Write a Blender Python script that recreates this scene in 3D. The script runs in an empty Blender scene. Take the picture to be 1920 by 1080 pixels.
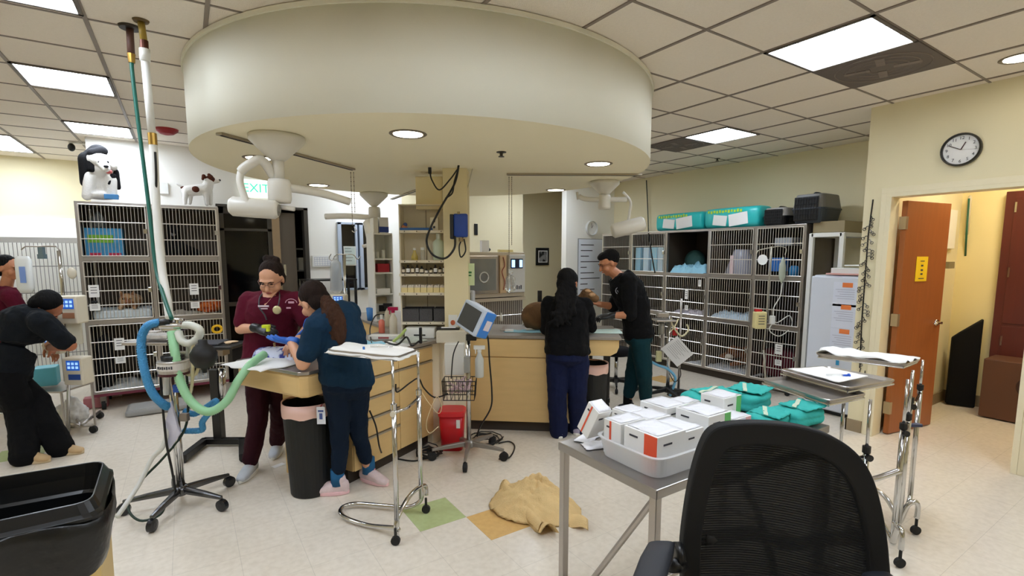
import bpy, bmesh, math, random
from mathutils import Vector, Matrix, noise
random.seed(7)
C = bpy.context.scene.collection
PI = math.pi
# ---------- camera model (used to place things at real distances) ----------
F=935.0; CX=960.0; CY=585.0; HY=479.0; H=1.62
TH=math.atan((CY-HY)/F); FP=math.hypot(F,CY-HY)
A1=math.atan((345-960)/FP); AX=A1+PI/2
def ray(u,v):
    r=u-CX; up=-(v-CY)
    fw=F*math.cos(TH)+up*math.sin(TH); uz=-F*math.sin(TH)+up*math.cos(TH)
    return (r*math.sin(AX)+fw*math.cos(AX), r*math.sin(A1)+fw*math.cos(A1), uz, fw)
def W(u,v,d):                      # point seen at (u,v), d metres ahead
    X,Y,Z,f=ray(u,v); t=d/f; return Vector((X*t,Y*t,H+Z*t))
def G(u,v,z=0.0):                  # point at height z
    X,Y,Z,f=ray(u,v); t=(z-H)/Z; return Vector((X*t,Y*t,z))
def PY(u,v,y):
    X,Y,Z,f=ray(u,v); t=y/Y; return Vector((X*t,y,H+Z*t))
def PX(u,v,x):
    X,Y,Z,f=ray(u,v); t=x/X; return Vector((x,Y*t,H+Z*t))
RGT=Vector((math.sin(AX),math.sin(A1),0)); FWD=Vector((math.cos(AX),math.cos(A1),0)); UP=Vector((0,0,1))
V=Vector
def depth(p): return V(p).dot(FWD)
# ---------- materials ----------
def lin(c): return c/12.92 if c<=.04045 else ((c+.055)/1.055)**2.4
def rgb(r,g,b): return (lin(r/255),lin(g/255),lin(b/255),1)
MT={}
def mat(name,col,rough=.6,metal=0,bump=0,bscale=60,var=0,vscale=4,alpha=1,trans=0,emit=0,spec=.5,stretch=None,coat=0):
    if name in MT: return MT[name]
    m=bpy.data.materials.new(name); m.use_nodes=True; MT[name]=m
    nt=m.node_tree; b=nt.nodes['Principled BSDF']
    c=rgb(*col); b.inputs['Base Color'].default_value=c
    b.inputs['Roughness'].default_value=rough; b.inputs['Metallic'].default_value=metal
    b.inputs['Specular IOR Level'].default_value=spec
    b.inputs['Alpha'].default_value=alpha; b.inputs['Specular IOR Level'].default_value=min(spec,.25) if rough>=.85 else spec; b.inputs['Transmission Weight'].default_value=trans
    b.inputs['Coat Weight'].default_value=coat
    if emit: b.inputs['Emission Color'].default_value=c; b.inputs['Emission Strength'].default_value=emit
    tc=nt.nodes.new('ShaderNodeTexCoord'); mp=nt.nodes.new('ShaderNodeMapping')
    nt.links.new(tc.outputs['Object'],mp.inputs[0])
    if stretch: mp.inputs['Scale'].default_value=stretch
    n=nt.nodes.new('ShaderNodeTexNoise'); nt.links.new(mp.outputs[0],n.inputs['Vector'])
    n.inputs['Scale'].default_value=vscale; n.inputs['Detail'].default_value=4
    v=var or .04
    mx=nt.nodes.new('ShaderNodeMix'); mx.data_type='RGBA'
    mx.inputs['A'].default_value=tuple(max(0,x*(1-v)) for x in c[:3])+(1,)
    mx.inputs['B'].default_value=tuple(min(1,x*(1+v)) for x in c[:3])+(1,)
    nt.links.new(n.outputs['Fac'],mx.inputs['Factor'])
    nt.links.new(mx.outputs['Result'],b.inputs['Base Color'])
    if bump:
        n2=nt.nodes.new('ShaderNodeTexNoise'); n2.inputs['Scale'].default_value=bscale; n2.inputs['Detail'].default_value=3
        nt.links.new(mp.outputs[0],n2.inputs['Vector'])
        bp=nt.nodes.new('ShaderNodeBump'); bp.inputs['Strength'].default_value=bump; bp.inputs['Distance'].default_value=.01
        nt.links.new(n2.outputs['Fac'],bp.inputs['Height']); nt.links.new(bp.outputs[0],b.inputs['Normal'])
    return m
def tex(m,kind,scale,ca,cb,strip=None):   # two-colour noise patches
    nt=m.node_tree; b=nt.nodes['Principled BSDF']
    tc=nt.nodes.new('ShaderNodeTexCoord'); n=nt.nodes.new('ShaderNodeTex'+kind); n.inputs['Scale'].default_value=scale
    nt.links.new(tc.outputs['Object'],n.inputs['Vector'])
    r=nt.nodes.new('ShaderNodeValToRGB'); r.color_ramp.elements[0].position=.45; r.color_ramp.elements[1].position=.55
    r.color_ramp.elements[0].color=rgb(*ca); r.color_ramp.elements[1].color=rgb(*cb)
    nt.links.new(n.outputs[0 if kind!='Voronoi' else 'Distance'],r.inputs[0]); nt.links.new(r.outputs[0],b.inputs['Base Color'])
wallm=mat('cream_paint',(230,220,184),.7,bump=.08,bscale=180,var=.015)
whitew=mat('white_paint',(240,238,230),.6,bump=.05,bscale=150,var=.01)
soffm=mat('soffit_paint',(230,228,212),.75,bump=.05,bscale=150,var=.01)
soffu=mat('soffit_underside_paint',(244,236,206),.75,bump=.05,bscale=150,var=.01)
trimm=mat('base_trim',(150,132,104),.6)
tilem=mat('ceiling_tile',(236,227,214),.9,bump=.5,bscale=220,var=.05,vscale=60)
gridm=mat('ceiling_grid_metal',(130,118,108),.5)
steel=mat('steel',(176,170,164),.3,.85,bump=.03,bscale=20,var=.1)
steeld=mat('cage_steel',(138,130,124),.38,.8,var=.12,vscale=8)
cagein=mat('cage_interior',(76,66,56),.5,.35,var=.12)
bright=mat('cage_bar',(226,222,214),.3,.75)
chrome=mat('chrome',(205,205,205),.12,1)
blackp=mat('black_plastic',(16,16,17),.4,bump=.05)
blackf=mat('black_fabric',(17,17,19),.9,bump=.3,bscale=300)
rubber=mat('rubber',(22,22,22),.7)
whitep=mat('white_plastic',(228,228,222),.4)
ivory=mat('ivory_plastic',(214,206,186),.45)
lampm=mat('lamp_enamel',(216,213,203),.35)
wood=mat('maple_laminate',(220,188,130),.45,var=.07,vscale=5,stretch=(1,1,6))
woodd=mat('door_veneer',(156,92,48),.4,var=.16,vscale=5,stretch=(8,8,.6))
worktop=mat('grey_worktop',(146,138,128),.4,var=.12,vscale=40)
kickm=mat('toe_kick',(58,50,42),.7)
paper=mat('paper',(238,238,236),.8)
teal=mat('teal_drape',(58,176,168),.85,bump=.5,bscale=30,var=.12,vscale=9)
lblue=mat('light_blue_pad',(150,204,226),.8,bump=.4,bscale=25,var=.1)
red=mat('red_plastic',(196,22,30),.35)
glass=mat('clear_plastic',(235,240,240),.1,trans=.85,alpha=.45)
ink=mat('printed_ink',(60,60,66),.8)
# ---------- mesh builder ----------
class MB:
    def __init__(s): s.v=[]; s.f=[]; s.m=[]; s.mi=0; s.M=None
    def add(s,vs,fs):
        o=len(s.v)
        for p in vs:
            p=V(p); s.v.append(s.M@p if s.M else p)
        for f in fs: s.f.append(tuple(i+o for i in f)); s.m.append(s.mi)
        return s
    def box(s,c,d,rz=0,ax=None):
        hx,hy,hz=d[0]/2,d[1]/2,d[2]/2; c=V(c)
        R=Matrix.Rotation(rz,3,'Z') if ax is None else ax
        vs=[c+R@V((x*hx,y*hy,z*hz)) for z in(-1,1) for y in(-1,1) for x in(-1,1)]
        return s.add(vs,[(0,2,3,1),(4,5,7,6),(0,1,5,4),(2,6,7,3),(0,4,6,2),(1,3,7,5)])
    def bb(s,a,b): return s.box(((a[0]+b[0])/2,(a[1]+b[1])/2,(a[2]+b[2])/2),(abs(b[0]-a[0]),abs(b[1]-a[1]),abs(b[2]-a[2])))
    def loft(s,rings,n=16,cap=True,p=2.0):
        vs=[];fs=[]
        for c,U,Vv in rings:
            for i in range(n):
                a=2*PI*i/n; x=math.cos(a); y=math.sin(a)
                if p!=2: x=math.copysign(abs(x)**(2/p),x); y=math.copysign(abs(y)**(2/p),y)
                vs.append(V(c)+V(U)*x+V(Vv)*y)
        k=len(rings)
        for j in range(k-1):
            for i in range(n):
                a=j*n+i; b=j*n+(i+1)%n; fs.append((a,b,b+n,a+n))
        if cap: fs.append(tuple(reversed(range(n)))); fs.append(tuple((k-1)*n+i for i in range(n)))
        return s.add(vs,fs)
    def tube(s,pts,r,n=8,cap=True):
        pts=[V(p) for p in pts]; rr=r if isinstance(r,(list,tuple)) else [r]*len(pts)
        rings=[]; N=None
        for i,p in enumerate(pts):
            t=(pts[min(i+1,len(pts)-1)]-pts[max(i-1,0)])
            if t.length<1e-9: t=V((0,0,1))
            t.normalize()
            if N is None:
                N=t.cross(V((0,0,1))) if abs(t.z)<.9 else t.cross(V((1,0,0)))
            N=(N-t*N.dot(t))
            if N.length<1e-6: N=t.orthogonal()
            N.normalize(); B=t.cross(N); rings.append((p,N*rr[i],B*rr[i]))
        return s.loft(rings,n,cap)
    def ell(s,c,r,n=16,m=10,R=None):
        R=R or Matrix.Identity(3); vs=[];fs=[];c=V(c)
        if not isinstance(r,(tuple,list)): r=(r,r,r)
        for j in range(1,m):
            b=PI*j/m
            for i in range(n):
                a=2*PI*i/n; vs.append(c+R@V((r[0]*math.sin(b)*math.cos(a),r[1]*math.sin(b)*math.sin(a),r[2]*math.cos(b))))
        t=len(vs); vs.append(c+R@V((0,0,r[2]))); vs.append(c-R@V((0,0,r[2])))
        for j in range(m-2):
            for i in range(n):
                a=j*n+i;b=j*n+(i+1)%n; fs.append((a,a+n,b+n,b))
        for i in range(n): fs.append((t,i,(i+1)%n)); fs.append((t+1,(m-2)*n+(i+1)%n,(m-2)*n+i))
        return s.add(vs,fs)
    def cap(s,p0,r0,p1,r1,n=14):     # round-ended tapered limb
        p0=V(p0);p1=V(p1); t=(p1-p0); L=t.length
        if L<1e-6: return s.ell(p0,r0)
        t/=L; N=t.orthogonal().normalized(); B=t.cross(N); rings=[]
        for k in range(4):
            a=PI/2*(k+.35)/4.35; rings.append((p0-t*r0*math.cos(a),N*r0*math.sin(a),B*r0*math.sin(a)))
        for k in range(5):
            q=k/4; r=r0+(r1-r0)*q; rings.append((p0+(p1-p0)*q,N*r,B*r))
        for k in range(3,-1,-1):
            a=PI/2*(k+.35)/4.35; rings.append((p1+t*r1*math.cos(a),N*r1*math.sin(a),B*r1*math.sin(a)))
        return s.loft(rings,n)
    def lathe(s,prof,c,n=24,ax=None):
        R=ax or Matrix.Identity(3); c=V(c)
        return s.loft([(c+R@V((0,0,z)),R@V((max(r,1e-4),0,0)),R@V((0,max(r,1e-4),0))) for r,z in prof],n)
    def prism(s,poly,z0,z1):
        n=len(poly); vs=[(x,y,z0) for x,y in poly]+[(x,y,z1) for x,y in poly]
        fs=[tuple(reversed(range(n))),tuple(range(n,2*n))]+[(i,(i+1)%n,(i+1)%n+n,i+n) for i in range(n)]
        return s.add(vs,fs)
    def sheet(s,fn,nu,nv,th=.002):       # thick sheet from function (0..1,0..1)->point
        top=[V(fn(i/nu,j/nv)) for j in range(nv+1) for i in range(nu+1)]; w=nu+1; n=len(top)
        nrm=(top[1]-top[0]).cross(top[w]-top[0]); nrm=nrm.normalized() if nrm.length>1e-12 else UP
        vs=top+[p-nrm*th for p in top]; fs=[]
        for j in range(nv):
            for i in range(nu):
                a=j*w+i; fs.append((a,a+1,a+w+1,a+w)); fs.append((n+a,n+a+w,n+a+w+1,n+a+1))
        for i in range(nu):
            a=i;fs.append((a,a+n,a+1+n,a+1)); a=nv*w+i; fs.append((a,a+1,a+1+n,a+n))
        for j in range(nv):
            a=j*w; fs.append((a,a+w,a+w+n,a+n)); a=j*w+nu; fs.append((a,a+n,a+w+n,a+w))
        return s.add(vs,fs)
    def build(s,name,mats,parent=None,smooth=False,bevel=0,origin=None,remesh=0,disp=0,dscale=.12,sm=2,sub=0):
        if not isinstance(mats,(list,tuple)): mats=[mats]
        me=bpy.data.meshes.new(name)
        vs=s.v
        if parent is not None:
            inv=abs_M(parent).inverted()
            vs=[inv@p for p in vs]
        else:
            if origin is None and vs:
                mn=[min(p[i] for p in vs) for i in range(3)]; mx=[max(p[i] for p in vs) for i in range(3)]
                origin=V(((mn[0]+mx[0])/2,(mn[1]+mx[1])/2,mn[2]))
            vs=[p-V(origin) for p in vs]
        me.from_pydata([tuple(p) for p in vs],[],s.f)
        for m in mats: me.materials.append(m)
        for i,p in enumerate(me.polygons): p.material_index=s.m[i]; p.use_smooth=smooth
        o=bpy.data.objects.new(name,me); C.objects.link(o)
        if parent is not None: o.parent=parent
        else: o.location=origin
        if remesh:
            r=o.modifiers.new('r','REMESH'); r.mode='VOXEL'; r.voxel_size=remesh; r.use_smooth_shade=True
            if sm: q=o.modifiers.new('s','SMOOTH'); q.iterations=sm*3; q.factor=.6
        if disp:
            t=bpy.data.textures.get('folds%g'%dscale) or bpy.data.textures.new('folds%g'%dscale,'CLOUDS'); t.noise_scale=dscale; t.noise_depth=2
            d=o.modifiers.new('d','DISPLACE'); d.texture=t; d.strength=disp; d.mid_level=.5; d.texture_coords='LOCAL'
        if sub: q=o.modifiers.new('u','SUBSURF'); q.levels=q.render_levels=sub
        if bevel:
            b=o.modifiers.new('b','BEVEL'); b.width=bevel; b.segments=2; b.limit_method='ANGLE'; b.angle_limit=.7
        elif smooth and not remesh:
            pass
        return o
_PL={}
def abs_M(o):
    M=Matrix.LocRotScale(o.location,o.rotation_euler,None)
    while o.parent: o=o.parent; M=Matrix.LocRotScale(o.location,o.rotation_euler,None)@M
    return M
def parent_loc(p): return abs_M(p).to_translation()
def parent_rot(p): return abs_M(p).to_quaternion()
def tag(o,label,cat,group=None):
    o['label']=label; o['category']=cat
    if group: o['group']=group
    return o
def thing(name,label,cat,loc=(0,0,0),rz=0,group=None):
    o=bpy.data.objects.new(name,None); C.objects.link(o); o.location=loc; o.rotation_euler=(0,0,rz); o.empty_display_size=.1
    return tag(o,label,cat,group)
def struct(name,mb,m,**k):
    o=mb.build(name,m,**k); o['kind']='structure'; return o
def copy_thing(r,loc,rz=None,label=None,group=None):
    def rec(o,par):
        c=o.copy(); C.objects.link(c)
        if par: c.parent=par
        for ch in [x for x in C.objects if x.parent==o]: rec(ch,c)
        return c
    c=rec(r,None); c.location=loc
    if rz is not None: c.rotation_euler=(0,0,rz)
    if label: c['label']=label
    if group: c['group']=group
    return c
def spline(pts,k=6):
    pts=[V(p) for p in pts]; out=[]
    P=[pts[0]]+pts+[pts[-1]]
    for i in range(1,len(P)-2):
        for j in range(k):
            t=j/k; a,b,c,d=P[i-1],P[i],P[i+1],P[i+2]
            out.append(.5*((2*b)+(c-a)*t+(2*a-5*b+4*c-d)*t*t+(3*b-a-3*c+d)*t**3))
    out.append(pts[-1]); return out
def textmesh(s,name,txt,size,loc,ax,m,parent,ext=.001):
    cu=bpy.data.curves.new(name,'FONT'); cu.body=txt; cu.size=size; cu.extrude=ext; cu.align_x='CENTER'; cu.align_y='CENTER'; cu.resolution_u=2
    ob=bpy.data.objects.new(name,cu); C.objects.link(ob)
    dg=bpy.context.evaluated_depsgraph_get(); dg.update()
    me=bpy.data.meshes.new_from_object(ob.evaluated_get(dg)); bpy.data.objects.remove(ob); 
    me.materials.clear(); me.materials.append(m)
    M=Matrix.Translation(V(loc))@ax.to_4x4()
    if parent: M=abs_M(parent).inverted()@M
    me.transform(M); o=bpy.data.objects.new(name,me); C.objects.link(o)
    if parent: o.parent=parent
    return o
def axes(x,y,z): # columns
    return Matrix((x,y,z)).transposed()
FX=axes(V((0,-1,0)),V((0,0,1)),V((-1,0,0)))   # on a wall facing -X
FY=axes(V((1,0,0)),V((0,0,1)),V((0,-1,0)))    # on a wall facing -Y
EXPO=1.0
# ================= SETTING =================
CZ=2.9
# floor: one mesh, vinyl tiles
def tilemat(name,col):
    m=mat(name,col,.22,bump=.02,bscale=3,var=.05,vscale=3,spec=.4); nt=m.node_tree; b=nt.nodes['Principled BSDF']
    src=b.inputs['Base Color'].links[0].from_socket
    n=nt.nodes.new('ShaderNodeTexNoise'); n.inputs['Scale'].default_value=28; n.inputs['Detail'].default_value=6
    tc=nt.nodes.new('ShaderNodeTexCoord'); nt.links.new(tc.outputs['Object'],n.inputs['Vector'])
    r=nt.nodes.new('ShaderNodeValToRGB'); r.color_ramp.elements[0].position=.3; r.color_ramp.elements[0].color=(.91,.9,.885,1); r.color_ramp.elements[1].position=.62; r.color_ramp.elements[1].color=(1,1,1,1)
    nt.links.new(n.outputs[0],r.inputs[0])
    # seams
    sx=nt.nodes.new('ShaderNodeSeparateXYZ'); nt.links.new(tc.outputs['Object'],sx.inputs[0]); outs=[]
    for ch in (0,1):
        a=nt.nodes.new('ShaderNodeMath'); a.operation='DIVIDE'; a.inputs[1].default_value=.3048; nt.links.new(sx.outputs[ch],a.inputs[0])
        f=nt.nodes.new('ShaderNodeMath'); f.operation='FRACT'; nt.links.new(a.outputs[0],f.inputs[0])
        g=nt.nodes.new('ShaderNodeMath'); g.operation='GREATER_THAN'; g.inputs[1].default_value=.008; nt.links.new(f.outputs[0],g.inputs[0]); outs.append(g)
    mi=nt.nodes.new('ShaderNodeMath'); mi.operation='MULTIPLY'; nt.links.new(outs[0].outputs[0],mi.inputs[0]); nt.links.new(outs[1].outputs[0],mi.inputs[1])
    ma=nt.nodes.new('ShaderNodeMath'); ma.operation='MULTIPLY_ADD'; ma.inputs[1].default_value=.2; ma.inputs[2].default_value=.8; nt.links.new(mi.outputs[0],ma.inputs[0])
    m1=nt.nodes.new('ShaderNodeMix'); m1.data_type='RGBA'; m1.blend_type='MULTIPLY'; m1.inputs['Factor'].default_value=1
    nt.links.new(src,m1.inputs['A']); nt.links.new(r.outputs[0],m1.inputs['B'])
    m2=nt.nodes.new('ShaderNodeMix'); m2.data_type='RGBA'; m2.blend_type='MULTIPLY'; m2.inputs['Factor'].default_value=1
    nt.links.new(m1.outputs['Result'],m2.inputs['A']); nt.links.new(ma.outputs[0],m2.inputs['B'])
    nt.links.new(m2.outputs['Result'],b.inputs['Base Color']); return m
ft=tilemat('floor_tile_cream',(224,215,200)); fg=tilemat('floor_tile_green',(178,190,136)); fo=tilemat('floor_tile_ochre',(216,176,112))
b=MB(); T=.3048; x0,y0=1.372,2.62
greens={(-1,0),(-9,9),(-7,2)}; ochres={(0,-1),(12,5)}
for i in range(-20,26):
    for j in range(-22,30):
        b.mi=1 if (i,j) in greens else 2 if (i,j) in ochres else 0
        a=x0+i*T; c=y0+j*T
        b.add([(a,c,0),(a+T,c,0),(a+T,c+T,0),(a,c+T,0)],[(0,1,2,3)])
b.mi=0
struct('floor',b,[ft,fg,fo],origin=V((x0,y0,0)))
# ceiling sheet + grid
b=MB(); b.bb((-4.5,-4,CZ),(7.2,9.3,CZ+.08)); struct('ceiling',b,tilem)
XL=[-4,-3.4,-2.65,-2.05,-1.47,-.9,-.37,.18,.76,1.36,1.97,2.57,3.15,3.75,4.37,4.98,5.6,6.2]
YL=[-2.4,-1.77,-1.16,-.54,.07,.69,1.3,1.91,2.55,3.13,3.67,4.21,4.78,5.33,5.9,6.45,7.0,7.55,8.1,8.65]
b=MB()
for x in XL: b.bb((x-.011,-3,CZ-.006),(x+.011,9.2,CZ+.01))
for y in YL: b.bb((-4.4,y-.008,CZ-.004),(6.5,y+.008,CZ+.01))
struct('trim_1',b,gridm)
# walls
def wall(n,a,c,m=wallm):
    b=MB(); b.bb(a,c); return struct('wall_'+n,b,m)
wx=5.1; dy0,dy1,dz=.93,1.88,2.14
b=MB()
b.bb((wx,-4,0),(wx+.12,dy0,CZ)); b.bb((wx,dy0,dz),(wx+.12,dy1,CZ)); b.bb((wx,dy1,0),(wx+.12,2.07,CZ))
struct('wall_right',b,wallm)
wall('alcove',(wx+.12,1.93,0),(7.35,2.07,CZ))
wall('kennels',(6.5,2.07,0),(6.62,6.72,CZ))
wall('rear_right',(5.4,6.6,0),(6.5,6.72,CZ),whitew)
wall('hall_rear',(3.5,8.0,0),(7.6,8.1,CZ))
wall('hall_right',(7.5,6.6,0),(7.6,8.0,CZ))
wall('hall_left',(3.4,7.32,0),(3.5,8.1,CZ))
wallc=mat('cream_paint_rear',(224,213,178),.7,var=.015)
# rear wall with dark doorway and window openings
b=MB(); y=7.2
ox0,ox1,oz=.38,1.4,2.22; wx0,wx1,wz0,wz1=1.80,2.44,1.13,2.08
b.bb((-.7,y,0),(ox0,y+.12,CZ)); b.bb((ox0,y,oz),(ox1,y+.12,CZ)); b.bb((ox1,y,0),(wx0,y+.12,CZ))
b.bb((wx0,y,0),(wx1,y+.12,wz0)); b.bb((wx0,y,wz1),(wx1,y+.12,CZ)); b.bb((wx1,y,0),(2.75,y+.12,CZ))
struct('wall_rear',b,whitew)
wall('rear_middle',(2.75,y,0),(4.93,y+.12,CZ),wallc)
wall('left_return',(-.82,7.2,0),(-.7,9.3,CZ),whitew)
wall('rear_left',(-4.4,9.1,0),(-.82,9.2,CZ))
wall('left',(-4.5,-4,0),(-4.4,9.3,CZ))
wall('front',(-4.4,-4,0),(wx,-3.9,CZ))
# white protective panelling on far left wall
b=MB(); b.bb((-4.4,9.07,0),(-.82,9.1,2.12)); b.bb((-.84,7.1,0),(-.815,9.1,2.12)); struct('trim_2',b,whitew)
# small room beyond the right door
wall('side_room_rear',(7.07,-.6,0),(7.19,1.93,CZ),mat('yellow_cream_paint',(236,222,170),.7,var=.01))
wall('side_room_right',(5.22,-.72,0),(7.19,-.6,CZ))
# baseboards
b=MB(); b.bb((5.22,1.915,0),(7.07,1.93,.12)); b.bb((7.055,.0,0),(7.07,1.93,.12)); struct('baseboard_side_room',b,trimm)
b=MB(); b.bb((wx-.012,dy1+.07,0),(wx,2.08,.11)); b.bb((wx-.012,-3.9,0),(wx,dy0-.07,.11)); b.bb((wx-.012,2.07,0),(5.4,2.082,.11)); struct('baseboard_right',b,trimm)
b=MB(); b.bb((-.7,7.188,0),(ox0-.03,7.2,.1)); b.bb((ox1+.03,7.188,0),(4.93,7.2,.1)); b.bb((5.4,6.588,0),(6.5,6.6,.1)); struct('baseboard_rear',b,trimm)
b=MB(); b.bb((6.488,2.07,0),(6.5,6.6,.1)); struct('baseboard_kennels',b,trimm)
# door frame right
fm=mat('door_frame_cream',(232,222,190),.45,var=.01); b=MB()
for yy in (dy0,dy1):
    sgn=1 if yy==dy1 else -1
    b.bb((wx-.025,yy-sgn*.025,0),(wx+.145,yy+sgn*.012,dz-.025)); b.bb((wx-.02,yy+sgn*.012,0),(wx+.004,yy+sgn*.055,dz+.03))
b.bb((wx-.025,dy0-.012,dz-.025),(wx+.145,dy1+.012,dz+.006)); b.bb((wx-.021,dy0-.055,dz+.006),(wx+.004,dy1+.055,dz+.055))
struct('trim_3',b,fm,bevel=.003)
# open door leaf : hinged at the far jamb, swung into the side room
d0=V((wx+.15,dy1-.065,0)); d1=V((5.90,1.705,0)); dv=(d1-d0); dl=dv.length; dv.normalize(); dn=V((-dv.y,dv.x,0))
def leaf(name,p,dv,w,h,th,m,hingecol=chrome,lever=True):
    ang=math.atan2(dv.y,dv.x); c=p+dv*w/2+V((0,0,h/2+.01))
    bb=MB(); bb.box(c,(w,th,h),ang); o=struct(name,bb,m,bevel=.003); 
    for z in (.25,1.05,1.9):
        q=MB(); q.box(p+dv*.0+V((0,0,z)),(.035,th*1.2,.11),ang); q.build('hinge',mat('hinge_metal',(190,176,150),.35,.8),o)
    return o
DL=leaf('door_1',d0,dv,dl,2.08,.045,woodd)
q=MB(); a=d0+dv*(dl-.07)+V((0,0,1.0)); nn=-dn if (-dn).y<0 else dn
q.lathe([(.028,0),(.028,.012),(.012,.014),(.012,.05)],a+nn*.02,ax=axes(dv,UP,nn)); q.tube([a+nn*.065,a+nn*.068-dv*.06,a+nn*.066-dv*.12],[.011,.01,.008]); q.build('door_handle',chrome,DL,smooth=True)
# yellow notice on the door
nt_=MB(); pc=d0+dv*(dl*.42)+V((0,0,1.5))+nn*.026
ang=math.atan2(dv.y,dv.x); nt_.box(pc,(.17,.003,.22),ang); NO=nt_.build('door_notice',mat('yellow_card',(246,206,20),.7)); tag(NO,'small yellow paper notice taped on the open brown door','notice')
q=MB()
for k,(w_,z_) in enumerate([(.06,.07),(.03,.03),(.03,-.01),(.03,-.045),(.08,-.085)]):
    q.box(pc+nn*.003+V((0,0,z_)),(w_,.002,.014 if k in(1,2,3) else .007),ang)
q.build('notice_print',ink,NO)
# brown cabinet door on side-room rear wall
b=MB(); br=mat('mahogany_veneer',(88,34,26),.4,var=.2,vscale=4,stretch=(6,6,.6)); y1=1.57
b.bb((7.0,-.4,.50),(7.07,y1,2.26)); DR=b.build('tall_cabinet_doors',br,bevel=.004); tag(DR,'dark red brown wooden cabinet doors on the rear wall of the side room','cabinet')
q=MB(); q.bb((6.992,-.4,.55),(7.0,y1-.07,.9)); q.bb((6.992,-.4,.93),(7.0,y1-.07,2.2)); q.build('door_panel',br,DR,bevel=.003)
q=MB()
q=None
for z in (.75,1.45,2.1):
    q=MB(); q.bb((6.98,y1-.09,z-.05),(6.995,y1-.075,z+.05)); q.build('hinge',chrome,DR)
# dark room behind the rear doorway
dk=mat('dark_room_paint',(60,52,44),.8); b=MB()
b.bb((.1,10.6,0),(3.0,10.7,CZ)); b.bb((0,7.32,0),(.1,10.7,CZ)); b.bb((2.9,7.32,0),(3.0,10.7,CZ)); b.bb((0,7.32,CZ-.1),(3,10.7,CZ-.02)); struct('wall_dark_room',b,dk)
# glass door in doorway
dkf=mat('dark_door_frame',(74,70,64),.4,.3)
b=MB(); f0,f1=ox0+.01,.98
b.bb((f0,7.22,0),(f0+.05,7.27,oz)); b.bb((f1-.05,7.22,0),(f1,7.27,oz)); b.bb((f0,7.22,oz-.08),(f1,7.27,oz)); b.bb((f0,7.22,0),(f1,7.27,.2)); b.bb((f0,7.21,.98),(f1,7.28,1.03)); b.bb((f0,7.22,1.93),(f1,7.27,1.96))
D2=struct('door_2',b,dkf)
q=MB(); q.bb((f0+.05,7.24,.2),(f1-.05,7.25,oz-.08)); q.build('glass_pane',mat('dark_glass',(20,20,22),.06,trans=.6,spec=.6,alpha=.5),D2)
b=MB(); b.bb((.98,7.2,0),(1.07,7.33,oz)); struct('trim_4',b,mat('tan_jamb',(150,126,94),.6))
b=MB(); b.bb((1.07,7.26,0),(1.27,7.3,oz-.04)); D3=struct('door_3',b,mat('grey_brown_door',(92,82,70),.5),bevel=.003)
q=MB(); q.bb((1.10,7.235,1.35),(1.13,7.26,1.5)); q.build('door_handle',chrome,D3)
b=MB(); b.bb((1.37,7.17,0),(1.42,7.34,oz+.03)); b.bb((ox0-.02,7.17,oz),(1.42,7.34,oz+.03)); struct('trim_5',b,dkf)
# shelving glimpsed in the dark gap
b=MB()
for z in (.5,.8,1.1,1.4,1.7): b.bb((1.29,7.4,z),(1.7,7.7,z+.02))
SH=b.build('storage_shelf',mat('pale_shelf',(120,120,118),.5)); tag(SH,'narrow shelving glimpsed through the dark gap beside the rear door','shelf')
q=MB()
for z in(.52,.82,1.12,1.42): q.bb((1.32,7.42,z),(1.5,7.6,z+.17))
q.build('shelf_contents',mat('shelf_stuff',(190,190,180),.7),SH)
# windows
for i,(a,c) in enumerate([(wx0,2.07),(2.10,wx1)]):
    b=MB(); fr=mat('blue_grey_frame',(176,188,204),.4)
    b.bb((a-.0,7.16,wz0),(a+.05,7.26,wz1)); b.bb((c-.03,7.16,wz0),(c,7.26,wz1)); b.bb((a,7.16,wz1-.03),(c,7.26,wz1)); b.bb((a,7.16,wz0),(c,7.26,wz0+.03))
    o=struct('window_%d'%(i+1),b,fr,bevel=.002)
    q=MB(); q.bb((a+.05,7.2,wz0+.03),(c-.03,7.206,wz1-.03)); q.build('window_pane',mat('window_night_glass',(16,17,20),.04,spec=.8),o)
# soffit (round dropped ceiling)
sc=V((1.87,4.08)); sr=1.8; sz=2.343
prof=[]; N=96; b=MB(); ring=[(sc.x+sr*math.cos(2*PI*i/N),sc.y+sr*math.sin(2*PI*i/N)) for i in range(N)]
b.prism(ring,sz,CZ-.001)
b.m=[1 if i==0 else 0 for i in range(len(b.f))]
o=struct('trim_6',b,[soffm,soffu],origin=V((sc.x,sc.y,sz)))
for i,p in enumerate(o.data.polygons): p.use_smooth=i>1
b=MB(); n=96
for (r0,r1,z0,z1) in [(sr,sr+.012,CZ-.03,CZ-.006)]:
    vs=[];fs=[]
    for r,z in((r0,z0),(r1,z0),(r1,z1),(r0,z1)):
        for i in range(n): vs.append((sc.x+r*math.cos(2*PI*i/n),sc.y+r*math.sin(2*PI*i/n),z))
    for k in range(4):
        for i in range(n): fs.append((k*n+i,k*n+(i+1)%n,((k+1)%4)*n+(i+1)%n,((k+1)%4)*n+i))
    b.add(vs,fs)
struct('trim_7',b,soffm)
# columns holding the island
b=MB(); colm=mat('column_paint',(228,214,172),.65,var=.01)
cc=W(857,479,4.36); b.box((cc.x,cc.y,sz/2+.45),(.205,.2,sz-.9),math.atan2(RGT.y,RGT.x)); struct('trim_8',b,colm,bevel=.004)
b=MB(); cc=W(809,479,4.5); b.box((cc.x,cc.y,2.16),(.23,.16,.28),math.atan2(RGT.y,RGT.x)); struct('trim_9',b,colm,bevel=.004)
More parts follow.
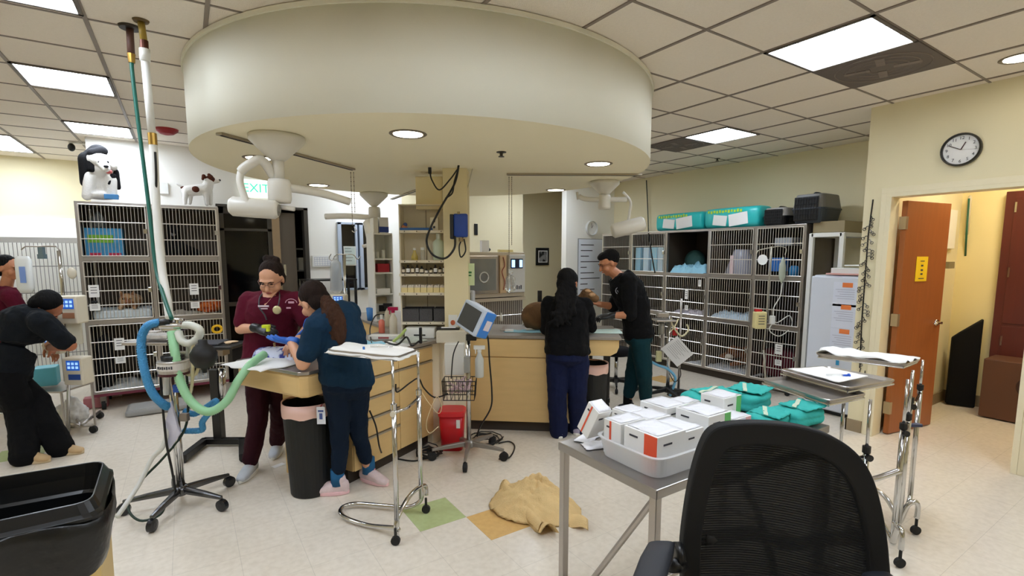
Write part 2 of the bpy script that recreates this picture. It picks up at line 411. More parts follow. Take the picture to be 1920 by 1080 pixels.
# ================= CEILING LIGHTS =================
def lightmat():
    m=mat('diffuser_glow',(228,238,252),.5,emit=13.5); return m
LG=lightmat()
def troffer(x0,x1,y0,y1,label,zz=CZ,em=LG,bars=True):
    cx,cy=(x0+x1)/2,(y0+y1)/2; t=thing('ceiling_light',label,'ceiling light',(cx,cy,zz),0,'square ceiling lights')
    f=MB(); w=.02
    f.bb((x0,y0,zz-.012),(x1,y0+w,zz-.001)); f.bb((x0,y1-w,zz-.012),(x1,y1,zz-.001)); f.bb((x0,y0,zz-.012),(x0+w,y1,zz-.001)); f.bb((x1-w,y0,zz-.012),(x1,y1,zz-.001)); f.build('frame',mat('light_frame',(96,88,80),.5),t)
    f=MB(); f.bb((x0+w,y0+w,zz-.006),(x1-w,y1-w,zz-.002)); f.build('diffuser',em,t)
    f=MB()
    for k in(1,2):
        xx=x0+(x1-x0)*k/3; f.bb((xx-.004,y0+w,zz-.012),(xx+.004,y1-w,zz-.006)); yy=y0+(y1-y0)*k/3; f.bb((x0+w,yy-.004,zz-.012),(x1-w,yy+.004,zz-.006))
    f.build('louver',mat('louver_white',(200,210,225),.4,emit=.6),t)
    return t
troffer(3.15,3.75,1.3,1.91,'largest ceiling light panel, upper right, beside a dark grille')
troffer(4.98-.37,4.98+.2,3.13,3.67,'small far ceiling light panel right of the round soffit')
troffer(-.9,-.37,4.72,5.26,'left ceiling light panel nearest the tall white pipe')
troffer(-.9,-.37,6.45,7.0,'ceiling light panel above the plush husky')
troffer(-1.98,-1.47,7.55,8.65,'farthest left ceiling light panel cut by the photo edge')
troffer(-.9,-.37,3.05,3.62,'ceiling light panel cut off by the top left photo edge')
for x0_,y0_,l in [(-.9,.69,'unseen ceiling light panel added behind the camera on the left'),(.76,.69,'unseen ceiling light panel added overhead behind the camera'),(3.15,-.54,'unseen ceiling light panel added behind the camera on the right'),(1.36,-1.77,'unseen ceiling light panel added far behind the camera'),(-2.65,3.13,'ceiling light panel outside the frame at far left'),(4.37,5.9-.02,'ceiling light panel behind the round soffit')]:
    troffer(x0_,x0_+.6,y0_,y0_+.6,l)  # panels behind the camera are unseen, added along the grid to light the foreground
troffer(3.3,3.8,7.5-.5,7.15,'slim ceiling light at the rear wall') if False else None
warmg=mat('warm_diffuser_glow',(255,240,206),.5,emit=17)
troffer(5.9,6.5,.7,1.3,'ceiling light inside the side room behind the open door',em=warmg)
troffer(2.0,2.6,6.3,6.9,'ceiling light over the back wall hidden by the soffit')
# grilles
def grille(x0,x1,y0,y1,label):
    cx,cy=(x0+x1)/2,(y0+y1)/2; t=thing('ceiling_vent',label,'ceiling vent',(cx,cy,CZ),0)
    f=MB(); gm=mat('grille_grey',(96,86,80),.6); f.bb((x0,y0,CZ-.012),(x1,y1,CZ-.001)); f.build('grille_panel',gm,t)
    f=MB(); 
    for r in (.09,.15,.21,.27):
        pts=[(cx+r*math.cos(2*PI*i/32),cy+r*math.sin(2*PI*i/32),CZ-.013) for i in range(33)]; f.tube(pts,.004,4)
    for k in range(4):
        a=k*PI/2+.3; f.box((cx+.14*math.cos(a),cy+.14*math.sin(a),CZ-.014),(.15,.05,.004),a)
    f.build('grille_vanes',mat('grille_vane',(122,112,104),.6),t)
grille(3.75,4.37,1.3,1.91,'dark square ceiling grille beside the largest ceiling light')
grille(4.98-.37,4.98+.2,3.67,4.21,'dark square ceiling grille beside the small far ceiling light')
# downlights
def downlight(x,y,z,label,r=.1,energy=9):
    t=thing('recessed_downlight',label,'downlight',(x,y,z),0,'round recessed lights')
    f=MB(); n=32; vs=[];fs=[]
    for rr,zz in((r*.86,z-.001),(r,z-.008),(r*1.12,z-.002),(r*1.12,z+.0)):
        for i in range(n): vs.append((x+rr*math.cos(2*PI*i/n),y+rr*math.sin(2*PI*i/n),zz))
    for k in range(3):
        for i in range(n): fs.append((k*n+i,(k+1)*n+i,(k+1)*n+(i+1)%n,k*n+(i+1)%n))
    f.add(vs,fs); f.build('trim_ring',mat('downlight_ring',(120,108,90),.4),t,smooth=True)
    f=MB(); f.lathe([(r*.87,-.004),(r*.87,-.001)],(x,y,z)); f.build('lens',mat('downlight_glow',(255,246,226),.5,emit=energy),t)
for (u,v),l in zip([(765,251),(485,296),(1122,307),(1042,356),(597,347)],['recessed light nearest the front rim of the soffit','recessed light beside the left surgical lamp','recessed light near the right rim of the soffit','recessed light above the picture frame at the rear right','recessed light at the rear left of the soffit']):
    p=G(u,v,sz); downlight(p.x,p.y,sz,l)
p=G(1915,108,CZ); downlight(p.x,p.y,CZ,'recessed light in the tiled ceiling at the right photo edge')
# sprinklers
for (u,v,z),l in zip([(940,285,sz),(714,362,sz),(1345,297,CZ)],['sprinkler head in the middle of the soffit underside','sprinkler head near the rear edge of the soffit','sprinkler head in the tiled ceiling above the kennels']):
    p=G(u,v,z); f=MB(); f.lathe([(.035,0),(.035,-.004),(.012,-.006),(.01,-.025),(.02,-.03),(.022,-.034)][::-1],p); o=f.build('sprinkler_head',mat('sprinkler_metal',(70,66,58),.4,.6),smooth=False); tag(o,l,'sprinkler')
# camera dome, red fixture
p=G(133,266,CZ); t=thing('security_camera','small black security camera hanging from the ceiling at left','camera',p)
f=MB(); f.bb(p+V((-.02,-.02,-.015)),p+V((.12,.03,-.001))); f.build('mount',whitep,t); f=MB(); f.ell(p+V((-.0,0,-.06)),(.035,.035,.045)); f.build('camera_body',blackp,t,smooth=True)
p=G(312,242,CZ); f=MB(); f.lathe([(.02,-.06),(.06,-.05),(.1,-.02),(.105,0)],p); o=f.build('ceiling_strobe',mat('strobe_red',(150,22,34),.5)); tag(o,'round dark red fixture on the ceiling beside the white pipe','alarm light')
# tracks under the soffit
def track(a,b_,label):
    f=MB(); a=V(a);b_=V(b_); d=b_-a; an=math.atan2(d.y,d.x); m_=(a+b_)/2
    f.box(m_+V((0,0,-.008)),(d.length,.045,.014),an); o=f.build('iv_track',mat('track_alu',(170,160,140),.4,.5)); tag(o,label,'ceiling track','ceiling tracks')
    q=MB(); q.box(m_+V((0,0,-.0165)),(d.length-.02,.010,.003),an); q.build('track_slot',mat('slot_dark',(50,46,40),.7),o); return o
track(G(410,248,sz),G(662,316,sz),'aluminium ceiling track behind the left surgical lamp')
track(G(950,325,sz),G(1203,326,sz),'aluminium ceiling track above the person in black top')
track(G(735,372,sz),G(782,355,sz),'short aluminium ceiling track behind the rear surgical lamp')
def chainhang(u,v0,v1,base_z,label,flask=False,w=.012):
    p=G(u,v0,base_z); dd=depth(p); f=MB(); z0=base_z-.018; z1=W(u,v1,dd).z
    for s in (-1,1):
        zb=z1 if s<0 else z1+ (z0-z1)*.25; n=int((z0-zb)/.018)
        for k in range(n):
            c=p+RGT*(s*w)+V((0,0,-.018-k*.018-.009)); f.box(c,(.007,.003,.015),k*PI/2)
    o=f.build('hanging_chain',mat('chain_metal',(150,140,120),.35,.8)); tag(o,label,'chain','iv chains from the tracks')
    q=MB(); e=V((p.x,p.y,z1)); q.tube([e,e+RGT*.02+V((0,0,-.03)),e+RGT*.0+V((0,0,-.05)),e+RGT*-.02+V((0,0,-.035))],.004,6); q.build('hook',chrome,o,smooth=True)
    return p,z1
chainhang(660,318,425,sz,'chain hanging from the left track above the blue scrubs person')
pc,zz=chainhang(957,327,505,sz,'long chain hanging from the right track over the far kennel')
f=MB(); e=V((pc.x,pc.y,zz-.05)); f.lathe([(.015,-.16),(.05,-.14),(.045,-.03),(.015,0)],e); o=f.build('iv_fluid_bag',glass,smooth=True); tag(o,'clear fluid bag at the end of the long ceiling chain','fluid bag')
# ================= CENTRAL ISLAND =================
def q2(p,a,s,nb,t,z): return V((p.x+a.x*s+nb.x*t, p.y+a.y*s+nb.y*t, z))
Q=V((1.70,3.86,0)); La=V((math.cos(math.radians(28)),math.sin(math.radians(28)),0)); Lb=V((-La.y,La.x,0))
R0=V((2.13,3.97,0)); Ra=V((.78,-.626,0)).normalized(); Rb=V((-Ra.y,Ra.x,0))
angL=math.radians(28); angR=math.atan2(Ra.y,Ra.x)
def orib(mb,O,a,nb,s0,s1,t0,t1,z0,z1):
    an=math.atan2(a.y,a.x); c=q2(O,a,(s0+s1)/2,nb,(t0+t1)/2,(z0+z1)/2); mb.box(c,(abs(s1-s0),abs(t1-t0),z1-z0),an)
t=thing('drawer_cabinet','maple drawer cabinet of the left island arm behind the blue scrubs person','cabinet',q2(Q,La,-.48,Lb,.3,0),0)
m_=MB(); orib(m_,Q,La,Lb,-.9,0,.0,.62,.1,.875); m_.build('body',wood,t,bevel=.002)
m_=MB(); orib(m_,Q,La,Lb,-.9,0,.05,.62,0,.1); m_.build('toe_kick',kickm,t)
railm=mat('drawer_rail',(178,170,152),.35,.6)
zs=[.1,.31,.45,.6,.745,.875]
def drawer(s0,s1,z0,z1):
    d=MB(); orib(d,Q,La,Lb,s0+.003,s1-.003,-.018,0,z0+.004,z1-.018); o=d.build('drawer',wood,t,bevel=.002)
    d=MB(); orib(d,Q,La,Lb,s0+.003,s1-.003,-.024,-.002,z1-.017,z1-.003); d.build('pull_rail',railm,o)
for i in range(5): drawer(-.9,-.42,zs[i],zs[i+1])
drawer(-.42,0,.745,.875)
d=MB(); orib(d,Q,La,Lb,-.417,-.003,-.018,0,.105,.727); o=d.build('door',wood,t,bevel=.002)
d=MB(); orib(d,Q,La,Lb,-.417,-.003,-.024,-.002,.729,.742); d.build('pull_rail',railm,o)
# left exam table end
t=thing('exam_table','maple exam table end of the left island arm holding a wrapped pet','exam table',q2(Q,La,-1.15,Lb,.33,0),0)
m_=MB(); P=[q2(Q,La,s,Lb,tt,0) for s,tt in ((-.9,.0),(-1.235,.0),(-1.275,.04),(-1.26,.69),(-1.23,.72),(-.9,.72))]
m_.prism([(p.x,p.y) for p in P][::-1],.72,.872); m_.build('apron',wood,t,bevel=.02)
m_=MB(); orib(m_,Q,La,Lb,-.99,-.905,.34,.6,0,.72); m_.build('pedestal',wood,t,bevel=.003)
m_=MB(); P=[q2(Q,La,s,Lb,tt,0) for s,tt in ((-.951,-.012),(-1.24,-.012),(-1.287,.035),(-1.272,.697),(-1.235,.732),(-.951,.732))]
m_.prism([(p.x,p.y) for p in P][::-1],.872,.895); m_.build('steel_top',steel,t,bevel=.004)
# junction
t=thing('centre_cabinet','cream painted corner cabinet where the island arms meet','cabinet',(1.95,4.2,0))
P=[(1.705,3.865),(2.125,3.972),(2.36,4.30),(2.2,4.7),(1.6,4.7),(1.42,4.3)]
m_=MB(); m_.prism(P,0,.9); m_.build('body',mat('cream_panel',(226,216,190),.5),t,bevel=.004)
m_=MB(); m_.box((1.86,3.93,.45),(.14,.12,.86),math.radians(14)); m_.build('column_cover',mat('cream_panel2',(232,224,200),.5),t,bevel=.006)
# rear arm
t=thing('rear_cabinet','maple cabinet of the rear island arm carrying the centrifuge','cabinet',(1.95,5.5,0))
m_=MB(); m_.bb((1.66,4.72,.1),(2.3,6.3,.872)); m_.build('body',wood,t,bevel=.002)
m_=MB(); m_.bb((1.7,4.75,0),(2.26,6.26,.1)); m_.build('toe_kick',kickm,t)
# right cabinet + table
t=thing('sink_cabinet','maple panelled cabinet of the right island arm behind the person in black top','cabinet',q2(R0,Ra,.5,Rb,.35,0))
m_=MB(); orib(m_,R0,Ra,Rb,0,.97,.0,.66,.1,.872); m_.build('body',wood,t,bevel=.002)
m_=MB(); orib(m_,R0,Ra,Rb,.0,.97,.05,.6,0,.1); m_.build('toe_kick',kickm,t)
d=MB(); orib(d,R0,Ra,Rb,.004,.966,-.016,0,.105,.70); d.build('door',wood,t,bevel=.002)
d=MB(); orib(d,R0,Ra,Rb,.004,.966,-.016,0,.708,.868); d.build('drawer',wood,t,bevel=.002)
t=thing('exam_table','maple exam table end of the right island arm where the brown dog lies','exam table',q2(R0,Ra,1.17,Rb,.35,0))
m_=MB()
prof=[(0,.874),(0,.73),(.30,.73),(.355,.76),(.375,.81),(.375,.874)]
vs=[]
for tt in (.0,.7):
    for s,z in prof: vs.append(q2(R0,Ra,.97+s,Rb,tt,z))
n=len(prof); m_.add(vs,[tuple(range(n)),tuple(reversed(range(n,2*n)))]+[(i,i+n,(i+1)%n+n,(i+1)%n) for i in range(n)]); m_.build('apron',wood,t,bevel=.004)
m_=MB(); orib(m_,R0,Ra,Rb,1.26,1.31,.55,.6,.05,.73); orib(m_,R0,Ra,Rb,1.0,1.33,.55,.59,.14,.18); m_.build('leg',blackp,t)
m_=MB(); m_.lathe([(.01,-.015),(.032,-.015),(.032,.015),(.01,.015)],q2(R0,Ra,1.29,Rb,.57,.033),ax=axes(Ra,UP,Rb)); m_.build('caster',rubber,t)
# worktops : one continuous slab
t=thing('worktop','continuous grey worktop running over the three island arms','worktop',(1.95,4.3,.872))
b=MB(); P=[q2(Q,La,-.948,Lb,-.02,0),q2(Q,La,-.0,Lb,-.02,0),V((2.13,3.945,0)),q2(R0,Ra,1.36,Rb,-.02,0),q2(R0,Ra,1.36,Rb,.72,0),q2(R0,Ra,.15,Rb,.72,0),V((2.32,4.7,0)),V((2.32,6.3,0)),V((1.64,6.3,0)),V((1.64,4.72,0)),q2(Q,La,-.2,Lb,.68,0),q2(Q,La,-.948,Lb,.68,0)]
b.prism([(p.x,p.y) for p in P],.876,.903); b.build('slab',worktop,t,bevel=.003)
q=MB(); orib(q,R0,Ra,Rb,.25,.62,.25,.6,.903,.912); q.build('steel_sink',steel,t,bevel=.004)
q=MB(); c=q2(R0,Ra,.45,Rb,.62,.91); q.tube(spline([c,c+V((0,0,.12)),c-Rb*.05+V((0,0,.17)),c-Rb*.12+V((0,0,.13))]),.011); q.build('faucet',chrome,t,smooth=True)
ZT=.904
# ================= SHELF TOWER =================
def zr(z): return H+(z-H)*.857
def shelf_tower():
    A=W(748,479,4.34); B=W(839,479,4.34); A.z=B.z=0; a=(B-A).normalized(); nb=V((-a.y,a.x,0)); w=(B-A).length; an=math.atan2(a.y,a.x)
    t=thing('shelf_tower','tall cream metal shelf tower standing on the worktop beside the column','shelf',(A+B)/2+nb*.12+V((0,0,ZT)),0)
    pm=mat('cream_metal',(222,212,188),.45,bump=.02)
    def bx(s0,s1,t0,t1,z0,z1,name,m=pm):
        z1=zr(z1); z0=zr(z0) if z0>ZT+.001 else z0
        q=MB(); c=A+a*(s0+s1)/2+nb*(t0+t1)/2; q.box((c.x,c.y,(z0+z1)/2),(s1-s0,t1-t0,z1-z0),an); return q.build(name,m,t,bevel=.002)
    bx(0,w,.18,.2,ZT,2.12,'back_panel'); bx(0,.012,.02,.18,ZT,2.12,'side_panel'); bx(w-.012,w,.02,.18,ZT,2.12,'side_panel')
    bx(-.0,w,.01,.2,2.12,2.13,'top_panel'); bx(w/2-.003,w/2+.003,.172,.18,1.0,2.12,'seam',mat('seam_dark',(150,138,116),.5))
    for z,dp in ((1.86,.0),(1.56,-.02),(1.425,-.03),(1.235,-.06),(.93,.0)):
        o=bx(0.005,w-.005,dp,.18,z-.015,z+.012,'shelf_board')
        q=MB()
        for k in range(4):
            c=A+a*(w*(k+.5)/4)+nb*(dp-.001); q.ell((c.x,c.y,zr(z)),.005,8,6)
        q.build('screw',mat('screw_dark',(60,50,40),.5),o)
    return A,a,nb,w,an
A_,a_,nb_,w_,an_=shelf_tower()
def onshelf(s,tt,z): c=A_+a_*(w_*s)+nb_*tt; return V((c.x,c.y,zr(z)))
def bottle(name,p,r,h,m,capm,label,cat='bottle',group=None,neck=.45,caph=.2,lab=None):
    t=thing(name,label,cat,p,0,group)
    q=MB(); q.lathe([(r*.9,0),(r,.004),(r,h*(1-caph)*.85),(r*neck,h*(1-caph)),(r*neck,h*(1-caph)+.004)],p,14); q.build('bottle_body',m,t,smooth=True)
    q=MB(); q.lathe([(r*neck*1.15,0),(r*neck*1.15,h*caph)],V(p)+V((0,0,h*(1-caph))),12); q.build('cap',capm,t)
    if lab:
        q=MB(); q.lathe([(r*1.02,h*.15),(r*1.02,h*.6)],p,14); q.build('bottle_label',lab,t)
    return t
amber=mat('amber_glass',(40,22,14),.2); 
kinds=['small dark bottle with white label, %s on the vial shelf of the tower']
pos=['first from the left','second from the left','third from the left','fourth from the left','fifth from the left','sixth from the left','seventh from the left','eighth from the left','ninth from the left','last at the right']
hs=[.07,.085,.085,.09,.075,.05,.06,.09,.07,.095]
for i in range(10):
    bottle('medicine_bottle',onshelf(.07+.095*i,.03,1.438),.014+.003*(i%3==1),hs[i]*.85,amber if i not in(4,5) else blackp,blackp if i!=9 else whitep,'small dark medicine bottle, '+pos[i]+' on the bottle shelf',group='bottles on the tower shelf',lab=paper if i%2 else mat('label_cream',(232,222,200),.7))
# syringe bins row
cr=mat('cream_card',(226,208,150),.6)
for i in range(7):
    t=thing('supply_bin','cream supply bin of needles, '+['leftmost','second from left','third from left','middle','third from right','second from right','rightmost'][i]+' on the lower tower shelf','bin',onshelf(.1+.133*i,.0,1.248),0,'supply bins on the tower')
    q=MB(); q.box(onshelf(.1+.133*i,.03,1.27),(w_*.125,.09,.045),an_); q.build('bin_body',cr,t,bevel=.003)
    q=MB()
    for k in range(4): q.box(onshelf(.1+.133*i+(k-1.5)*.03,.03,1.303+.005*(k%2)),(.011,.08,.026),an_)
    o=q.build('needle_packs',mat('needle_caps',(214,204,190),.5,var=.3,vscale=40),t); 
# lower mesh pen bins
mb_=mat('wire_mesh_grey',(86,84,86),.5,.5,bump=.6,bscale=220,var=.35,vscale=160)
for s,wd,l in ((.2,.34,'widest dark mesh bin at the left foot of the shelf tower'),(.52,.26,'middle dark mesh bin at the foot of the shelf tower'),(.82,.26,'right dark mesh bin at the foot of the shelf tower')):
    p=onshelf(s,.09,.944); t=thing('mesh_bin',l,'bin',p,0,'mesh bins below the tower'); q=MB(); ww=w_*wd; hh=.115
    R=Matrix.Rotation(an_,3,'Z')
    for sx,sy,dx,dy in ((0,-.06,ww,.004),(0,.06,ww,.004),(-ww/2,0,.004,.12),(ww/2,0,.004,.12)):
        q.box(V(p)+R@V((sx,sy,hh/2)),(dx,dy,hh),an_)
    q.box(V(p)+V((0,0,.003)),(ww,.12,.004),an_); q.build('bin_mesh',mb_,t)
    q=MB(); 
    for sy in(-.06,.06): q.box(V(p)+R@V((0,sy,hh)),(ww+.006,.008,.008),an_)
    q.build('bin_rim',blackp,t)
# objects on upper shelves
t=thing('conical_flask','small yellow flask-shaped bottle on the second tower shelf','bottle',onshelf(.3,.05,1.573)); q=MB(); q.lathe([(.03,0),(.028,.03),(.012,.07),(.011,.1)],onshelf(.3,.05,1.573)); q.build('flask_body',mat('yellow_fluid',(214,196,110),.2,trans=.3),t,smooth=True); q=MB(); q.lathe([(.013,0),(.013,.02)],onshelf(.3,.05,1.673)); q.build('flask_cap',whitep,t)
bottle('glass_jar',onshelf(.47,.05,1.573),.02,.11,glass,whitep,'clear glass jar standing beside the yellow flask on the tower',neck=.8)
bottle('tall_bottle',onshelf(.8,.06,1.573),.05,.23,mat('frosted_green',(200,214,196),.35),mat('frosted_cap',(206,212,200),.4),'tall pale green plastic bottle on the second tower shelf',neck=.35)
q=MB(); q.box(onshelf(.35,.06,1.873+.012),(.28,.08,.022),an_); o=q.build('instrument_roll',mat('blue_wrap',(46,96,160),.6)); tag(o,'flat blue instrument roll on the top tower shelf','instrument roll')
q=MB(); q.ell(onshelf(.1,.05,1.9),(.028,.02,.025)); o=q.build('toy_figure',mat('orange_toy',(196,128,84),.7)); q=MB(); q.ell(onshelf(.12,.05,1.93),(.018,.016,.018)); q.build('toy_head',mat('toy_blue',(60,84,140),.7),o); tag(o,'small orange and blue figurine on the left of the top tower shelf','figurine')
t=thing('card_box','small ivory box with black marks on the top tower shelf','box',onshelf(.72,.07,1.873)); q=MB(); q.box(onshelf(.72,.07,1.935),(.07,.05,.12),an_); q.build('box_body',ivory,t,bevel=.003); q=MB()
for k in(-1,1): q.box(onshelf(.72,.043,1.935+.03*k),(.018,.003,.018),an_)
q.build('box_marks',ink,t)
# side white shelf with boxes (left of tower)
t=thing('white_bookcase','narrow white open bookcase to the left of the shelf tower','bookcase',(1.78,5.35,ZT))
for (a,c,n) in (((1.70,5.30,ZT),(1.71,5.55,1.86),'side_panel'),((1.90,5.30,ZT),(1.91,5.55,1.86),'side_panel'),((1.70,5.54,ZT),(1.91,5.55,1.86),'back_panel')):
    q=MB(); q.bb(a,c); q.build(n,whitep,t)
for z in (.92,1.2,1.43,1.58,1.85):
    q=MB(); q.bb((1.71,5.30,z-.008),(1.90,5.54,z+.008)); q.build('shelf_board',whitep,t)
for (x,z,w2,h2,m,l) in ((1.74,1.859,.05,.16,whitep,'white carton on the narrow bookcase, beside a blue-based one'),(1.83,1.859,.10,.17,mat('carton_white',(228,230,236),.6),'larger white carton with blue base on the narrow bookcase')):
    q=MB(); q.bb((x-w2/2,5.33,z),(x+w2/2,5.45,z+h2)); o=q.build('carton',m,bevel=.002); tag(o,l,'box')
    if w2>.06: q=MB(); q.bb((x-w2/2-.001,5.328,z+.01),(x+w2/2+.001,5.34,z+.07)); q.build('carton_base_print',mat('deep_blue',(24,54,140),.6),o)
bottle('pill_jar',V((1.76,5.38,1.589)),.02,.07,whitep,whitep,'white pill jar at left on the bookcase middle shelf',neck=.9); bottle('pill_jar',V((1.83,5.38,1.589)),.02,.09,whitep,whitep,'taller white pill jar at right on the bookcase middle shelf',neck=.9)
q=MB(); q.bb((1.75,5.34,1.439),(1.88,5.46,1.53)); o=q.build('carton',mat('crimson_box',(168,26,40),.6),bevel=.002); tag(o,'crimson carton on the narrow white bookcase','box')
q=MB(); q.bb((1.73,5.33,1.209),(1.88,5.46,1.26)); o=q.build('paper_stack',paper,bevel=.002); tag(o,'low white stack of paper on the bookcase lower shelf','paper')
# blue unit on the column, cables
cd=depth((1.88,3.9,0))
p=W(864,423,cd-.14); t=thing('power_supply_box','blue and black electrical box mounted on the cream column','electrical box',p)
RC=axes(RGT,FWD,UP)
q=MB(); q.box(p+V((0,0,0)),(.115,.07,.19),ax=RC); q.build('case',mat('royal_blue',(24,64,150),.4),t,bevel=.012)
q=MB(); q.box(p-RGT*.07+V((0,0,-.01)),(.03,.09,.2),ax=RC); q.build('side_bracket',blackp,t,bevel=.006)
q=MB(); q.tube([p+V((-.03,-.02,.09)),p+V((-.03,-.02,.11))],.012); q.tube([p-V((0,0,.1)),p-V((0,0,.13))],.02); q.build('fitting',mat('brass',(170,150,110),.3,.8),t)
cab=mat('black_cable',(14,14,14),.5)
def cable(name,pts,r,m,label,cat='cable',k=8,group=None,n=8):
    q=MB(); q.tube(spline(pts,k),r,n); o=q.build(name,m,smooth=True); tag(o,label,cat,group); return o
cd2=cd-.16
o=cable('power_cable',[W(860,310,cd2),W(852,345,cd2),W(826,390,cd2-.05),W(806,430,cd2-.1),W(800,455,cd2-.1),W(812,478,cd2-.1),W(835,484,cd2-.08),W(852,465,cd2-.05),W(853,440,cd2)],.009,cab,'thick black cable looping down from the soffit to the blue box')
o=cable('power_cable',[W(806,322,cd2),W(810,338,cd2),W(824,356,cd2),W(845,335,cd2),W(858,318,cd2),W(852,340,cd2),W(848,362,cd2),W(835,372,cd2)],.006,cab,'thinner black cable draped from a plug under the soffit')
q=MB(); q.box(W(806,320,cd2),(.025,.02,.05),ax=RC); q.build('plug',blackp,o)
o=cable('power_cable',[W(868,445,cd-.12),W(861,462,cd-.14),W(864,482,cd-.14),W(873,470,cd-.12),W(870,448,cd-.12)],.006,cab,'short black cable hanging below the blue box')
# angled bracket on column
q=MB(); q.tube([W(868,306,4.3),W(888,308,4.3),W(880,340,4.3),W(872,368,4.3)],.004); o=q.build('support_bracket',mat('bracket_paint',(190,182,160),.4)); tag(o,'thin angled metal bracket at the top of the cream column','bracket')
# red handled scrapers beside tower
q=MB(); q.box(onshelf(1.06,-.05,1.48),(.03,.02,.3),an_); o=q.build('red_case',mat('dark_red',(150,20,30),.5)); tag(o,'upright dark red case at the right side of the shelf tower','case')
q=MB(); q.box(onshelf(1.12,-.05,1.27),(.028,.02,.16),an_); q.box(onshelf(1.10,-.052,1.35),(.05,.02,.04),an_); o=q.build('tape_gun',red); tag(o,'bright red hand tool hanging right of the shelf tower','tool')
q=MB(); q.box(onshelf(1.45,-.02,1.43),(.09,.004,.19),an_); o=q.build('green_notice',mat('green_paper',(198,212,166),.7)); tag(o,'pale green notice sheet on the side of the incubator cage','notice')
q=MB(); q.box(onshelf(1.44,-.024,1.45),(.05,.003,.016),an_); q.box(onshelf(1.44,-.024,1.42),(.045,.003,.012),an_); q.build('notice_print',mat('green_ink',(50,110,60),.7),o)
q=MB(); q.box(onshelf(1.3,-.0,1.75),(.09,.03,.1),an_); o=q.build('tissue_box',mat('pale_blue_box',(150,186,224),.6)); tag(o,'pale blue box beside the column below the electrical box','box')
# ================= WORKTOP CLUTTER =================
def topz(u,v,z=ZT): return G(u,v,z)
p=topz(716,624); bottle('soap_bottle',p,.028,.17,mat('coral_fluid',(238,128,104),.25,trans=.2),whitep,'bottle of coral pink liquid on the worktop',neck=.4,caph=.25)
def spray(p,label,body,trig,h=.2,r=.035,hang=False):
    t=thing('spray_bottle',label,'spray bottle',p)
    q=MB(); q.lathe([(r*.9,0),(r,.006),(r,h*.55),(r*.4,h*.74),(r*.4,h*.78)],p,16); q.build('bottle_body',body,t,smooth=True)
    q=MB(); q.lathe([(r*.48,h*.78),(r*.48,h*.86)],p,12); q.box(V(p)+V((0,0,h*.92)),(.09,.022,.03),ax=RC); q.box(V(p)-RGT*.03+V((0,0,h*.82)),(.008,.014,.05),ax=RC); q.build('trigger',trig,t,bevel=.002)
    return t
spray(topz(738,628),'spray bottle with crimson trigger beside the coral bottle',ivory,mat('crimson',(176,16,70),.4),.26)
spray(topz(728,612),'spray bottle with black trigger behind the coral bottle',mat('cloudy',(222,214,190),.3,trans=.2),blackp,.24)
# centrifuge & blue cup
p=V((1.86,5.62,ZT)); t=thing('centrifuge','beige round centrifuge on the rear worktop','centrifuge',p)
q=MB(); q.box(p+V((0,0,.04)),(.24,.2,.08)); q.build('base',ivory,t,bevel=.01); q=MB(); q.lathe([(.07,.08),(.07,.17),(.115,.18),(.12,.22),(.1,.25),(.02,.26)],p); q.build('rotor_cover',mat('beige_lid',(206,190,156),.4),t,smooth=True); q=MB(); q.box(p+V((0,-.075,.12)),(.09,.02,.07)); q.build('dark_panel',blackp,t); q=MB(); q.box(p+V((0,0,.265)),(.07,.03,.02)); q.build('lid_latch',blackp,t)
p=V((1.70,5.45,ZT)); q=MB(); q.lathe([(.045,0),(.055,.14),(.05,.142)],p); o=q.build('blue_cup',mat('mid_blue',(58,122,190),.45),smooth=True); tag(o,'blue plastic cup left of the beige centrifuge','cup')
o=cable('power_cable',[topz(700,655,ZT+.01),topz(696,640,ZT+.02),W(694,615,4.6),W(704,592,4.7),W(720,590,4.8)],.006,cab,'black cord curling up beside the coral bottle')
# white printer / box in the middle
t=thing('label_printer','low white box with a black slot on the centre worktop','printer',topz(790,632)); c=topz(790,632)+V((0,0,.045))
q=MB(); q.box(c,(.26,.16,.09),ax=RC); q.build('case',whitep,t,bevel=.008); q=MB(); q.box(c-FWD*.081+V((0,0,-.015)),(.1,.004,.012),ax=RC); q.build('slot',blackp,t)
q=MB(); q.box(topz(789,645)+V((0,0,.07)),(.022,.03,.13),ax=RC); o=q.build('clipper',blackp,bevel=.004); tag(o,'black hair clipper standing upright before the white printer','clipper')
t=thing('storage_tray','cream shallow organiser box beside the patient monitor','organiser',topz(850,645)); c=topz(848,640)+V((0,0,.05))
q=MB(); q.box(c,(.24,.2,.1),ax=RC); q.build('case',ivory,t,bevel=.01)
q=MB(); q.box(c+V((0,0,.06))-RGT*.03,(.19,.07,.012),ax=RC); o=q.build('clipboard',blackp); tag(o,'black flat tray lying on the cream organiser box','tray')
q=MB(); q.box(c+V((0,0,.067))-RGT*.03,(.12,.04,.003),ax=RC); q.build('paper_slip',paper,o)
q=MB(); q.box(c+V((.0,0,.11))+RGT*.0+FWD*.07,(.075,.01,.11),ax=RC); o=q.build('photo_card',whitep); tag(o,'small card with an orange face picture behind the organiser','card'); q=MB(); q.ell(c+V((0,0,.1))+FWD*.062,(.02,.004,.022),R=RC); q.build('face_print',mat('orange_face',(186,92,56),.7),o)
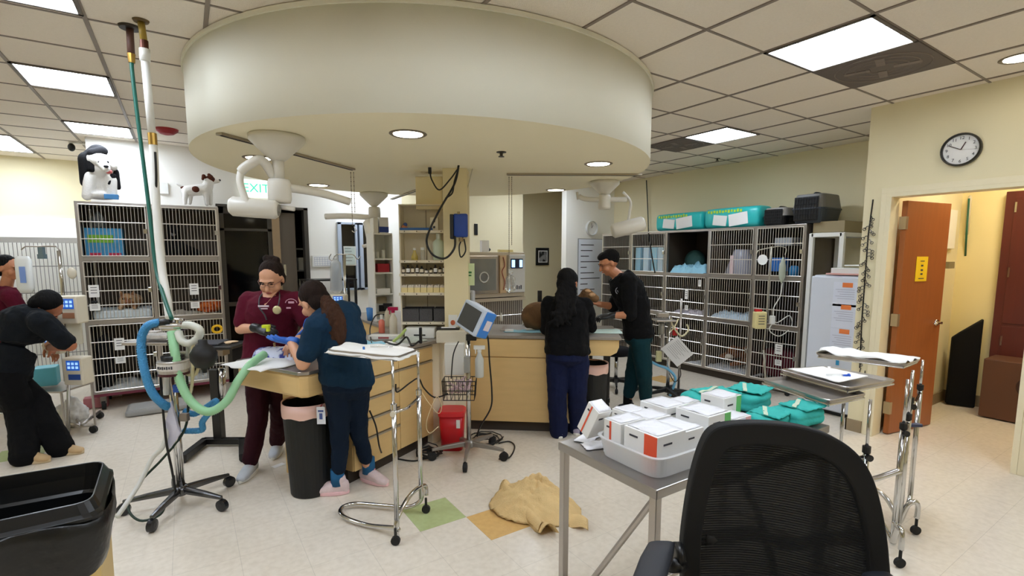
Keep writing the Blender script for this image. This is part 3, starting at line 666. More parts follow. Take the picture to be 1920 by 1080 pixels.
# crumpled drapes and papers on left worktop
def crumple(name,c,w,d,h,m,label,cat,an=0,seed=0,nu=22,nv=18,th=.002,grp=None,rough=1.0):
    R=Matrix.Rotation(an,3,'Z'); c=V(c)
    def fn(i,j):
        x=(i-.5)*w;y=(j-.5)*d; e=min(i,1-i,j,1-j)*2
        k=noise.noise(V((x*9/rough+seed,y*9/rough,seed*1.7)))+.5*noise.noise(V((x*22/rough,y*22/rough+seed,3)))
        ed=.06*noise.noise(V((i*4,j*4,seed+9)))
        return c+R@V((x*(1+ed*3),y*(1+ed*3),max(.002,h*(.35+.65*abs(k))*min(1,e*5+.15))+th))
    q=MB(); q.sheet(fn,nu,nv,th); o=q.build(name,m,smooth=True); tag(o,label,cat,grp); return o
crumple('paper_drape',topz(690,650),.26,.2,.05,lblue,'crumpled light blue drape on the left worktop beside the blue scrubs person','drape',.4,1)
crumple('paper_towels',topz(730,652),.3,.22,.035,paper,'crumpled white paper towels on the left worktop','paper towel',.6,4)
crumple('bubble_wrap',topz(768,640),.24,.2,.03,mat('clear_wrap',(196,204,196),.3),'crinkled clear wrapping spread near the white printer','wrapping',.2,8)
o=cable('power_cable',[topz(722,641,ZT+.02),topz(745,646,ZT+.035),topz(762,632,ZT+.05),topz(772,648,ZT+.03),topz(785,640,ZT+.02)],.008,cab,'tangled black leads lying on the left worktop')
o=cable('syringe_tube',[topz(738,640,ZT+.03),topz(752,628,ZT+.06),topz(760,618,ZT+.09)],.012,mat('lime_tube',(170,190,110),.5),'short lime green tube leaning among the black leads','tube')
t=thing('instrument_case','low white case with dark red text strip beside the coral bottle','case',topz(722,636)); c=topz(722,636)+V((0,0,.02)); q=MB(); q.box(c,(.26,.1,.035),ax=RC); q.build('case_body',whitep,t,bevel=.004); q=MB(); q.box(c-FWD*.051,(.09,.002,.018),ax=RC); q.build('printed_strip',mat('muted_red',(160,90,90),.7),t)
# right worktop: sheets, small items
crumple('absorbent_pad',topz(985,620),.36,.26,.012,lblue,'pale blue absorbent pad under the brown dog','pad',angR,2,rough=2)
crumple('absorbent_pad',topz(1135,622),.3,.24,.02,mat('pale_mint',(196,220,214),.8),'pale mint pad at the right end of the right exam table','pad',angR,5,rough=2)
q=MB(); q.box(topz(917,618)+V((0,0,.03)),(.02,.02,.06),ax=RC); o=q.build('red_clip',red); tag(o,'small red and white clip standing by the sink','clip')
t=thing('soap_dispenser','small white pump bottle standing beside the sink','dispenser',topz(940,602)); q=MB(); q.lathe([(.018,0),(.018,.06),(.006,.07),(.006,.09)],topz(940,602)); q.build('body',whitep,t,smooth=True)
q=MB(); q.box(topz(955,622)+V((0,0,.012)),(.08,.05,.02),ax=RC); o=q.build('gauze_pack',paper); tag(o,'white gauze pack on the edge of the sink worktop','gauze')
# monitors behind the organiser
t=thing('small_monitor','grey framed small monitor turned away behind the patient monitor','monitor',topz(872,600)); c=W(872,562,4.7)
q=MB(); q.box(c+V((0,0,0)),(.2,.05,.18),math.radians(-60)); q.build('case',mat('mon_grey',(196,198,200),.4),t,bevel=.01); q=MB(); q.box(c-V((.022,.012,0)),(.16,.012,.14),math.radians(-60)); q.build('screen',mat('dull_screen',(96,98,92),.3),t); q=MB(); q.box(V((c.x,c.y,(c.z-.09+ZT)/2)),(.04,.04,c.z-.09-ZT)); q.build('stand',blackp,t)
crumple('cable_pile',topz(850,598),.22,.16,.16,mat('navy_cables',(30,34,60),.7),'dark blue tangle of cuffs and leads behind the organiser box','cables',.3,12)
# ================= OXYGEN CAGE STACK =================
t=thing('oxygen_cage','steel oxygen kennel with glass door and control panel behind the sink','oxygen cage',(3.1,5.5,0))
cx0,cx1,cy=2.74,3.6,5.2; cm=mat('beige_steel',(196,184,164),.4,.3)
q=MB(); q.bb((cx0,cy+.02,1.11),(cx1,5.9,1.66)); q.build('cabinet',cm,t,bevel=.004)
q=MB(); q.bb((cx0+.02,cy-.005,1.16),(cx0+.46,cy+.02,1.62)); o=q.build('door',steel,t,bevel=.01); q=MB(); q.bb((cx0+.06,cy-.01,1.2),(cx0+.42,cy-.005,1.58)); q.build('glass_pane',mat('cage_glass',(120,124,124),.1,spec=.7,var=.25,vscale=6),o)
q=MB(); c=V((cx0+.25,cy-.015,1.36)); q.tube([c+V((.06*math.cos(k*PI/8),0,.06*math.sin(k*PI/8))) for k in range(17)],.008); q.build('door_port',whitep,o,smooth=True)
q=MB(); q.bb((cx0+.48,cy-.008,1.16),(cx0+.57,cy+.02,1.62)); q.build('cable_channel',mat('pale_tan',(206,178,140),.5),t); 
q=MB(); q.tube(spline([V((cx0+.52,cy-.015,1.6)),V((cx0+.54,cy-.02,1.5)),V((cx0+.5,cy-.02,1.42)),V((cx0+.54,cy-.02,1.3)),V((cx0+.52,cy-.02,1.2))]),.005); q.build('gas_lines',mat('hose_red',(150,60,50),.5),t)
q=MB(); q.bb((cx0+.6,cy-.01,1.16),(cx1-.01,cy+.02,1.63)); cp=q.build('control_panel',mat('panel_grey',(204,204,200),.4),t,bevel=.006)
q=MB(); q.bb((cx0+.63,cy-.016,1.46),(cx1-.05,cy-.01,1.58)); q.build('display_bezel',mat('navy_bezel',(20,30,60),.4),cp)
q=MB(); q.bb((cx0+.645,cy-.02,1.475),(cx0+.69,cy-.016,1.565)); q.build('display',mat('lit_display',(150,200,255),.4,emit=1.2),cp)
q=MB(); q.bb((cx1-.1,cy-.02,1.475),(cx1-.06,cy-.016,1.565)); q.build('display',mat('lit_display',(150,200,255),.4,emit=1.2),cp)
q=MB()
for k in range(6): q.bb((cx0+.63+k*.03,cy-.014,1.2),(cx0+.645+k*.03,cy-.01,1.24+.01*(k%2)))
q.build('panel_text',ink,cp)
t=thing('lower_kennel','steel barred kennel under the oxygen cage','kennel',(3.2,5.55,0))
q=MB(); q.bb((cx0,cy+.06,.0),(cx1,5.9,1.1)); q.build('cabinet',steeld,t)
q=MB(); q.bb((cx0,cy,1.06),(cx1,cy+.06,1.1)); q.build('top_rail',cm,t)
q=MB(); k=0
while cx0+.02+k*.03<cx1: q.tube([V((cx0+.02+k*.03,cy+.02,.2)),V((cx0+.02+k*.03,cy+.02,1.06))],.0035,5); k+=1
for z in(.3,.6,.88): q.tube([V((cx0,cy+.015,z)),V((cx1,cy+.015,z))],.005,6)
q.build('door_bars',bright,t)
for (x,w2,h2,m,l,c_) in ((3.0,.1,.14,paper,'white note card standing atop the oxygen cage','card'),(3.25,.2,.03,mat('yellow_gauze',(230,214,150),.7),'yellow folded cloth on top of the oxygen cage','cloth')):
    q=MB(); q.bb((x,cy+.05,1.661),(x+w2,cy+.1,1.661+h2)); o=q.build('note_card' if c_=='card' else 'folded_cloth',m,bevel=.002); tag(o,l,c_)
q=MB(); q.ell((3.09,cy+.1,1.69),(.06,.03,.03)); o=q.build('tape_roll',blackp); tag(o,'small black lump beside the note on the oxygen cage','tape')
p=PY(893,430,7.18); q=MB(); q.bb(p+V((-.03,0,-.09)),p+V((.03,.02,.09))); o=q.build('wall_phone',blackp,bevel=.004); tag(o,'narrow black wall phone on the cream rear wall','phone')
# ================= KENNELS =================
def barset(q,x0,x1,z0,z1,y,flip,step,rails):
    # bars in plane; flip: function (s,z,t)->world
    n=max(2,int((x1-x0)/step))
    for k in range(n+1):
        s=x0+(x1-x0)*k/n; q.tube([flip(s,z0,0),flip(s,z1,0)],.0028,4,cap=False)
    for z in rails: q.tube([flip(x0,z,-.006),flip(x1,z,-.006)],.0055,5)
def kennel_bank(name,label,org,ang,cols,rows,dpt,zb,zt,step,open_cells=(),casters=False,pan=None,railn=3):
    """org: front left corner (s=0); s runs along ang, t goes into the bank"""
    a=V((math.cos(ang),math.sin(ang),0)); nb=V((-a.y,a.x,0))
    def P(s,z,t): return V((org[0],org[1],0))+a*s+nb*t+V((0,0,z))
    t=thing(name,label,'kennel',P(cols[-1]/2,0,dpt/2))
    def bx(s0,s1,z0,z1,t0,t1,nm,m,par=None,bev=0):
        q=MB(); q.box(P((s0+s1)/2,(z0+z1)/2,(t0+t1)/2),(s1-s0,t1-t0,z1-z0),ang); return q.build(nm,m,par or t,bevel=bev)
    fw=.035
    # frame
    q=MB()
    for s in cols:
        lo=max(0,s-fw/2); hi=min(cols[-1],s+fw/2)
        if s==cols[0]: lo,hi=0,fw
        if s==cols[-1]: lo,hi=s-fw,s
        q.box(P((lo+hi)/2,(zb+zt)/2,.02),(hi-lo,.04,zt-zb),ang)
    for i,z in enumerate(rows):
        h=.045 if 0<i<len(rows)-1 else .03
        zz=z+ (h/2 if i==0 else -h/2 if i==len(rows)-1 else 0)
        q.box(P(cols[-1]/2,zz,.018),(cols[-1],.032,h),ang)
    q.build('front_frame',steel,t,bevel=.002)
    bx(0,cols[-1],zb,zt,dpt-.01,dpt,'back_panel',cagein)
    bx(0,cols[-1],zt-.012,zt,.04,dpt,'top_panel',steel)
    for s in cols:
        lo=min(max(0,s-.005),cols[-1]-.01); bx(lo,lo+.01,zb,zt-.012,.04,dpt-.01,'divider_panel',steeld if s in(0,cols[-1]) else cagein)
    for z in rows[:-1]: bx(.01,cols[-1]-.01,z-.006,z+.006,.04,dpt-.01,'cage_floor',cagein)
    for i in range(len(cols)-1):
        for j in range(len(rows)-1):
            if (i,j) in open_cells: continue
            s0=cols[i]+fw*.75; s1=cols[i+1]-fw*.75; z0=rows[j]+.03; z1=rows[j+1]-.03
            q=MB(); n=railn if rows[j+1]-rows[j]<.65 else railn+1
            barset(q,s0,s1,z0,z1,0,lambda s,z,tt:P(s,z,tt),step,[z0+(z1-z0)*k/n for k in range(n+1)])
            for (b0,b1,c0,c1) in ((s0-.004,s0+.006,z0,z1),(s1-.006,s1+.004,z0,z1)): q.box(P((b0+b1)/2,(c0+c1)/2,-.002),(b1-b0,.012,c1-c0),ang)
            o=q.build('cage_door',bright,t)
            q=MB(); q.box(P(s1-.01,(z0+z1)/2,-.015),(.03,.018,.05),ang); q.build('latch',chrome,o,bevel=.002)
    if casters:
        for s in (.08,cols[-1]-.08):
            for tt in(.06,dpt-.08):
                q=MB(); q.lathe([(.012,-.016),(.05,-.016),(.05,.016),(.012,.016)],P(s,.051,tt),ax=axes(nb,UP,a)); o=q.build('caster',rubber,t)
                q=MB(); q.box(P(s,.11,tt),(.05,.05,max(.02,zb-.1)),ang); q.build('caster_fork',steeld,o)
        bx(0,cols[-1],zb-.03,zb,0,dpt,'base_frame',mat('maroon_tray',(110,36,56),.5),bev=.004)
    else:
        bx(0.02,cols[-1]-.02,0,zb,.06,dpt-.02,'plinth',kickm)
    return t,P,a,nb
KL,PL,aL,nL=kennel_bank('kennel_bank','two-column steel kennel bank on casters at left with plush dogs on top',(-.885,6.6),0,[0,.595,1.24],[.18,.93,1.585,2.16],.58,.18,2.16,.030,casters=True)
# right bank: s runs from y=5.75 (far, left in view) to y=2.9
KR,PR,aR,nR=kennel_bank('kennel_bank','long four-column steel kennel bank along the right wall under the carriers',(5.8,6.15),-PI/2,[0,1.2-.55+.0,1.32,2.02,2.66,3.25],[.1,.78,1.355,1.97],.68,.1,1.97,.031,open_cells=((2,2),))
KR['label']='long steel kennel bank along the right wall under the pet carriers'
# cage cards
def card(p,w,h,ax,label,parts=((0,0),),two=False):
    q=MB(); q.box(p,(w,.002,h),ax=ax); o=q.build('cage_card',paper); tag(o,label,'card','cage cards')
    q=MB()
    for k in range(3): q.box(V(p)+ax@V((0,-.0016,h*(.3-.22*k))),(w*.6,.001,h*.05),ax=ax)
    q.build('card_writing',ink,o)
    return o
IX=Matrix.Identity(3)
def clipc(p,ax,label):
    q=MB(); q.box(p,(.05,.014,.022),ax=ax); o=q.build('black_clip',blackp,bevel=.003); tag(o,label,'clip','black clips')
for (u,v,s2,l) in ((176,546,1,'on the left middle kennel door of the caster bank'),(364,542,1,'on the right middle kennel door of the caster bank'),(224,645,1,'on the bottom left kennel door of the caster bank')):
    p=PY(u,v,6.586); card(p,.085,.125,IX,'upper white cage card '+l); p2=PY(u+2,v+30,6.586); card(p2,.085,.07,IX,'lower small white cage card '+l)
    p3=PY(u+1,v+20,6.583)if v!=645 else None
    if p3: clipc(p3,IX,'black clip between the two cards '+l)
YX=axes(V((0,-1,0)),V((1,0,0)),V((0,0,1)))
for (u,v,w,h,l) in ((1312,531,.045,.09,'small white tag high on the second kennel column of the right bank'),(1287,552,.05,.13,'upper long white card on the middle row of the right bank'),(1287,577,.05,.07,'lower white card below the long card of the right bank'),(1460,655,.085,.12,'upper white card on the bottom near kennel of the right bank'),(1459,680,.08,.07,'lower white card on the bottom near kennel of the right bank')):
    card(PX(u,v,5.787),w,h,YX,l)
# round white tag
q=MB(); p=PX(1430,487,5.785); q.lathe([(.062,0),(.062,.004)],p,ax=axes(V((0,-1,0)),UP,V((-1,0,0)))); o=q.build('round_tag',paper); tag(o,'round white tag hanging on the upper near kennel door','tag')
# ---------- contents left bank
def boxthing(name,c,d,m,label,cat='box',rz=0,bev=.003,grp=None):
    q=MB(); q.box(c,d,rz); o=q.build(name,m,bevel=bev); return tag(o,label,cat,grp)
p=PL(.2,1.592,.2); o=boxthing('litter_bag',p+V((0,0,.155)),(.31,.18,.31),mat('sky_blue_print',(66,160,214),.5,var=.3,vscale=12),'blue and green patterned bag in the upper left kennel','bag')
q=MB(); q.box(p+V((-.03,-.093,.2)),(.21,.004,.08)); q.build('green_band',mat('lime_green',(120,190,40),.5,var=.3,vscale=30),o)
q=MB(); q.box(p+V((-.08,-.093,.03)),(.1,.004,.05)); q.box(p+V((.08,-.093,.03)),(.1,.004,.05)); q.build('pink_prints',mat('hot_pink',(216,44,84),.5),o)
q=MB(); q.lathe([(.05,0),(.055,.1),(.03,.14),(.012,.17)],p+V((-.04,-.02,.312)),16); o=q.build('plastic_cup',glass,smooth=True); tag(o,'clear plastic cup on top of the blue and green bag','cup')
# blob creature helper
def blob(name,parent,els,m,vox=.006,disp=0,smooth=2,dscale=.05):
    q=MB()
    for e in els:
        if e[0]=='e': q.ell(e[1],e[2],18,12,e[3] if len(e)>3 else None)
        else: q.cap(e[1],e[2],e[3],e[4])
    return q.build(name,m,parent,remesh=vox,sm=smooth,disp=disp,dscale=dscale)
darkfur=mat('black_fur',(26,24,26),.9,bump=.6,bscale=60)
p=PL(.80,1.592,.25); t=thing('black_dog','black dog sitting in the upper right kennel of the left bank','dog',p)
blob('body',t,[('e',p+V((0,0,.13)),(.1,.12,.14)),('c',p+V((.05,0,.1)),.08,p+V((.2,.05,.06)),.05),('c',p+V((0,-.04,.22)),.065,p+V((0,-.06,.31)),.06),('c',p+V((0,-.08,.32)),.052,p+V((.02,-.16,.29)),.028),('c',p+V((-.04,-.03,.33)),.018,p+V((-.055,-.02,.39)),.007),('c',p+V((.05,-.03,.33)),.018,p+V((.065,-.02,.39)),.007),('c',p+V((-.05,-.1,.15)),.03,p+V((-.05,-.13,.02)),.025),('c',p+V((.05,-.1,.15)),.03,p+V((.05,-.13,.02)),.025)],darkfur)
q=MB(); q.ell(p+V((.0,-.105,.28)),(.03,.02,.04)); q.build('grey_muzzle_patch',mat('grey_fur',(110,110,112),.9),t,smooth=True)
# cat in middle left kennel
def tabby(ca,cb,sc=14):
    m=mat('tabby_%d_%d'%(ca[0],cb[0]),ca,.9,bump=.4,bscale=80); tex(m,'Noise',sc,ca,cb); return m
p=PL(.33,.94,.12)
boxthing('blanket_fold',p+V((-.02,.1,.06)),(.5,.38,.11),mat('pale_blanket',(206,216,222),.9,bump=.4,bscale=20),'pale folded blanket lining the middle left kennel','blanket',bev=.03)
catm=tabby((196,158,120),(150,104,70)); t=thing('cat','tan cat looking out from the middle left kennel','cat',p+V((0,.02,.115)))
c=p+V((.02,0,.21)); blob('body',t,[('e',c,(.075,.065,.07)),('e',c+V((.02,.14,-.02)),(.11,.14,.08)),('c',c+V((-.045,.01,.04)),.022,c+V((-.055,.01,.088)),.008),('c',c+V((.045,.01,.04)),.022,c+V((.055,.01,.088)),.008),('e',c+V((0,-.055,-.02)),(.03,.025,.022)),('c',c+V((-.06,-.02,-.07)),.025,c+V((-.06,-.09,-.08)),.02),('c',c+V((.06,-.02,-.07)),.025,c+V((.06,-.09,-.08)),.02)],catm,.005)
q=MB(); q.ell(c+V((-.03,-.058,.012)),(.013,.008,.009)); q.ell(c+V((.03,-.058,.012)),(.013,.008,.009)); q.build('eyes',mat('cat_eyes',(30,20,12),.2),t,smooth=True)
q=MB(); q.ell(c+V((0,-.08,-.012)),(.009,.006,.006)); q.build('nose',mat('pink_nose',(190,100,96),.5),t,smooth=True)
p=PL(1.06,.94,.15); crumple('blanket',PL(.93,.94,.25),.5,.4,.06,mat('cream_towel',(222,214,200),.9,bump=.4),'cream towel lining the middle right kennel of the left bank','blanket',0,31)
t=thing('cat','orange cat curled in the middle right kennel of the left bank','cat',p)
orm=tabby((214,112,50),(160,66,26),20); c=p+V((.05,0,.1)); blob('body',t,[('e',c,(.13,.1,.075)),('e',c+V((.07,-.07,.02)),(.055,.05,.045)),('c',c+V((.04,-.07,.05)),.016,c+V((.035,-.07,.085)),.006),('c',c+V((.1,-.07,.05)),.016,c+V((.105,-.07,.085)),.006),('c',c+V((-.12,0,-.04)),.02,c+V((-.02,-.11,-.05)),.018)],orm,.006)
# bottom left: dark bag and pads
p=PL(.12,.19,.12); t=thing('black_bag','black tall bag standing in the bottom left kennel','bag',p); blob('body',t,[('e',p+V((0,0,.3)),(.09,.08,.3)),('e',p+V((.02,0,.5)),(.05,.05,.12))],blackf,.012)
crumple('kennel_pad',PL(.62,.19,.28),1.1,.4,.1,mat('pad_white',(206,210,210),.9,bump=.4),'white crumpled pads along the floor of the bottom kennels of the caster bank','pad',0,21,40,16)
boxthing('flat_bed',PL(.75,.33,.3),(.8,.3,.02),mat('grey_pad',(110,108,106),.8),'flat grey pad leaning in the bottom of the caster bank','pad')
# yellow ring toy & tray attached to cage
p=PY(407,617,6.575); q=MB(); q.tube([p+V((.045*math.cos(k*PI/8),0,.04*math.sin(k*PI/8))) for k in range(17)],.014,8); o=q.build('yellow_ring',mat('yellow_plastic',(236,186,20),.4),smooth=True); tag(o,'yellow ring hanging on the door beside the dark doorway','ring')
# ---------- plush toys
def mmat(name,base,bump=.5): return mat(name,base,.95,bump=bump,bscale=90,var=.06)
wf=mmat('white_plush',(232,230,224)); bf=mmat('black_plush',(20,20,22)); brf=mmat('brown_plush',(86,44,30))
def husky():
    o=V((-.62,6.85,2.161)); D=o.y
    t=thing('plush_husky','large black and white plush husky sitting on the left kennel bank','plush toy',o)
    def Z(u,v,d=0): return PY(u,v,D+d)
    blob('body',t,[('e',Z(188,345,.05),(.15,.12,.16)),('c',Z(170,330,-.05),.06,Z(163,368,-.08),.045),('c',Z(208,338,-.05),.055,Z(210,366,-.08),.045),('e',Z(190,372,.0)+V((0,0,.03)),(.16,.12,.045)),('e',Z(186,315,-.02),(.12,.1,.12))],wf,.01)
    hd=blob('head',t,[('e',Z(184,300,-.05),(.105,.1,.095)),('c',Z(192,305,-.1),.06,Z(200,318,-.19),.035),('e',Z(212,312,-.05),(.04,.05,.045))],wf,.008)
    blob('black_back',t,[('c',Z(184,287,-.02),.088,Z(170,300,.0),.09),('c',Z(165,300,-.02),.085,Z(162,342,-.03),.055),('c',Z(192,284,-.07),.052,Z(174,288,-.09),.05),('c',Z(172,300,-.09),.035,Z(172,318,-.1),.03),('c',Z(212,330,-.06),.03,Z(205,345,-.1),.016),('c',Z(216,322,.02),.035,Z(222,352,.0),.025),('e',Z(212,346,-.04),(.03,.03,.02))],bf,.008)
    for u in (170,196):
        q=MB(); q.cap(Z(u+(6 if u<180 else 2),287,-.06),.036,Z(u+(2 if u<180 else 6),279,-.06),.018); q.build('ear',wf if u>180 else bf,t,smooth=True)
    q=MB(); q.ell(Z(199,312,-.225),(.022,.016,.016)); q.build('nose',blackp,hd,smooth=True)
    q=MB(); q.ell(Z(204,322,-.19),(.03,.02,.022)); q.build('tongue',mat('pink_tongue',(214,110,110),.6),hd,smooth=True)
    for u in (186,202):
        q=MB(); q.ell(Z(u,304,-.155),(.011,.006,.012)); q.build('eye',blackp,hd,smooth=True)
    q=MB(); q.box(Z(209,369,-.13)+V((0,0,.0)),(.12,.03,.05)); q.build('blue_tag',mat('tag_blue',(70,140,200),.6),t,bevel=.005)
husky()
def terrier():
    o=V((.14,6.8,2.161)); D=6.8
    t=thing('plush_terrier','small standing white plush terrier with brown head on the left kennel bank','plush toy',o)
    def Z(u,v,d=0): return PY(u,v,D+d)
    blob('body',t,[('c',Z(352,358,0),.06,Z(385,355,0),.068),('c',Z(388,352,0),.06,Z(393,338,0),.05),('c',Z(348,362,-.03),.03,Z(347,381,-.03),.02),('c',Z(357,362,.03),.03,Z(356,381,.03),.02),('c',Z(386,362,-.03),.03,Z(388,383,-.03),.022),('c',Z(394,360,.03),.03,Z(395,382,.03),.022),('c',Z(347,353,0),.02,Z(332,345,0),.012)],wf,.007)
    hd=blob('head',t,[('e',Z(394,337,0),(.052,.05,.048)),('c',Z(382,330,-.03),.022,Z(380,336,-.035),.014),('c',Z(392,328,.03),.02,Z(398,331,.03),.012)],brf,.006)
    q=MB(); q.cap(Z(401,340,0),.028,Z(409,340,0),.018); q.build('muzzle',wf,hd,smooth=True); q=MB(); q.ell(Z(412,338,0),.012); q.build('nose',blackp,hd,smooth=True); q=MB(); q.ell(Z(399,335,-.045),.007,8,6); q.build('eye',blackp,hd,smooth=True)
    q=MB(); q.ell(Z(367,355,-.05),(.04,.03,.035)); q.ell(Z(344,352,-.0),(.03,.025,.02)); q.build('brown_patch',brf,t,smooth=True)
terrier()
# thermostat & small plug on white wall
p=PY(307,353,7.19); boxthing('thermostat',p,(.09,.04,.13),whitep,'small white thermostat box on the white wall behind the pipes','thermostat')
# exit sign
p=PY(480,354,7.16); t=thing('exit_sign','white sign with green EXIT letters on the white rear wall','exit sign',p)
q=MB(); q.box(p,(.33,.05,.22)); q.build('sign_body',mat('sign_white',(236,244,240),.4,emit=.5),t,bevel=.01)
textmesh(None,'sign_letters','EXIT',.15,p+V((.0,-.027,0)),FY,mat('exit_green',(60,214,150),.5,emit=.8),t)
# whiteboard calendar
def board(name,p,w,h,ax,label,cat,frame,face,lines=6,lm=ink,fw=.012):
    t=thing(name,label,cat,p); q=MB(); q.box(p,(w,.012,h),ax=ax); q.build('frame',frame,t)
    q=MB(); q.box(V(p)+ax@V((0,-.008,0)),(w-2*fw,.004,h-2*fw),ax=ax); q.build('face',face,t)
    if lines:
        q=MB(); r=random.Random(lines)
        for k in range(lines):
            L=w*(.2+.5*r.random()); q.box(V(p)+ax@V((-w*.42+L/2+.0,-.0108,h*(.4-.8*k/lines))),(L,.001,h*.012+.002),ax=ax)
        q.build('handwriting',lm,t)
    return t
p=PY(604,490,7.19); t=board('wall_calendar',p,.26,.16,IX,'white framed calendar sheet on the rear wall above the black shelf','calendar',whitep,paper,0)
q=MB()
for k in range(7): q.box(p+V((-.1+k*.034,-.0108,-.0)),(.002,.001,.11))
for k in range(5): q.box(p+V((0,-.0108,-.055+k*.027)),(.21,.001,.002))
q.build('calendar_grid',mat('blue_ink',(110,130,170),.7),t)
t=board('wall_notice',PY(656,480,6.9)+V((0,0,0)),.16,.26,IX,'pale notice board hanging behind the iv pole at the rear','notice',whitep,mat('pale_notice',(200,214,210),.6),5)
# picture frame on hallway wall
p=PX(1017,481,4.96)
p=PY(1017,481,7.6); 
pp=PY(1017,481,7.98); t=thing('picture_frame','black framed black and white picture on the shaded hallway wall','picture',pp)
q=MB(); q.box(pp,(.31,.03,.34)); q.build('frame',blackp,t,bevel=.004); q=MB(); q.box(pp+V((0,-.017,0)),(.225,.004,.235)); q.build('mat_board',paper,t)
ph=mat('bw_photo',(90,90,90),.6); tex(ph,'Noise',9,(28,28,28),(150,150,150)); q=MB(); q.box(pp+V((0,-.02,0)),(.19,.004,.2)); q.build('print',ph,t)
# fire extinguisher
p=PY(1054,520,7.9); q=MB(); q.lathe([(.05,-.2),(.055,-.18),(.055,.08),(.02,.13),(.018,.16)],p,16); t=q.build('fire_extinguisher',mat('ext_red',(130,20,24),.4),smooth=True); tag(t,'red fire extinguisher at the hallway corner behind the person in black top','fire extinguisher'); q=MB(); q.box(p+V((.02,0,.18)),(.1,.03,.03)); q.build('handle',blackp,t)
# small clock + whiteboard
def clock(p,r,ax,label,rim,numerals,hands):
    t=thing('wall_clock',label,'clock',p); R=ax; n=32
    axl=axes(R@V((1,0,0)),R@V((0,1,0)),R@V((0,0,1)))
    q=MB(); q.lathe([(r*.9,0),(r,0),(r,.03),(r*.93,.045),(r*.88,.03),(r*.88,.012)],p,36,ax=axl); q.build('rim',rim,t,smooth=False)
    q=MB(); q.lathe([(r*.89,.0),(r*.89,.014)],p,36,ax=axl); q.build('face',paper,t)
    if numerals:
        for k in range(1,13):
            a=PI/2-k*PI/6; textmesh(None,'numeral',str(k),r*.26,V(p)+axl@V((r*.7*math.cos(a),r*.7*math.sin(a),.016)),axl,blackp,t,.0005)
    q=MB()
    for L,a,w in hands:
        d=axl@V((math.cos(a),math.sin(a),0)); s=axl@V((-math.sin(a),math.cos(a),0)); q.box(V(p)+axl@V((0,0,.019))+d*L/2,(L,w,.002),ax=axes(d,s,axl@V((0,0,1))))
    q.build('hands',mat('hand_dark',(60,20,20),.5),t); return t
clock(PX(1803,281,wx-.001),.125,FX,'black rimmed round wall clock with numerals above the open doorway',blackp,True,[(.06,PI/2-math.radians(26),.007),(.09,PI/2+math.radians(62),.005),(.1,-.1,.001)])
clock(PY(1108,428,6.599),.13,FY,'small white rimmed clock above the whiteboard at the rear right',mat('pale_rim',(190,190,184),.4),False,[(.06,1.0,.006),(.09,PI/2,.005)])
p0=PY(1084,447,6.58); p1=PY(1137,562,6.58); board('whiteboard',(p0+p1)/2,abs(p1.x-p0.x),abs(p0.z-p1.z),IX,'tall whiteboard with handwriting on the rear right wall','whiteboard',mat('alu_frame',(150,150,150),.4,.5),mat('board_white',(222,228,238),.3),9)
# blue strip on wall
q=MB(); pa=PY(1163,484,6.58); q.box(pa,(.1,.01,.5)); o=q.build('blue_towel',mat('pale_blue_strip',(176,206,222),.8)); tag(o,'pale blue strip hanging on the wall right of the whiteboard','towel')
# thin black cable down wall at 1215
cable('wall_cable',[PX(1212,338,6.45),PX(1214,380,6.45),PX(1216,437,6.45)],.008,mat('dark_green_cable',(30,50,40),.5),'thin dark cable hanging down the right wall beside the soffit')
cable('wall_cable',[W(1216,437,6.2),W(1219,458,6.2),W(1224,490,6.15),W(1228,512,6.15)],.008,cab,'dark cable with connector hanging over the far upper kennel')
# ---------- contents and tops, right bank
def cellc(s,z,t): return PR(s,z,t)
puppy=mat('turquoise_bag',(44,190,190),.35,bump=.3,bscale=12,var=.12,vscale=9)
def padbag(yc,label,w=.62,h=.25):
    c=V((6.05,yc,1.972)); t=thing('pad_package',label,'bag',c)
    q=MB()
    q.loft([(c+V((0,y_*w/2,h/2)),V((.17*k,0,0)),V((0,0,h/2*k2))) for y_,k,k2 in ((-1,.85,.8),(-.94,1,.97),(-.5,1.02,1),(0,1.03,1),(.5,1.02,1),(.94,1,.97),(1,.85,.8))],24,p=4.5); q.build('package',puppy,t,smooth=True)
    yl=mat('lime_letters',(190,224,60),.5); top=h*.86
    q=MB(); r=random.Random(3)
    for k in range(12): q.box(c+V((-.178,w*.4-k*w*.055,top-.012-.006*(k%2))),(.004,w*.036,.028+.012*r.random()))
    q.build('lime_lettering',yl,t)
    q=MB(); 
    for k,(yy,zz,ww,hh) in enumerate([(w*.18,.1,w*.26,.13),(-w*.16,.105,w*.34,.15)]): q.box(c+V((-.1785,yy,zz)),(.003,ww,hh),ax=Matrix.Rotation(.12*(1-2*k),3,'X'))
    q.build('white_panels',paper,t); return t
padbag(4.72,'left turquoise pad package with lime lettering on the kennel bank',.78,.25); padbag(3.9,'right turquoise pad package with white panels on the kennel bank',.76,.265)
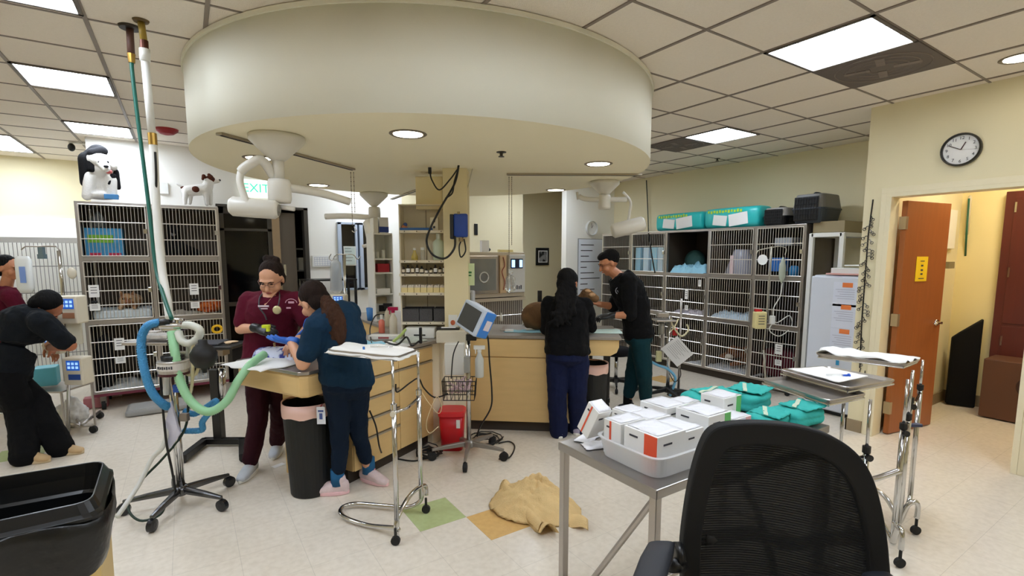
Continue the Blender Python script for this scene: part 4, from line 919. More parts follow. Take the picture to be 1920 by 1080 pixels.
def carrier(yc,xc,w,d,h,label,topc,botc,z=1.972):
    c=V((xc,yc,z)); t=thing('pet_carrier',label,'pet carrier',c)
    # long axis along x (depth), door faces -x
    def shell(z0,z1,sc0,sc1,m,nm):
        q=MB(); rings=[]
        for k in range(5):
            f=k/4; zz=z0+(z1-z0)*f; s=sc0+(sc1-sc0)*f
            rings.append((c+V((0,0,zz)),V((d/2*s,0,0)),V((0,w/2*s,0))))
        q.loft(rings,28,p=5); return q.build(nm,m,t,smooth=False,bevel=.01)
    shell(.005,h*.48,.86,1,botc,'bottom_shell'); shell(h*.49,h*.96,1,.86,topc,'top_shell')
    q=MB(); q.loft([(c+V((0,0,h*.46)),V((d/2*1.03,0,0)),V((0,w/2*1.03,0))),(c+V((0,0,h*.51)),V((d/2*1.03,0,0)),V((0,w/2*1.03,0)))],28,p=5); q.build('rim',botc,t)
    q=MB(); q.box(c+V((-d/2*.97,0,h*.48)),(.012,w*.72,h*.78)); dr=q.build('door',blackp,t,bevel=.01)
    q=MB()
    for k in range(9): yy=-w*.32+k*w*.08; q.tube([c+V((-d/2*1.0-.006,yy,h*.12)),c+V((-d/2*1.0-.006,yy,h*.84))],.003,5)
    for k in range(5): zz=h*.15+k*h*.16; q.tube([c+V((-d/2-.006,-w*.34,zz)),c+V((-d/2-.006,w*.34,zz))],.003,5)
    q.build('door_wires',mat('wire_dark',(52,52,56),.3,.6),dr)
    q=MB(); q.tube(spline([c+V((-.08,0,h*.93)),c+V((-.06,0,h*1.02)),c+V((.06,0,h*1.02)),c+V((.08,0,h*.93))]),.012); q.build('handle',botc,t,smooth=True)
    return t
gtop=mat('carrier_grey',(118,116,114),.5); gbot=mat('carrier_slate',(52,60,70),.5)
carrier(2.93,6.06,.36,.5,.34,'larger grey and slate pet carrier at the near end of the kennel bank',gtop,gbot)
q=MB(); q.box((5.84,2.93,2.02),(.1,.24,.05)); o=q.build('white_liner',paper,bevel=.01); tag(o,'white liner paper at the carrier door','paper') if False else (C.objects.unlink(o))
carrier(3.33,6.08,.3,.42,.22,'smaller black pet carrier between the grey carrier and the pad package',mat('carrier_light',(150,146,140),.5),blackp)
boxthing('cardboard_box',(6.3,2.88-.18,2.04),(.34,.2,.14),mat('kraft',(160,140,104),.8),'brown cardboard carton on the white rack behind the carrier') if False else None
# far column blue stacks
pb=lblue
for i,k in enumerate((.74,.9,1.06,1.18)):
    boxthing('pad_stack',PR(k+.0,1.36+.2,.2),(.3,.1,.36),pb if i%2==0 else mat('pale_blue2',(196,222,236),.8),['first','second','third','fourth'][i]+' upright pale blue pad stack from the left in the far upper kennel','pads',grp='pad stacks')
crumple('blue_drape',PR(1.67,1.362,.22),.6,.36,.2,lblue,'crumpled pale blue drapes in the open upper kennel','drape',-PI/2,41,26,20)
blob('cushion',None,[('e',PR(1.5,1.54,.42),(.12,.16,.16))],mat('teal_cushion',(56,96,92),.8,bump=.3),.012); tag(bpy.data.objects['cushion'],'dark teal cushion at the left of the open upper kennel','cushion')
o=blob('cushion',None,[('e',PR(1.86,1.52,.42),(.12,.12,.14))],mat('teal_cushion'+'2',(74,120,116),.8,bump=.3),.012); tag(o,'lighter teal cushion at the right of the open upper kennel','cushion')
# cones in plastic
q=MB(); 
c=PR(2.34,1.362,.24); q.lathe([(.2,0),(.205,.006),(.09,.33),(.085,.335)],c,20); o=q.build('recovery_cone',mat('cone_plastic',(214,216,232),.25,trans=.35,alpha=.8),smooth=True); tag(o,'clear recovery cones stacked in the third upper kennel','cone')
q=MB(); q.box(PR(2.34,1.5,.03),(.05,.006,.24),ax=YX); q.build('cone_strip',mat('pink_strip',(220,196,200),.6),o)
# near upper kennel items
boxthing('grey_tote',PR(2.98,1.6+.18,.15),(.24,.2,.09),mat('tote_grey',(150,154,160),.5),'grey plastic tote high in the near upper kennel','tote')
boxthing('blue_bin',PR(2.88,1.362+.15,.15),(.16,.16,.16),mat('bin_blue',(40,110,190),.5),'blue plastic bin in the near upper kennel','bin')
q=MB(); q.lathe([(.055,0),(.055,.09),(.05,.12),(.03,.14)],PR(3.08,1.362,.12),18); o=q.build('glass_canister',mat('canister_blue',(40,130,190),.3),smooth=True); tag(o,'small blue banded canister at the right of the near upper kennel','canister')
# middle row bedding
crumple('striped_blanket',PR(2.34,.785,.22),.62,.34,.14,mat('striped_bed',(196,216,232),.9,bump=.4),'blue and white bedding in the third middle kennel','blanket',-PI/2,51)
crumple('towel_pile',PR(1.67,.785,.22),.58,.34,.09,mat('lavender_towel',(196,190,206),.9,bump=.4),'grey lavender towels in the second middle kennel','towel',-PI/2,57)
# bottom: dog lying in kennel
p=PR(2.42,.13,.28); crumple('newspaper',PR(2.2,.106,.28),1.0,.4,.06,mat('newsprint',(188,190,196),.9,var=.3,vscale=30),'crumpled newspaper pads under the brown dog in the bottom kennel','paper',-PI/2,61)
t=thing('brown_dog','brown and white dog lying in the bottom kennel of the right bank','dog',p)
bm=tabby((128,76,44),(96,54,30)); 
blob('body',t,[('e',p+V((.15,-.1,.18)),(.14,.28,.13)),('e',p+V((.02,.16,.2)),(.085,.1,.09)),('c',p+V((-.02,.18,.18)),.05,p+V((-.1,.26,.14)),.03),('c',p+V((.05,.1,.26)),.03,p+V((.07,.06,.18)),.015),('c',p+V((0,.0,.1)),.04,p+V((-.1,.1,.06)),.03)],bm,.01)
q=MB(); q.ell(p+V((-.04,.2,.15)),(.06,.08,.045)); q.build('white_muzzle',mat('white_fur',(216,208,196),.9),t,smooth=True)
boxthing('maroon_cushion',PR(2.93,.29,.4),(.5,.36,.34),mat('maroon_cloth',(92,26,40),.9,bump=.4),'dark maroon cushion in the bottom near kennel','cushion',-PI/2,.05)
# white rack and box behind, fridge
t=thing('white_rack','white square tube rack between the kennels and the refrigerator','rack',(6.0,2.75,0))
q=MB(); s_=.045
for x,y in ((5.85,2.86),(6.45,2.86),(6.45,2.55),(5.85,2.55)): q.bb((x-s_/2,y-s_/2,0),(x+s_/2,y+s_/2,1.86 if x>5.5 else 1.8))
for y in(2.86,2.55): q.bb((5.85,y-s_/2,1.82),(6.45,y+s_/2,1.865))
for x in(5.85,6.45): q.bb((x-s_/2,2.55,1.82),(x+s_/2,2.86,1.865))
q.build('tube_frame',whitep,t,bevel=.003)
boxthing('kraft_box',(6.15,2.71,1.93),(.55,.32,.12),mat('kraft_dark',(150,136,104),.8),'flat brown box lying on top of the white tube rack')
t=thing('refrigerator','white small refrigerator with taped instruction sheets beside the wall corner','refrigerator',(5.75,2.35,0))
q=MB(); q.bb((5.46,2.09,.03),(6.1,2.62,1.42)); fr=mat('fridge_white',(208,214,226),.35,bump=.02); q.build('cabinet',fr,t,bevel=.01)
q=MB(); q.bb((5.40,2.09,.05),(5.455,2.62,1.41)); dr=q.build('door',fr,t,bevel=.012)
q=MB(); q.bb((5.46,2.1,0),(6.0,2.6,.03)); q.build('feet',blackp,t)
om=mat('orange_sticker',(232,128,66),.6)
for k,(v0,v1) in enumerate(((532,568),(573,610),(618,655))):
    pa=PX(1562,v0,5.396); pb_=PX(1596,v1,5.396)
    z0,z1=pb_.z,pa.z; y0,y1=2.18,2.40
    q=MB(); q.bb((5.394,y0,z0-.04),(5.398,y1,z1+.02)); s=q.build('instruction_sheet',mat('sheet_blue_white',(214,220,236),.7),dr)
    q=MB(); q.bb((5.391,y0+.05,z1-.03),(5.394,y0+.14,z1+.015)); q.build('orange_heading',om,s)
    q=MB()
    for j in range(5): q.bb((5.392,y0+.03,z1-.055-j*.022),(5.394,y1-.02-.02*(j%3),z1-.052-j*.022))
    q.build('sheet_text',mat('pale_ink',(150,150,176),.7),s)
boxthing('plastic_tub',(5.62,2.3,1.46),(.26,.36,.07),mat('tub_white',(222,222,220),.5),'white shallow tub on top of the refrigerator','tub'); boxthing('paper_pile',(5.6,2.36,1.435-.0),(.3,.3,.016),mat('pinkish_paper',(210,160,150),.7),'thin stack of pink and white papers under the white tub','papers') 
boxthing('folded_sheet',(5.66,2.27,1.52),(.2,.24,.012),paper,'white folded sheet resting on the tub above the refrigerator','paper')
# clamp rack: strip with hanging clips on wall corner
t=thing('clip_strip','long black strip of hanging clips on the cream wall edge','clip strip',PX(1625,500,5.09))
q=MB(); q.tube([PX(1637,374,5.085),PX(1628,440,5.085),PX(1622,520,5.085),PX(1616,600,5.085),PX(1612,690,5.085)],.006,6); q.build('strip',mat('dark_metal',(50,48,46),.4,.6),t)
r=random.Random(5)
for k in range(44):
    v=405+k*6.3; u=1634-(v-374)*.075; p=PX(u,v,5.075); sgn=1 if r.random()<.5 else -1; a=r.uniform(.3,1.2)
    q=MB(); e=p+V((-.01,sgn*.045*math.cos(a),-.04*math.sin(a))); q.tube([p,(p+e)/2+V((0,0,.012)),e],.0035,5); c=e
    q.tube([c+V((0,.012*math.cos(j*PI/4),.012*math.sin(j*PI/4))) for j in range(9)],.003,4); q.build('clip',mat('clip_metal',(96,92,86),.35,.7) if k%3 else blackp,t)
q=MB(); q.tube(spline([PX(1614,690,5.085),PX(1612,700,5.07),PX(1620,706,5.07),PX(1622,695,5.07)]),.004); q.build('end_hook',blackp,t)
# ---------- far left: white cage wall, wall ledge
t=thing('white_kennel','white wire kennel wall at the far left behind the bending person','kennel',(-1.6,7.6,0))
q=MB(); wm_=mat('white_wire',(206,206,204),.4)
wy=7.6
q.bb((-3.0,wy,.1),(-.93,wy+.03,.16)); q.bb((-3.0,wy-.02,1.76),(-.93,wy+.03,1.82)); q.bb((-.97,wy,0),(-.93,wy+.03,1.82)); q.bb((-1.95,wy,0),(-1.91,wy+.03,1.82)); q.bb((-3,wy,0),(-2.96,wy+.03,1.82)); q.build('frame',wm_,t)
q=MB(); k=0
for k in range(60): q.tube([(-2.96+k*.034,wy+.01,.15),(-2.96+k*.034,wy+.01,1.77)],.003,4,cap=False)
for z in (.5,.85,1.2,1.5): q.tube([(-3,wy,z),(-.93,wy,z)],.005,5)
q.build('wire_door',mat('grey_wire',(150,150,150),.3,.5),t)
q=MB(); q.bb((-3.0,wy+.6,0),(-.93,wy+.62,1.8)); q.build('back_panel',whitep,t)
# side room bits
t=thing('black_folded_mat','tall black folded mat leaning in the corner of the side room','mat',(6.9,1.75,0))
q=MB(); P=[G(1772,755),G(1830,762)]; P[0].z=P[1].z=0
a=V((6.86,1.84,0)); c_=V((6.93,1.62,0))
z=[(a,0),(c_,0),(c_+V((0,0,.98)),0)]
vs=[]; th=V((.06,.03,0))
for o_ in (V((0,0,0)),th):
    vs+= [a+o_+V((0,0,.012)), c_+o_+V((0,0,.012)), c_+o_+V((0,-.0,.96)), a+o_+(c_-a)*.25+V((0,0,.80)), a+o_+V((0,0,.74))]
n=5; q.add(vs,[(0,1,2,3,4),(9,8,7,6,5)]+[(i,i+5,(i+1)%5+5,(i+1)%5) for i in range(5)]); q.build('mat_body',blackf,t,bevel=.01)
t=thing('brown_bin_cabinet','brown box bin with round hole in its side in the side room','bin',(6.9,1.25,0))
bx0=V((6.72,1.52,0)); bm_=mat('brown_box',(92,58,38),.6)
q=MB(); q.bb((6.62,.6,.012),(6.98,1.52,.60)); q.build('box_body',bm_,t,bevel=.01)
q=MB(); q.lathe([(.09,0),(.1,.0),(.1,.012),(.085,.014)],V((6.62,1.17,.37)),24,ax=axes(V((0,-1,0)),UP,V((-1,0,0)))); q.build('hole_ring',mat('ring_dark',(54,30,20),.4),t)
q=MB(); q.lathe([(.083,0),(.083,.006)],V((6.62,1.17,.37)),24,ax=axes(V((0,-1,0)),UP,V((-1,0,0)))); q.build('hole_inside',mat('hole_light',(196,184,150),.6),t)
# bottle rack/pole on side-room wall
t=thing('wall_gas_line','pale wall pipe with green hose on the side room wall','pipe',(6.6,1.86,1.8))
q=MB(); q.tube([PY(1826,345,1.87),PY(1818,375,1.87),PY(1812,440,1.87)],.018,10); q.build('pipe',ivory,t,smooth=True); q=MB(); q.tube([PY(1817,372,1.86),PY(1812,440,1.86),PY(1810,480,1.86)],.009,8); q.build('hose',mat('hose_green_dark',(30,92,70),.5),t,smooth=True)
boxthing('wall_rack',PY(1778,497,1.87),(.16,.06,.07),mat('wire_rack',(150,140,110),.5,.4),'small wire rack with supplies on the side room wall','rack'); 
q=MB(); q.tube([PY(1795,372,1.9),PY(1795,372,1.9)+V((0,0,-.0))+V((.001,0,0))],.001); 
boxthing('hanging_sheets',PY(1785,430,1.9),(.22,.01,.4),mat('white_sheets',(234,232,222),.7),'white sheets pinned on the side room wall beside the door leaf','paper')
# ================= PEOPLE =================
skin1=mat('skin_warm',(214,160,128),.5,bump=.05,bscale=200); skin2=mat('skin_tan',(190,128,92),.5,bump=.05,bscale=200); skin3=mat('skin_brown',(178,112,78),.5)
hairb=mat('hair_dark_brown',(34,22,17),.86,bump=.9,bscale=70,stretch=(1,1,.15),var=.5,vscale=30); hairk=mat('hair_black',(8,7,8),.87,bump=.9,bscale=70,stretch=(1,1,.2),var=.3)
hairl=mat('hair_brown_streaked',(62,38,25),.86,bump=.9,bscale=80,stretch=(1,1,.12),var=.6,vscale=26)
def person(name,label,base,J,spec):
    """J: joints in world space; spec: outfit"""
    t=thing(name,label,'person',(base[0],base[1],0))
    g=spec; sk=g['skin']; k=g.get('k',1.0)
    P,Cc,N=J['pel'],J['chest'],J['neck']; HL,HR=J['hipL'],J['hipR']; SL,SR=J['shL'],J['shR']
    hs=(HL-HR).normalized(); ss=(SL-SR).normalized()
    def torso(q,e=0.0,z0=-.10,mid=(.95,1.0),hipw=None,chw=None):
        up=(N-P); L=up.length; 
        pts=[(-.17,.9,.85,0),(-.08,1.0,1.0,0),(.08,.96,.95,.1),(.28,g.get('waist',.85),g.get('wd',.85),.35),(.5,.94,.95,.7),(.72,1.0,1.0,1),(.88,.92,.82,1),(.98,.5,.6,1)]
        hw=hipw or g.get('hipw',.175); cw=chw or g.get('chw',.175); hd=g.get('hd',.125); cd_=g.get('cd',.125)
        rings=[]
        # spine curve P -> Cc -> N
        for f,wx_,wy_,b in pts:
            if f<z0: continue
            if f<=.6: c=P.lerp(Cc,max(f,-.3)/.6) if f>=0 else P+(P-Cc)*(-f)
            else: c=Cc.lerp(N,(f-.6)/.4)
            sd=(hs*(1-b)+ss*b).normalized(); upv=((Cc-P) if f<.6 else (N-Cc)).normalized()
            fr=upv.cross(sd).normalized()
            w_2=hw*(1-b)+cw*b; d_2=hd*(1-b)+cd_*b
            rings.append((c,sd*(w_2*wx_+e),fr*(d_2*wy_+e)))
        q.loft(rings,24,p=2.3)
    def arm(q,side,e=0,upto=1.0,f=1.0):
        s,el,w=J['sh'+side],J['el'+side],J['wr'+side]
        q.cap(s,.062*k*f+e,el if upto>=1 else s.lerp(el,upto),(.046 if upto>=1 else .052)*k*f+e)
        if upto>1: q.cap(el,.044*k*f+e,el.lerp(w,min(1,upto-1)),(.030 if upto>=2 else .036)*k*f+e)
    # body
    q=MB(); torso(q,-.012)
    for s in 'LR':
        arm(q,s,-.004,2); hp,kn,an=J['hip'+s],J['kn'+s],J['an'+s]
        q.cap(hp,.07*k,kn,.045*k); q.cap(kn,.044*k,an,.032*k); q.cap(an,.032,an+J['toe'+s]*.07-V((0,0,.045)),.02)
    q.cap(N-(N-Cc).normalized()*.03,.055*k,J['head']-J['hup']*.06,.05*k)
    Hc,Fd,Hu=J['head'],J['hfwd'].normalized(),J['hup'].normalized(); Sd=Fd.cross(Hu).normalized(); Hu=Sd.cross(Fd).normalized()
    R=axes(Sd,Fd,Hu); hk=g.get('hk',1.0)
    def hp_(x,y,z): return Hc+R@(V((x,y,z))*hk)
    q.ell(hp_(0,-.012,.028),(.075*hk,.095*hk,.088*hk),20,14,R); q.ell(hp_(0,.025,-.03),(.062*hk,.068*hk,.075*hk),18,12,R); q.ell(hp_(0,.055,-.082),(.03*hk,.03*hk,.024*hk),12,8,R)
    q.cap(hp_(0,.088,.012),.010*hk,hp_(0,.108,-.022),.015*hk); q.ell(hp_(0,.076,.034),(.055*hk,.02*hk,.012*hk),12,8,R)
    q.ell(hp_(0,.086,-.052),(.026*hk,.014*hk,.012*hk),12,8,R)
    for s in(-1,1): q.ell(hp_(s*.077,-.005,-.005),(.010*hk,.018*hk,.032*hk),12,8,R); q.ell(hp_(s*.04,.06,-.03),(.028*hk,.028*hk,.03*hk),10,8,R)
    hands={}
    def hand(q,side,e=0.0):
        w=J['wr'+side]; d=J['hd'+side].normalized(); n=J['hn'+side].normalized(); n=(n-d*n.dot(d)).normalized(); a=d.cross(n)
        th=1 if J.get('th'+side,1)>0 else -1; cu=J.get('cu'+side,.45)
        q.loft([(w-d*.03,a*(.026+e),n*(.022+e)),(w+d*.01,a*(.030+e),n*(.018+e)),(w+d*.05,a*(.040+e),n*(.015+e)),(w+d*.088,a*(.041+e),n*(.013+e)),(w+d*.096,a*(.034+e),n*(.009+e))],14,p=2.6)
        for i,(o,L) in enumerate([(-.030,.066),(-.010,.076),(.011,.072),(.031,.056)]):
            p=w+d*.086+a*(o*th); r=.0085+e*.7; dd=d+a*(o*th)*2.0; dd.normalize(); c=cu*(1+.12*i)
            for sgi in range(3):
                l=L*(.42,.32,.26)[sgi]; ang=c*(sgi+.5)*.9; v_=dd*math.cos(ang)+n*math.sin(ang); p2=p+v_*l; q.cap(p,r,p2,r*.92,8); p=p2; r*=.92
        p=w+d*.02-a*(.028*th); v_=(d*.75-a*(.75*th)+n*.35).normalized(); p2=p+v_*.045; q.cap(p,.0125+e*.7,p2,.0105+e*.7,8); v2=(d*1.0-a*(.25*th)+n*.5).normalized(); q.cap(p2,.0105+e*.7,p2+v2*.032,.009+e*.7,8)
    for s in 'LR': hand(q,s)
    b=q.build('body',sk,t,remesh=.0055,sm=1)
    # eyes, brows, lips
    q=MB()
    for s in(-1,1): q.ell(hp_(s*.030,.0805,.012),(.010*hk,.006*hk,.0042*hk),10,8,R)
    q.build('eyes',mat('eye_dark',(46,34,30),.3),t,smooth=True)
    q=MB()
    for s in(-1,1): q.tube([hp_(s*.014,.092,.030),hp_(s*.032,.092,.036),hp_(s*.050,.079,.028)],[.003,.0038,.0022],6)
    q.build('eyebrows',g['hair'],t,smooth=True)
    q=MB(); q.ell(hp_(0,.099,-.0515),(.020*hk,.006*hk,.006*hk),12,8,R); q.build('lips',mat('lips',(176,92,84),.5),t,smooth=True)
    # hair cap
    hm=g['hair']; q=MB()
    q.ell(hp_(0,-.036,.046),(.084*hk,.094*hk,.086*hk),22,16,R)
    if g.get('hairlow',1): q.ell(hp_(0,-.055,-.012),(.080*hk,.062*hk,.085*hk),18,12,R)
    for e in g.get('hairx',[]):
        if e[0]=='e': q.ell(hp_(*e[1]),tuple(x*hk for x in e[2]),16,12,R)
        else: q.cap(hp_(*e[1]),e[2],hp_(*e[3]),e[4])
    q.build('hair',hm,t,remesh=.006,sm=1,disp=.006,dscale=.02)
    for nm,els,m_ in g.get('hairparts',[]):
        q=MB()
        for e in els: q.tube(spline([hp_(*p) if not isinstance(p,V) else p for p in e[0]],6),spl(e[1],len(spline([V((0,0,0))]*len(e[0]),6))),10)
        q.build(nm,m_,t,remesh=.007,sm=1,disp=.016,dscale=.03)
    if g.get('glasses'):
        q=MB(); gm=mat('glasses_frame',g['glasses'],.3)
        for s in(-1,1):
            q.tube([hp_(s*.031+.021*math.cos(j*PI/7),.097-.01*abs(s*.031+.021*math.cos(j*PI/7))/.05,.010+.017*math.sin(j*PI/7)) for j in range(15)],.0012,6)
            q.tube([hp_(s*.052,.086,.014),hp_(s*.078,.04,.01),hp_(s*.082,-.01,.008)],.002,6)
        q.tube([hp_(-.010,.1,.014),hp_(.010,.1,.014)],.002,6); q.build('glasses',gm,t,smooth=True)
    # top
    q=MB(); torso(q,g.get('loose',.014),z0=g.get('hem',-.1))
    for s in 'LR': 
        q.ell(J['sh'+s],.078*k); arm(q,s,.014,g.get('sleeve',.55)); 
        # shoulder bridge
        q.cap(Cc.lerp(N,.75),.075*k,J['sh'+s],.068*k)
    if g.get('coll'): q.cap(N,.068,N+(N-Cc).normalized()*.02,.06)
    top=q.build('top',g['top'],t,remesh=.007,sm=1,disp=g.get('fold',.02),dscale=.09)
    # neckline skin V patch
    if g.get('vneck'):
        fr=(N-Cc).normalized().cross(ss).normalized(); fr=fr if fr.dot(Fd)>0 else -fr
        q=MB(); a=N+fr*.055; u_=(N-Cc).normalized(); c0=Cc.lerp(N,.62)+fr*.137
        q.add([a+ss*.06+u_*.03,a-ss*.06+u_*.03,c0,a+ss*.06+u_*.03-fr*.03,a-ss*.06+u_*.03-fr*.03,c0-fr*.03],[(0,1,2),(3,5,4),(0,3,4,1),(1,4,5,2),(2,5,3,0)]); q.build('neckline_skin',sk,t)
    # trousers
    q=MB(); lo=g.get('legr',(.098,.072,.060))
    q.loft([(P+(P-Cc).normalized()*.0+V((0,0,.07)),hs*(g.get('hipw',.175)*.94+.006),hs.cross(UP)*(g.get('hd',.125)*.95)),(P,hs*(g.get('hipw',.175)+.008),hs.cross(UP)*(g.get('hd',.125)+.012)),(P-V((0,0,.08)),hs*(g.get('hipw',.175)+.006),hs.cross(UP)*(g.get('hd',.125)+.01)),(P-V((0,0,.14)),hs*.12,hs.cross(UP)*.08)],22,p=2.3)
    for s in 'LR':
        hp,kn,an=J['hip'+s],J['kn'+s],J['an'+s]; q.cap(hp-V((0,0,.02)),lo[0],kn,lo[1]); q.cap(kn,lo[1],an+(kn-an).normalized()*g.get('cuff',.03),lo[2])
    q.build('trousers',g['bottom'],t,remesh=.008,sm=1,disp=g.get('foldp',.022),dscale=.1)
    # shoes
    for s in 'LR':
        an=J['an'+s]; td=J['toe'+s].copy(); td.z=0; td.normalize(); sd=V((-td.y,td.x,0)); f=V((an.x,an.y,0))
        q=MB(); q.loft([(f-td*.075+V((0,0,.045)),sd*.012,V((0,0,.02))),(f-td*.065+V((0,0,.05)),sd*.032,V((0,0,.042))),(f-td*.02+V((0,0,.055)),sd*.037,V((0,0,.052))),(f+td*.06+V((0,0,.045)),sd*.042,V((0,0,.040))),(f+td*.12+V((0,0,.034)),sd*.043,V((0,0,.028))),(f+td*.165+V((0,0,.028)),sd*.032,V((0,0,.02))),(f+td*.178+V((0,0,.025)),sd*.012,V((0,0,.01)))],18,p=2.4)
        q.cap(f-td*.012+V((0,0,.07)),.040,f-td*.012+V((0,0,.105)),.043); q.cap(f+td*.01+V((0,0,.06)),.038,f+td*.075+V((0,0,.05)),.036)
        sh=q.build('shoe',g['shoe'],t,remesh=.006,sm=1)
        q=MB(); pl=[]
        for a_ in range(20):
            x=math.cos(a_*2*PI/20); y=math.sin(a_*2*PI/20); pl.append(f+td*(.052+.130*x)+sd*(.045*y*(1-.1*x)))
        q.prism([(p.x,p.y) for p in pl],.002,.026); q.build('sole',g.get('sole',whitep),sh,bevel=.004)
        if g.get('lace'):
            q=MB()
            for j in range(4): c=f+td*(.035+.024*j)+V((0,0,.092-.014*j)); q.tube([c-sd*.022,c+sd*.022+td*.008],.004,6)
            q.build('laces',g['lace'],sh)
        if g.get('sock'):
            q=MB(); q.tube([an+V((0,0,-.02)),an+V((0,0,.09))],.046,12); q.build('sock',g['sock'],t,smooth=True)
    if g.get('glove'):
        for s in g.get('gl','LR'):
            q=MB(); hand(q,s,.0035); w=J['wr'+s]; d=J['hd'+s].normalized(); q.cap(w-d*.035,.034,w,.033)
            q.build('glove',g['glove'] if not isinstance(g['glove'],dict) else g['glove'][s],t,remesh=.005,sm=1)
    return t,hp_,R
def spl(r,n):
    if not isinstance(r,(list,tuple)): return r
    out=[]
    for i in range(n):
        f=i/(n-1)*(len(r)-1); j=min(int(f),len(r)-2); out.append(r[j]+(r[j+1]-r[j])*(f-j))
    return out
def ft(u,v): p=G(u,v,0); return V((p.x,p.y,.085))
scr=mat('maroon_scrubs',(84,10,34),.9,bump=.25,bscale=60,var=.1); scp=mat('maroon_trousers',(46,8,20),.9,bump=.25,bscale=60,var=.1)
blu=mat('navy_teal_scrubs',(16,46,70),.9,bump=.25,bscale=60,var=.1); blp=mat('navy_joggers',(11,28,48),.9,bump=.25,bscale=60,var=.1)
bgl=mat('blue_nitrile',(34,104,206),.4); kgl=mat('black_nitrile',(20,20,22),.4)
shg=mat('shoe_grey_mesh',(190,196,204),.7,bump=.3,bscale=150); pinkm=mat('hot_pink_lace',(226,60,120),.6); shp=mat('shoe_pink_white',(226,206,208),.7,bump=.3,bscale=150,var=.15,vscale=25); solep=mat('sole_pink',(238,196,200),.5)
# --- maroon scrubs, facing camera, looking down
D=3.64
J=dict(pel=W(505,672,D+.05),chest=W(512,590,D+.03),neck=W(513,548,D-.0),hipL=W(527,690,D+.05),hipR=W(485,690,D+.05),shL=W(555,566,D+.02),shR=W(468,566,D+.02),
 elL=W(580,612,D-.02),elR=W(452,616,D-.03),wrL=W(556,640,D-.22),wrR=W(484,616,D-.2),hdL=V((-.5,-.75,-.3)),hnL=V((0,0,-1)),hdR=(RGT*.9-FWD*.35-UP*.12),hnR=(FWD*.5-UP*.6),thR=-1,
 knL=W(525,775,D+.16),knR=W(484,785,D-.03),anL=ft(521,848)+V((0,0,.0)),anR=ft(471,888),toeL=-FWD*.9+RGT*.2,toeR=-FWD*.95+RGT*.05,
 head=W(509,524,D-.03),hfwd=(-FWD*.88-UP*.52+RGT*.05),hup=UP,cuR=.7)
t1,hp1,R1=person('person','person in maroon scrubs with glasses and tied up hair looking down at a wrapped pet',(.44,4.06),J,dict(skin=skin1,hair=hairb,top=scr,bottom=scp,shoe=shg,lace=pinkm,sleeve=.75,glove=kgl,gl='R',vneck=1,glasses=(120,84,80),hipw=.178,chw=.172,waist=.96,cd=.13,fold=.022,loose=.02,hem=-.18,
  hairx=[('e',(0,-.085,.10),(.05,.045,.045)),('e',(.03,-.09,.12),(.03,.03,.03)),('e',(-.035,-.08,.11),(.03,.03,.03))]))
# stethoscope
nk=J['neck']; q=MB(); st_=mat('grey_tubing',(60,62,66),.5)
fr=-FWD
cs=[W(486,556,D-.06),W(484,570,D-.15),W(488,588,D-.17),W(492,600,D-.175)]
q.tube(spline([W(500,545,D-.02),W(488,556,D-.1),W(486,575,D-.165),W(496,590,D-.175),W(500,600,D-.175)]),.005)
q.tube(spline([W(524,548,D-.04),W(524,562,D-.15),W(521,575,D-.172)]),.004); q.build('stethoscope_tubing',st_,t1,smooth=True)
q=MB(); q.lathe([(.001,0),(.028,.002),(.03,.012),(.02,.018)],W(520.5,581,D-.185),18,ax=axes(RGT,UP,fr)); q.build('stethoscope_chestpiece',mat('pale_gold',(214,206,160),.3,.5),t1,smooth=True)
# chest marks
q=MB(); c=W(494,574,D-.17); q.box(c,(.075,.004,.012),ax=axes(RGT,FWD,UP)); q.box(c-V((0,0,.018)),(.055,.004,.007),ax=RC); q.build('name_embroidery',mat('white_thread',(220,200,210),.8),t1)
q=MB(); c=W(546,568,D-.165); q.tube([c+RGT*(.04*math.cos(a))+UP*(.028*math.sin(a)) for a in [PI*j/8 for j in range(9)]],.0025,5); q.box(c+V((0,0,.004)),(.04,.004,.014),ax=RC); q.box(c-V((0,0,.035))-RGT*.02,(.03,.004,.01),ax=RC); q.build('logo_embroidery',mat('pink_thread',(206,160,176),.8),t1)
# black gloved hand holds yellow tape
p=W(499,612,D-.3); q=MB(); q.box(p,(.05,.03,.022),ax=RC); q.box(p-UP*.02+RGT*.012,(.02,.025,.03),ax=RC); o=q.build('yellow_tool',mat('neon_yellow',(214,226,50),.4),bevel=.004); tag(o,'neon yellow clip tool held by the black gloved hand','tool')
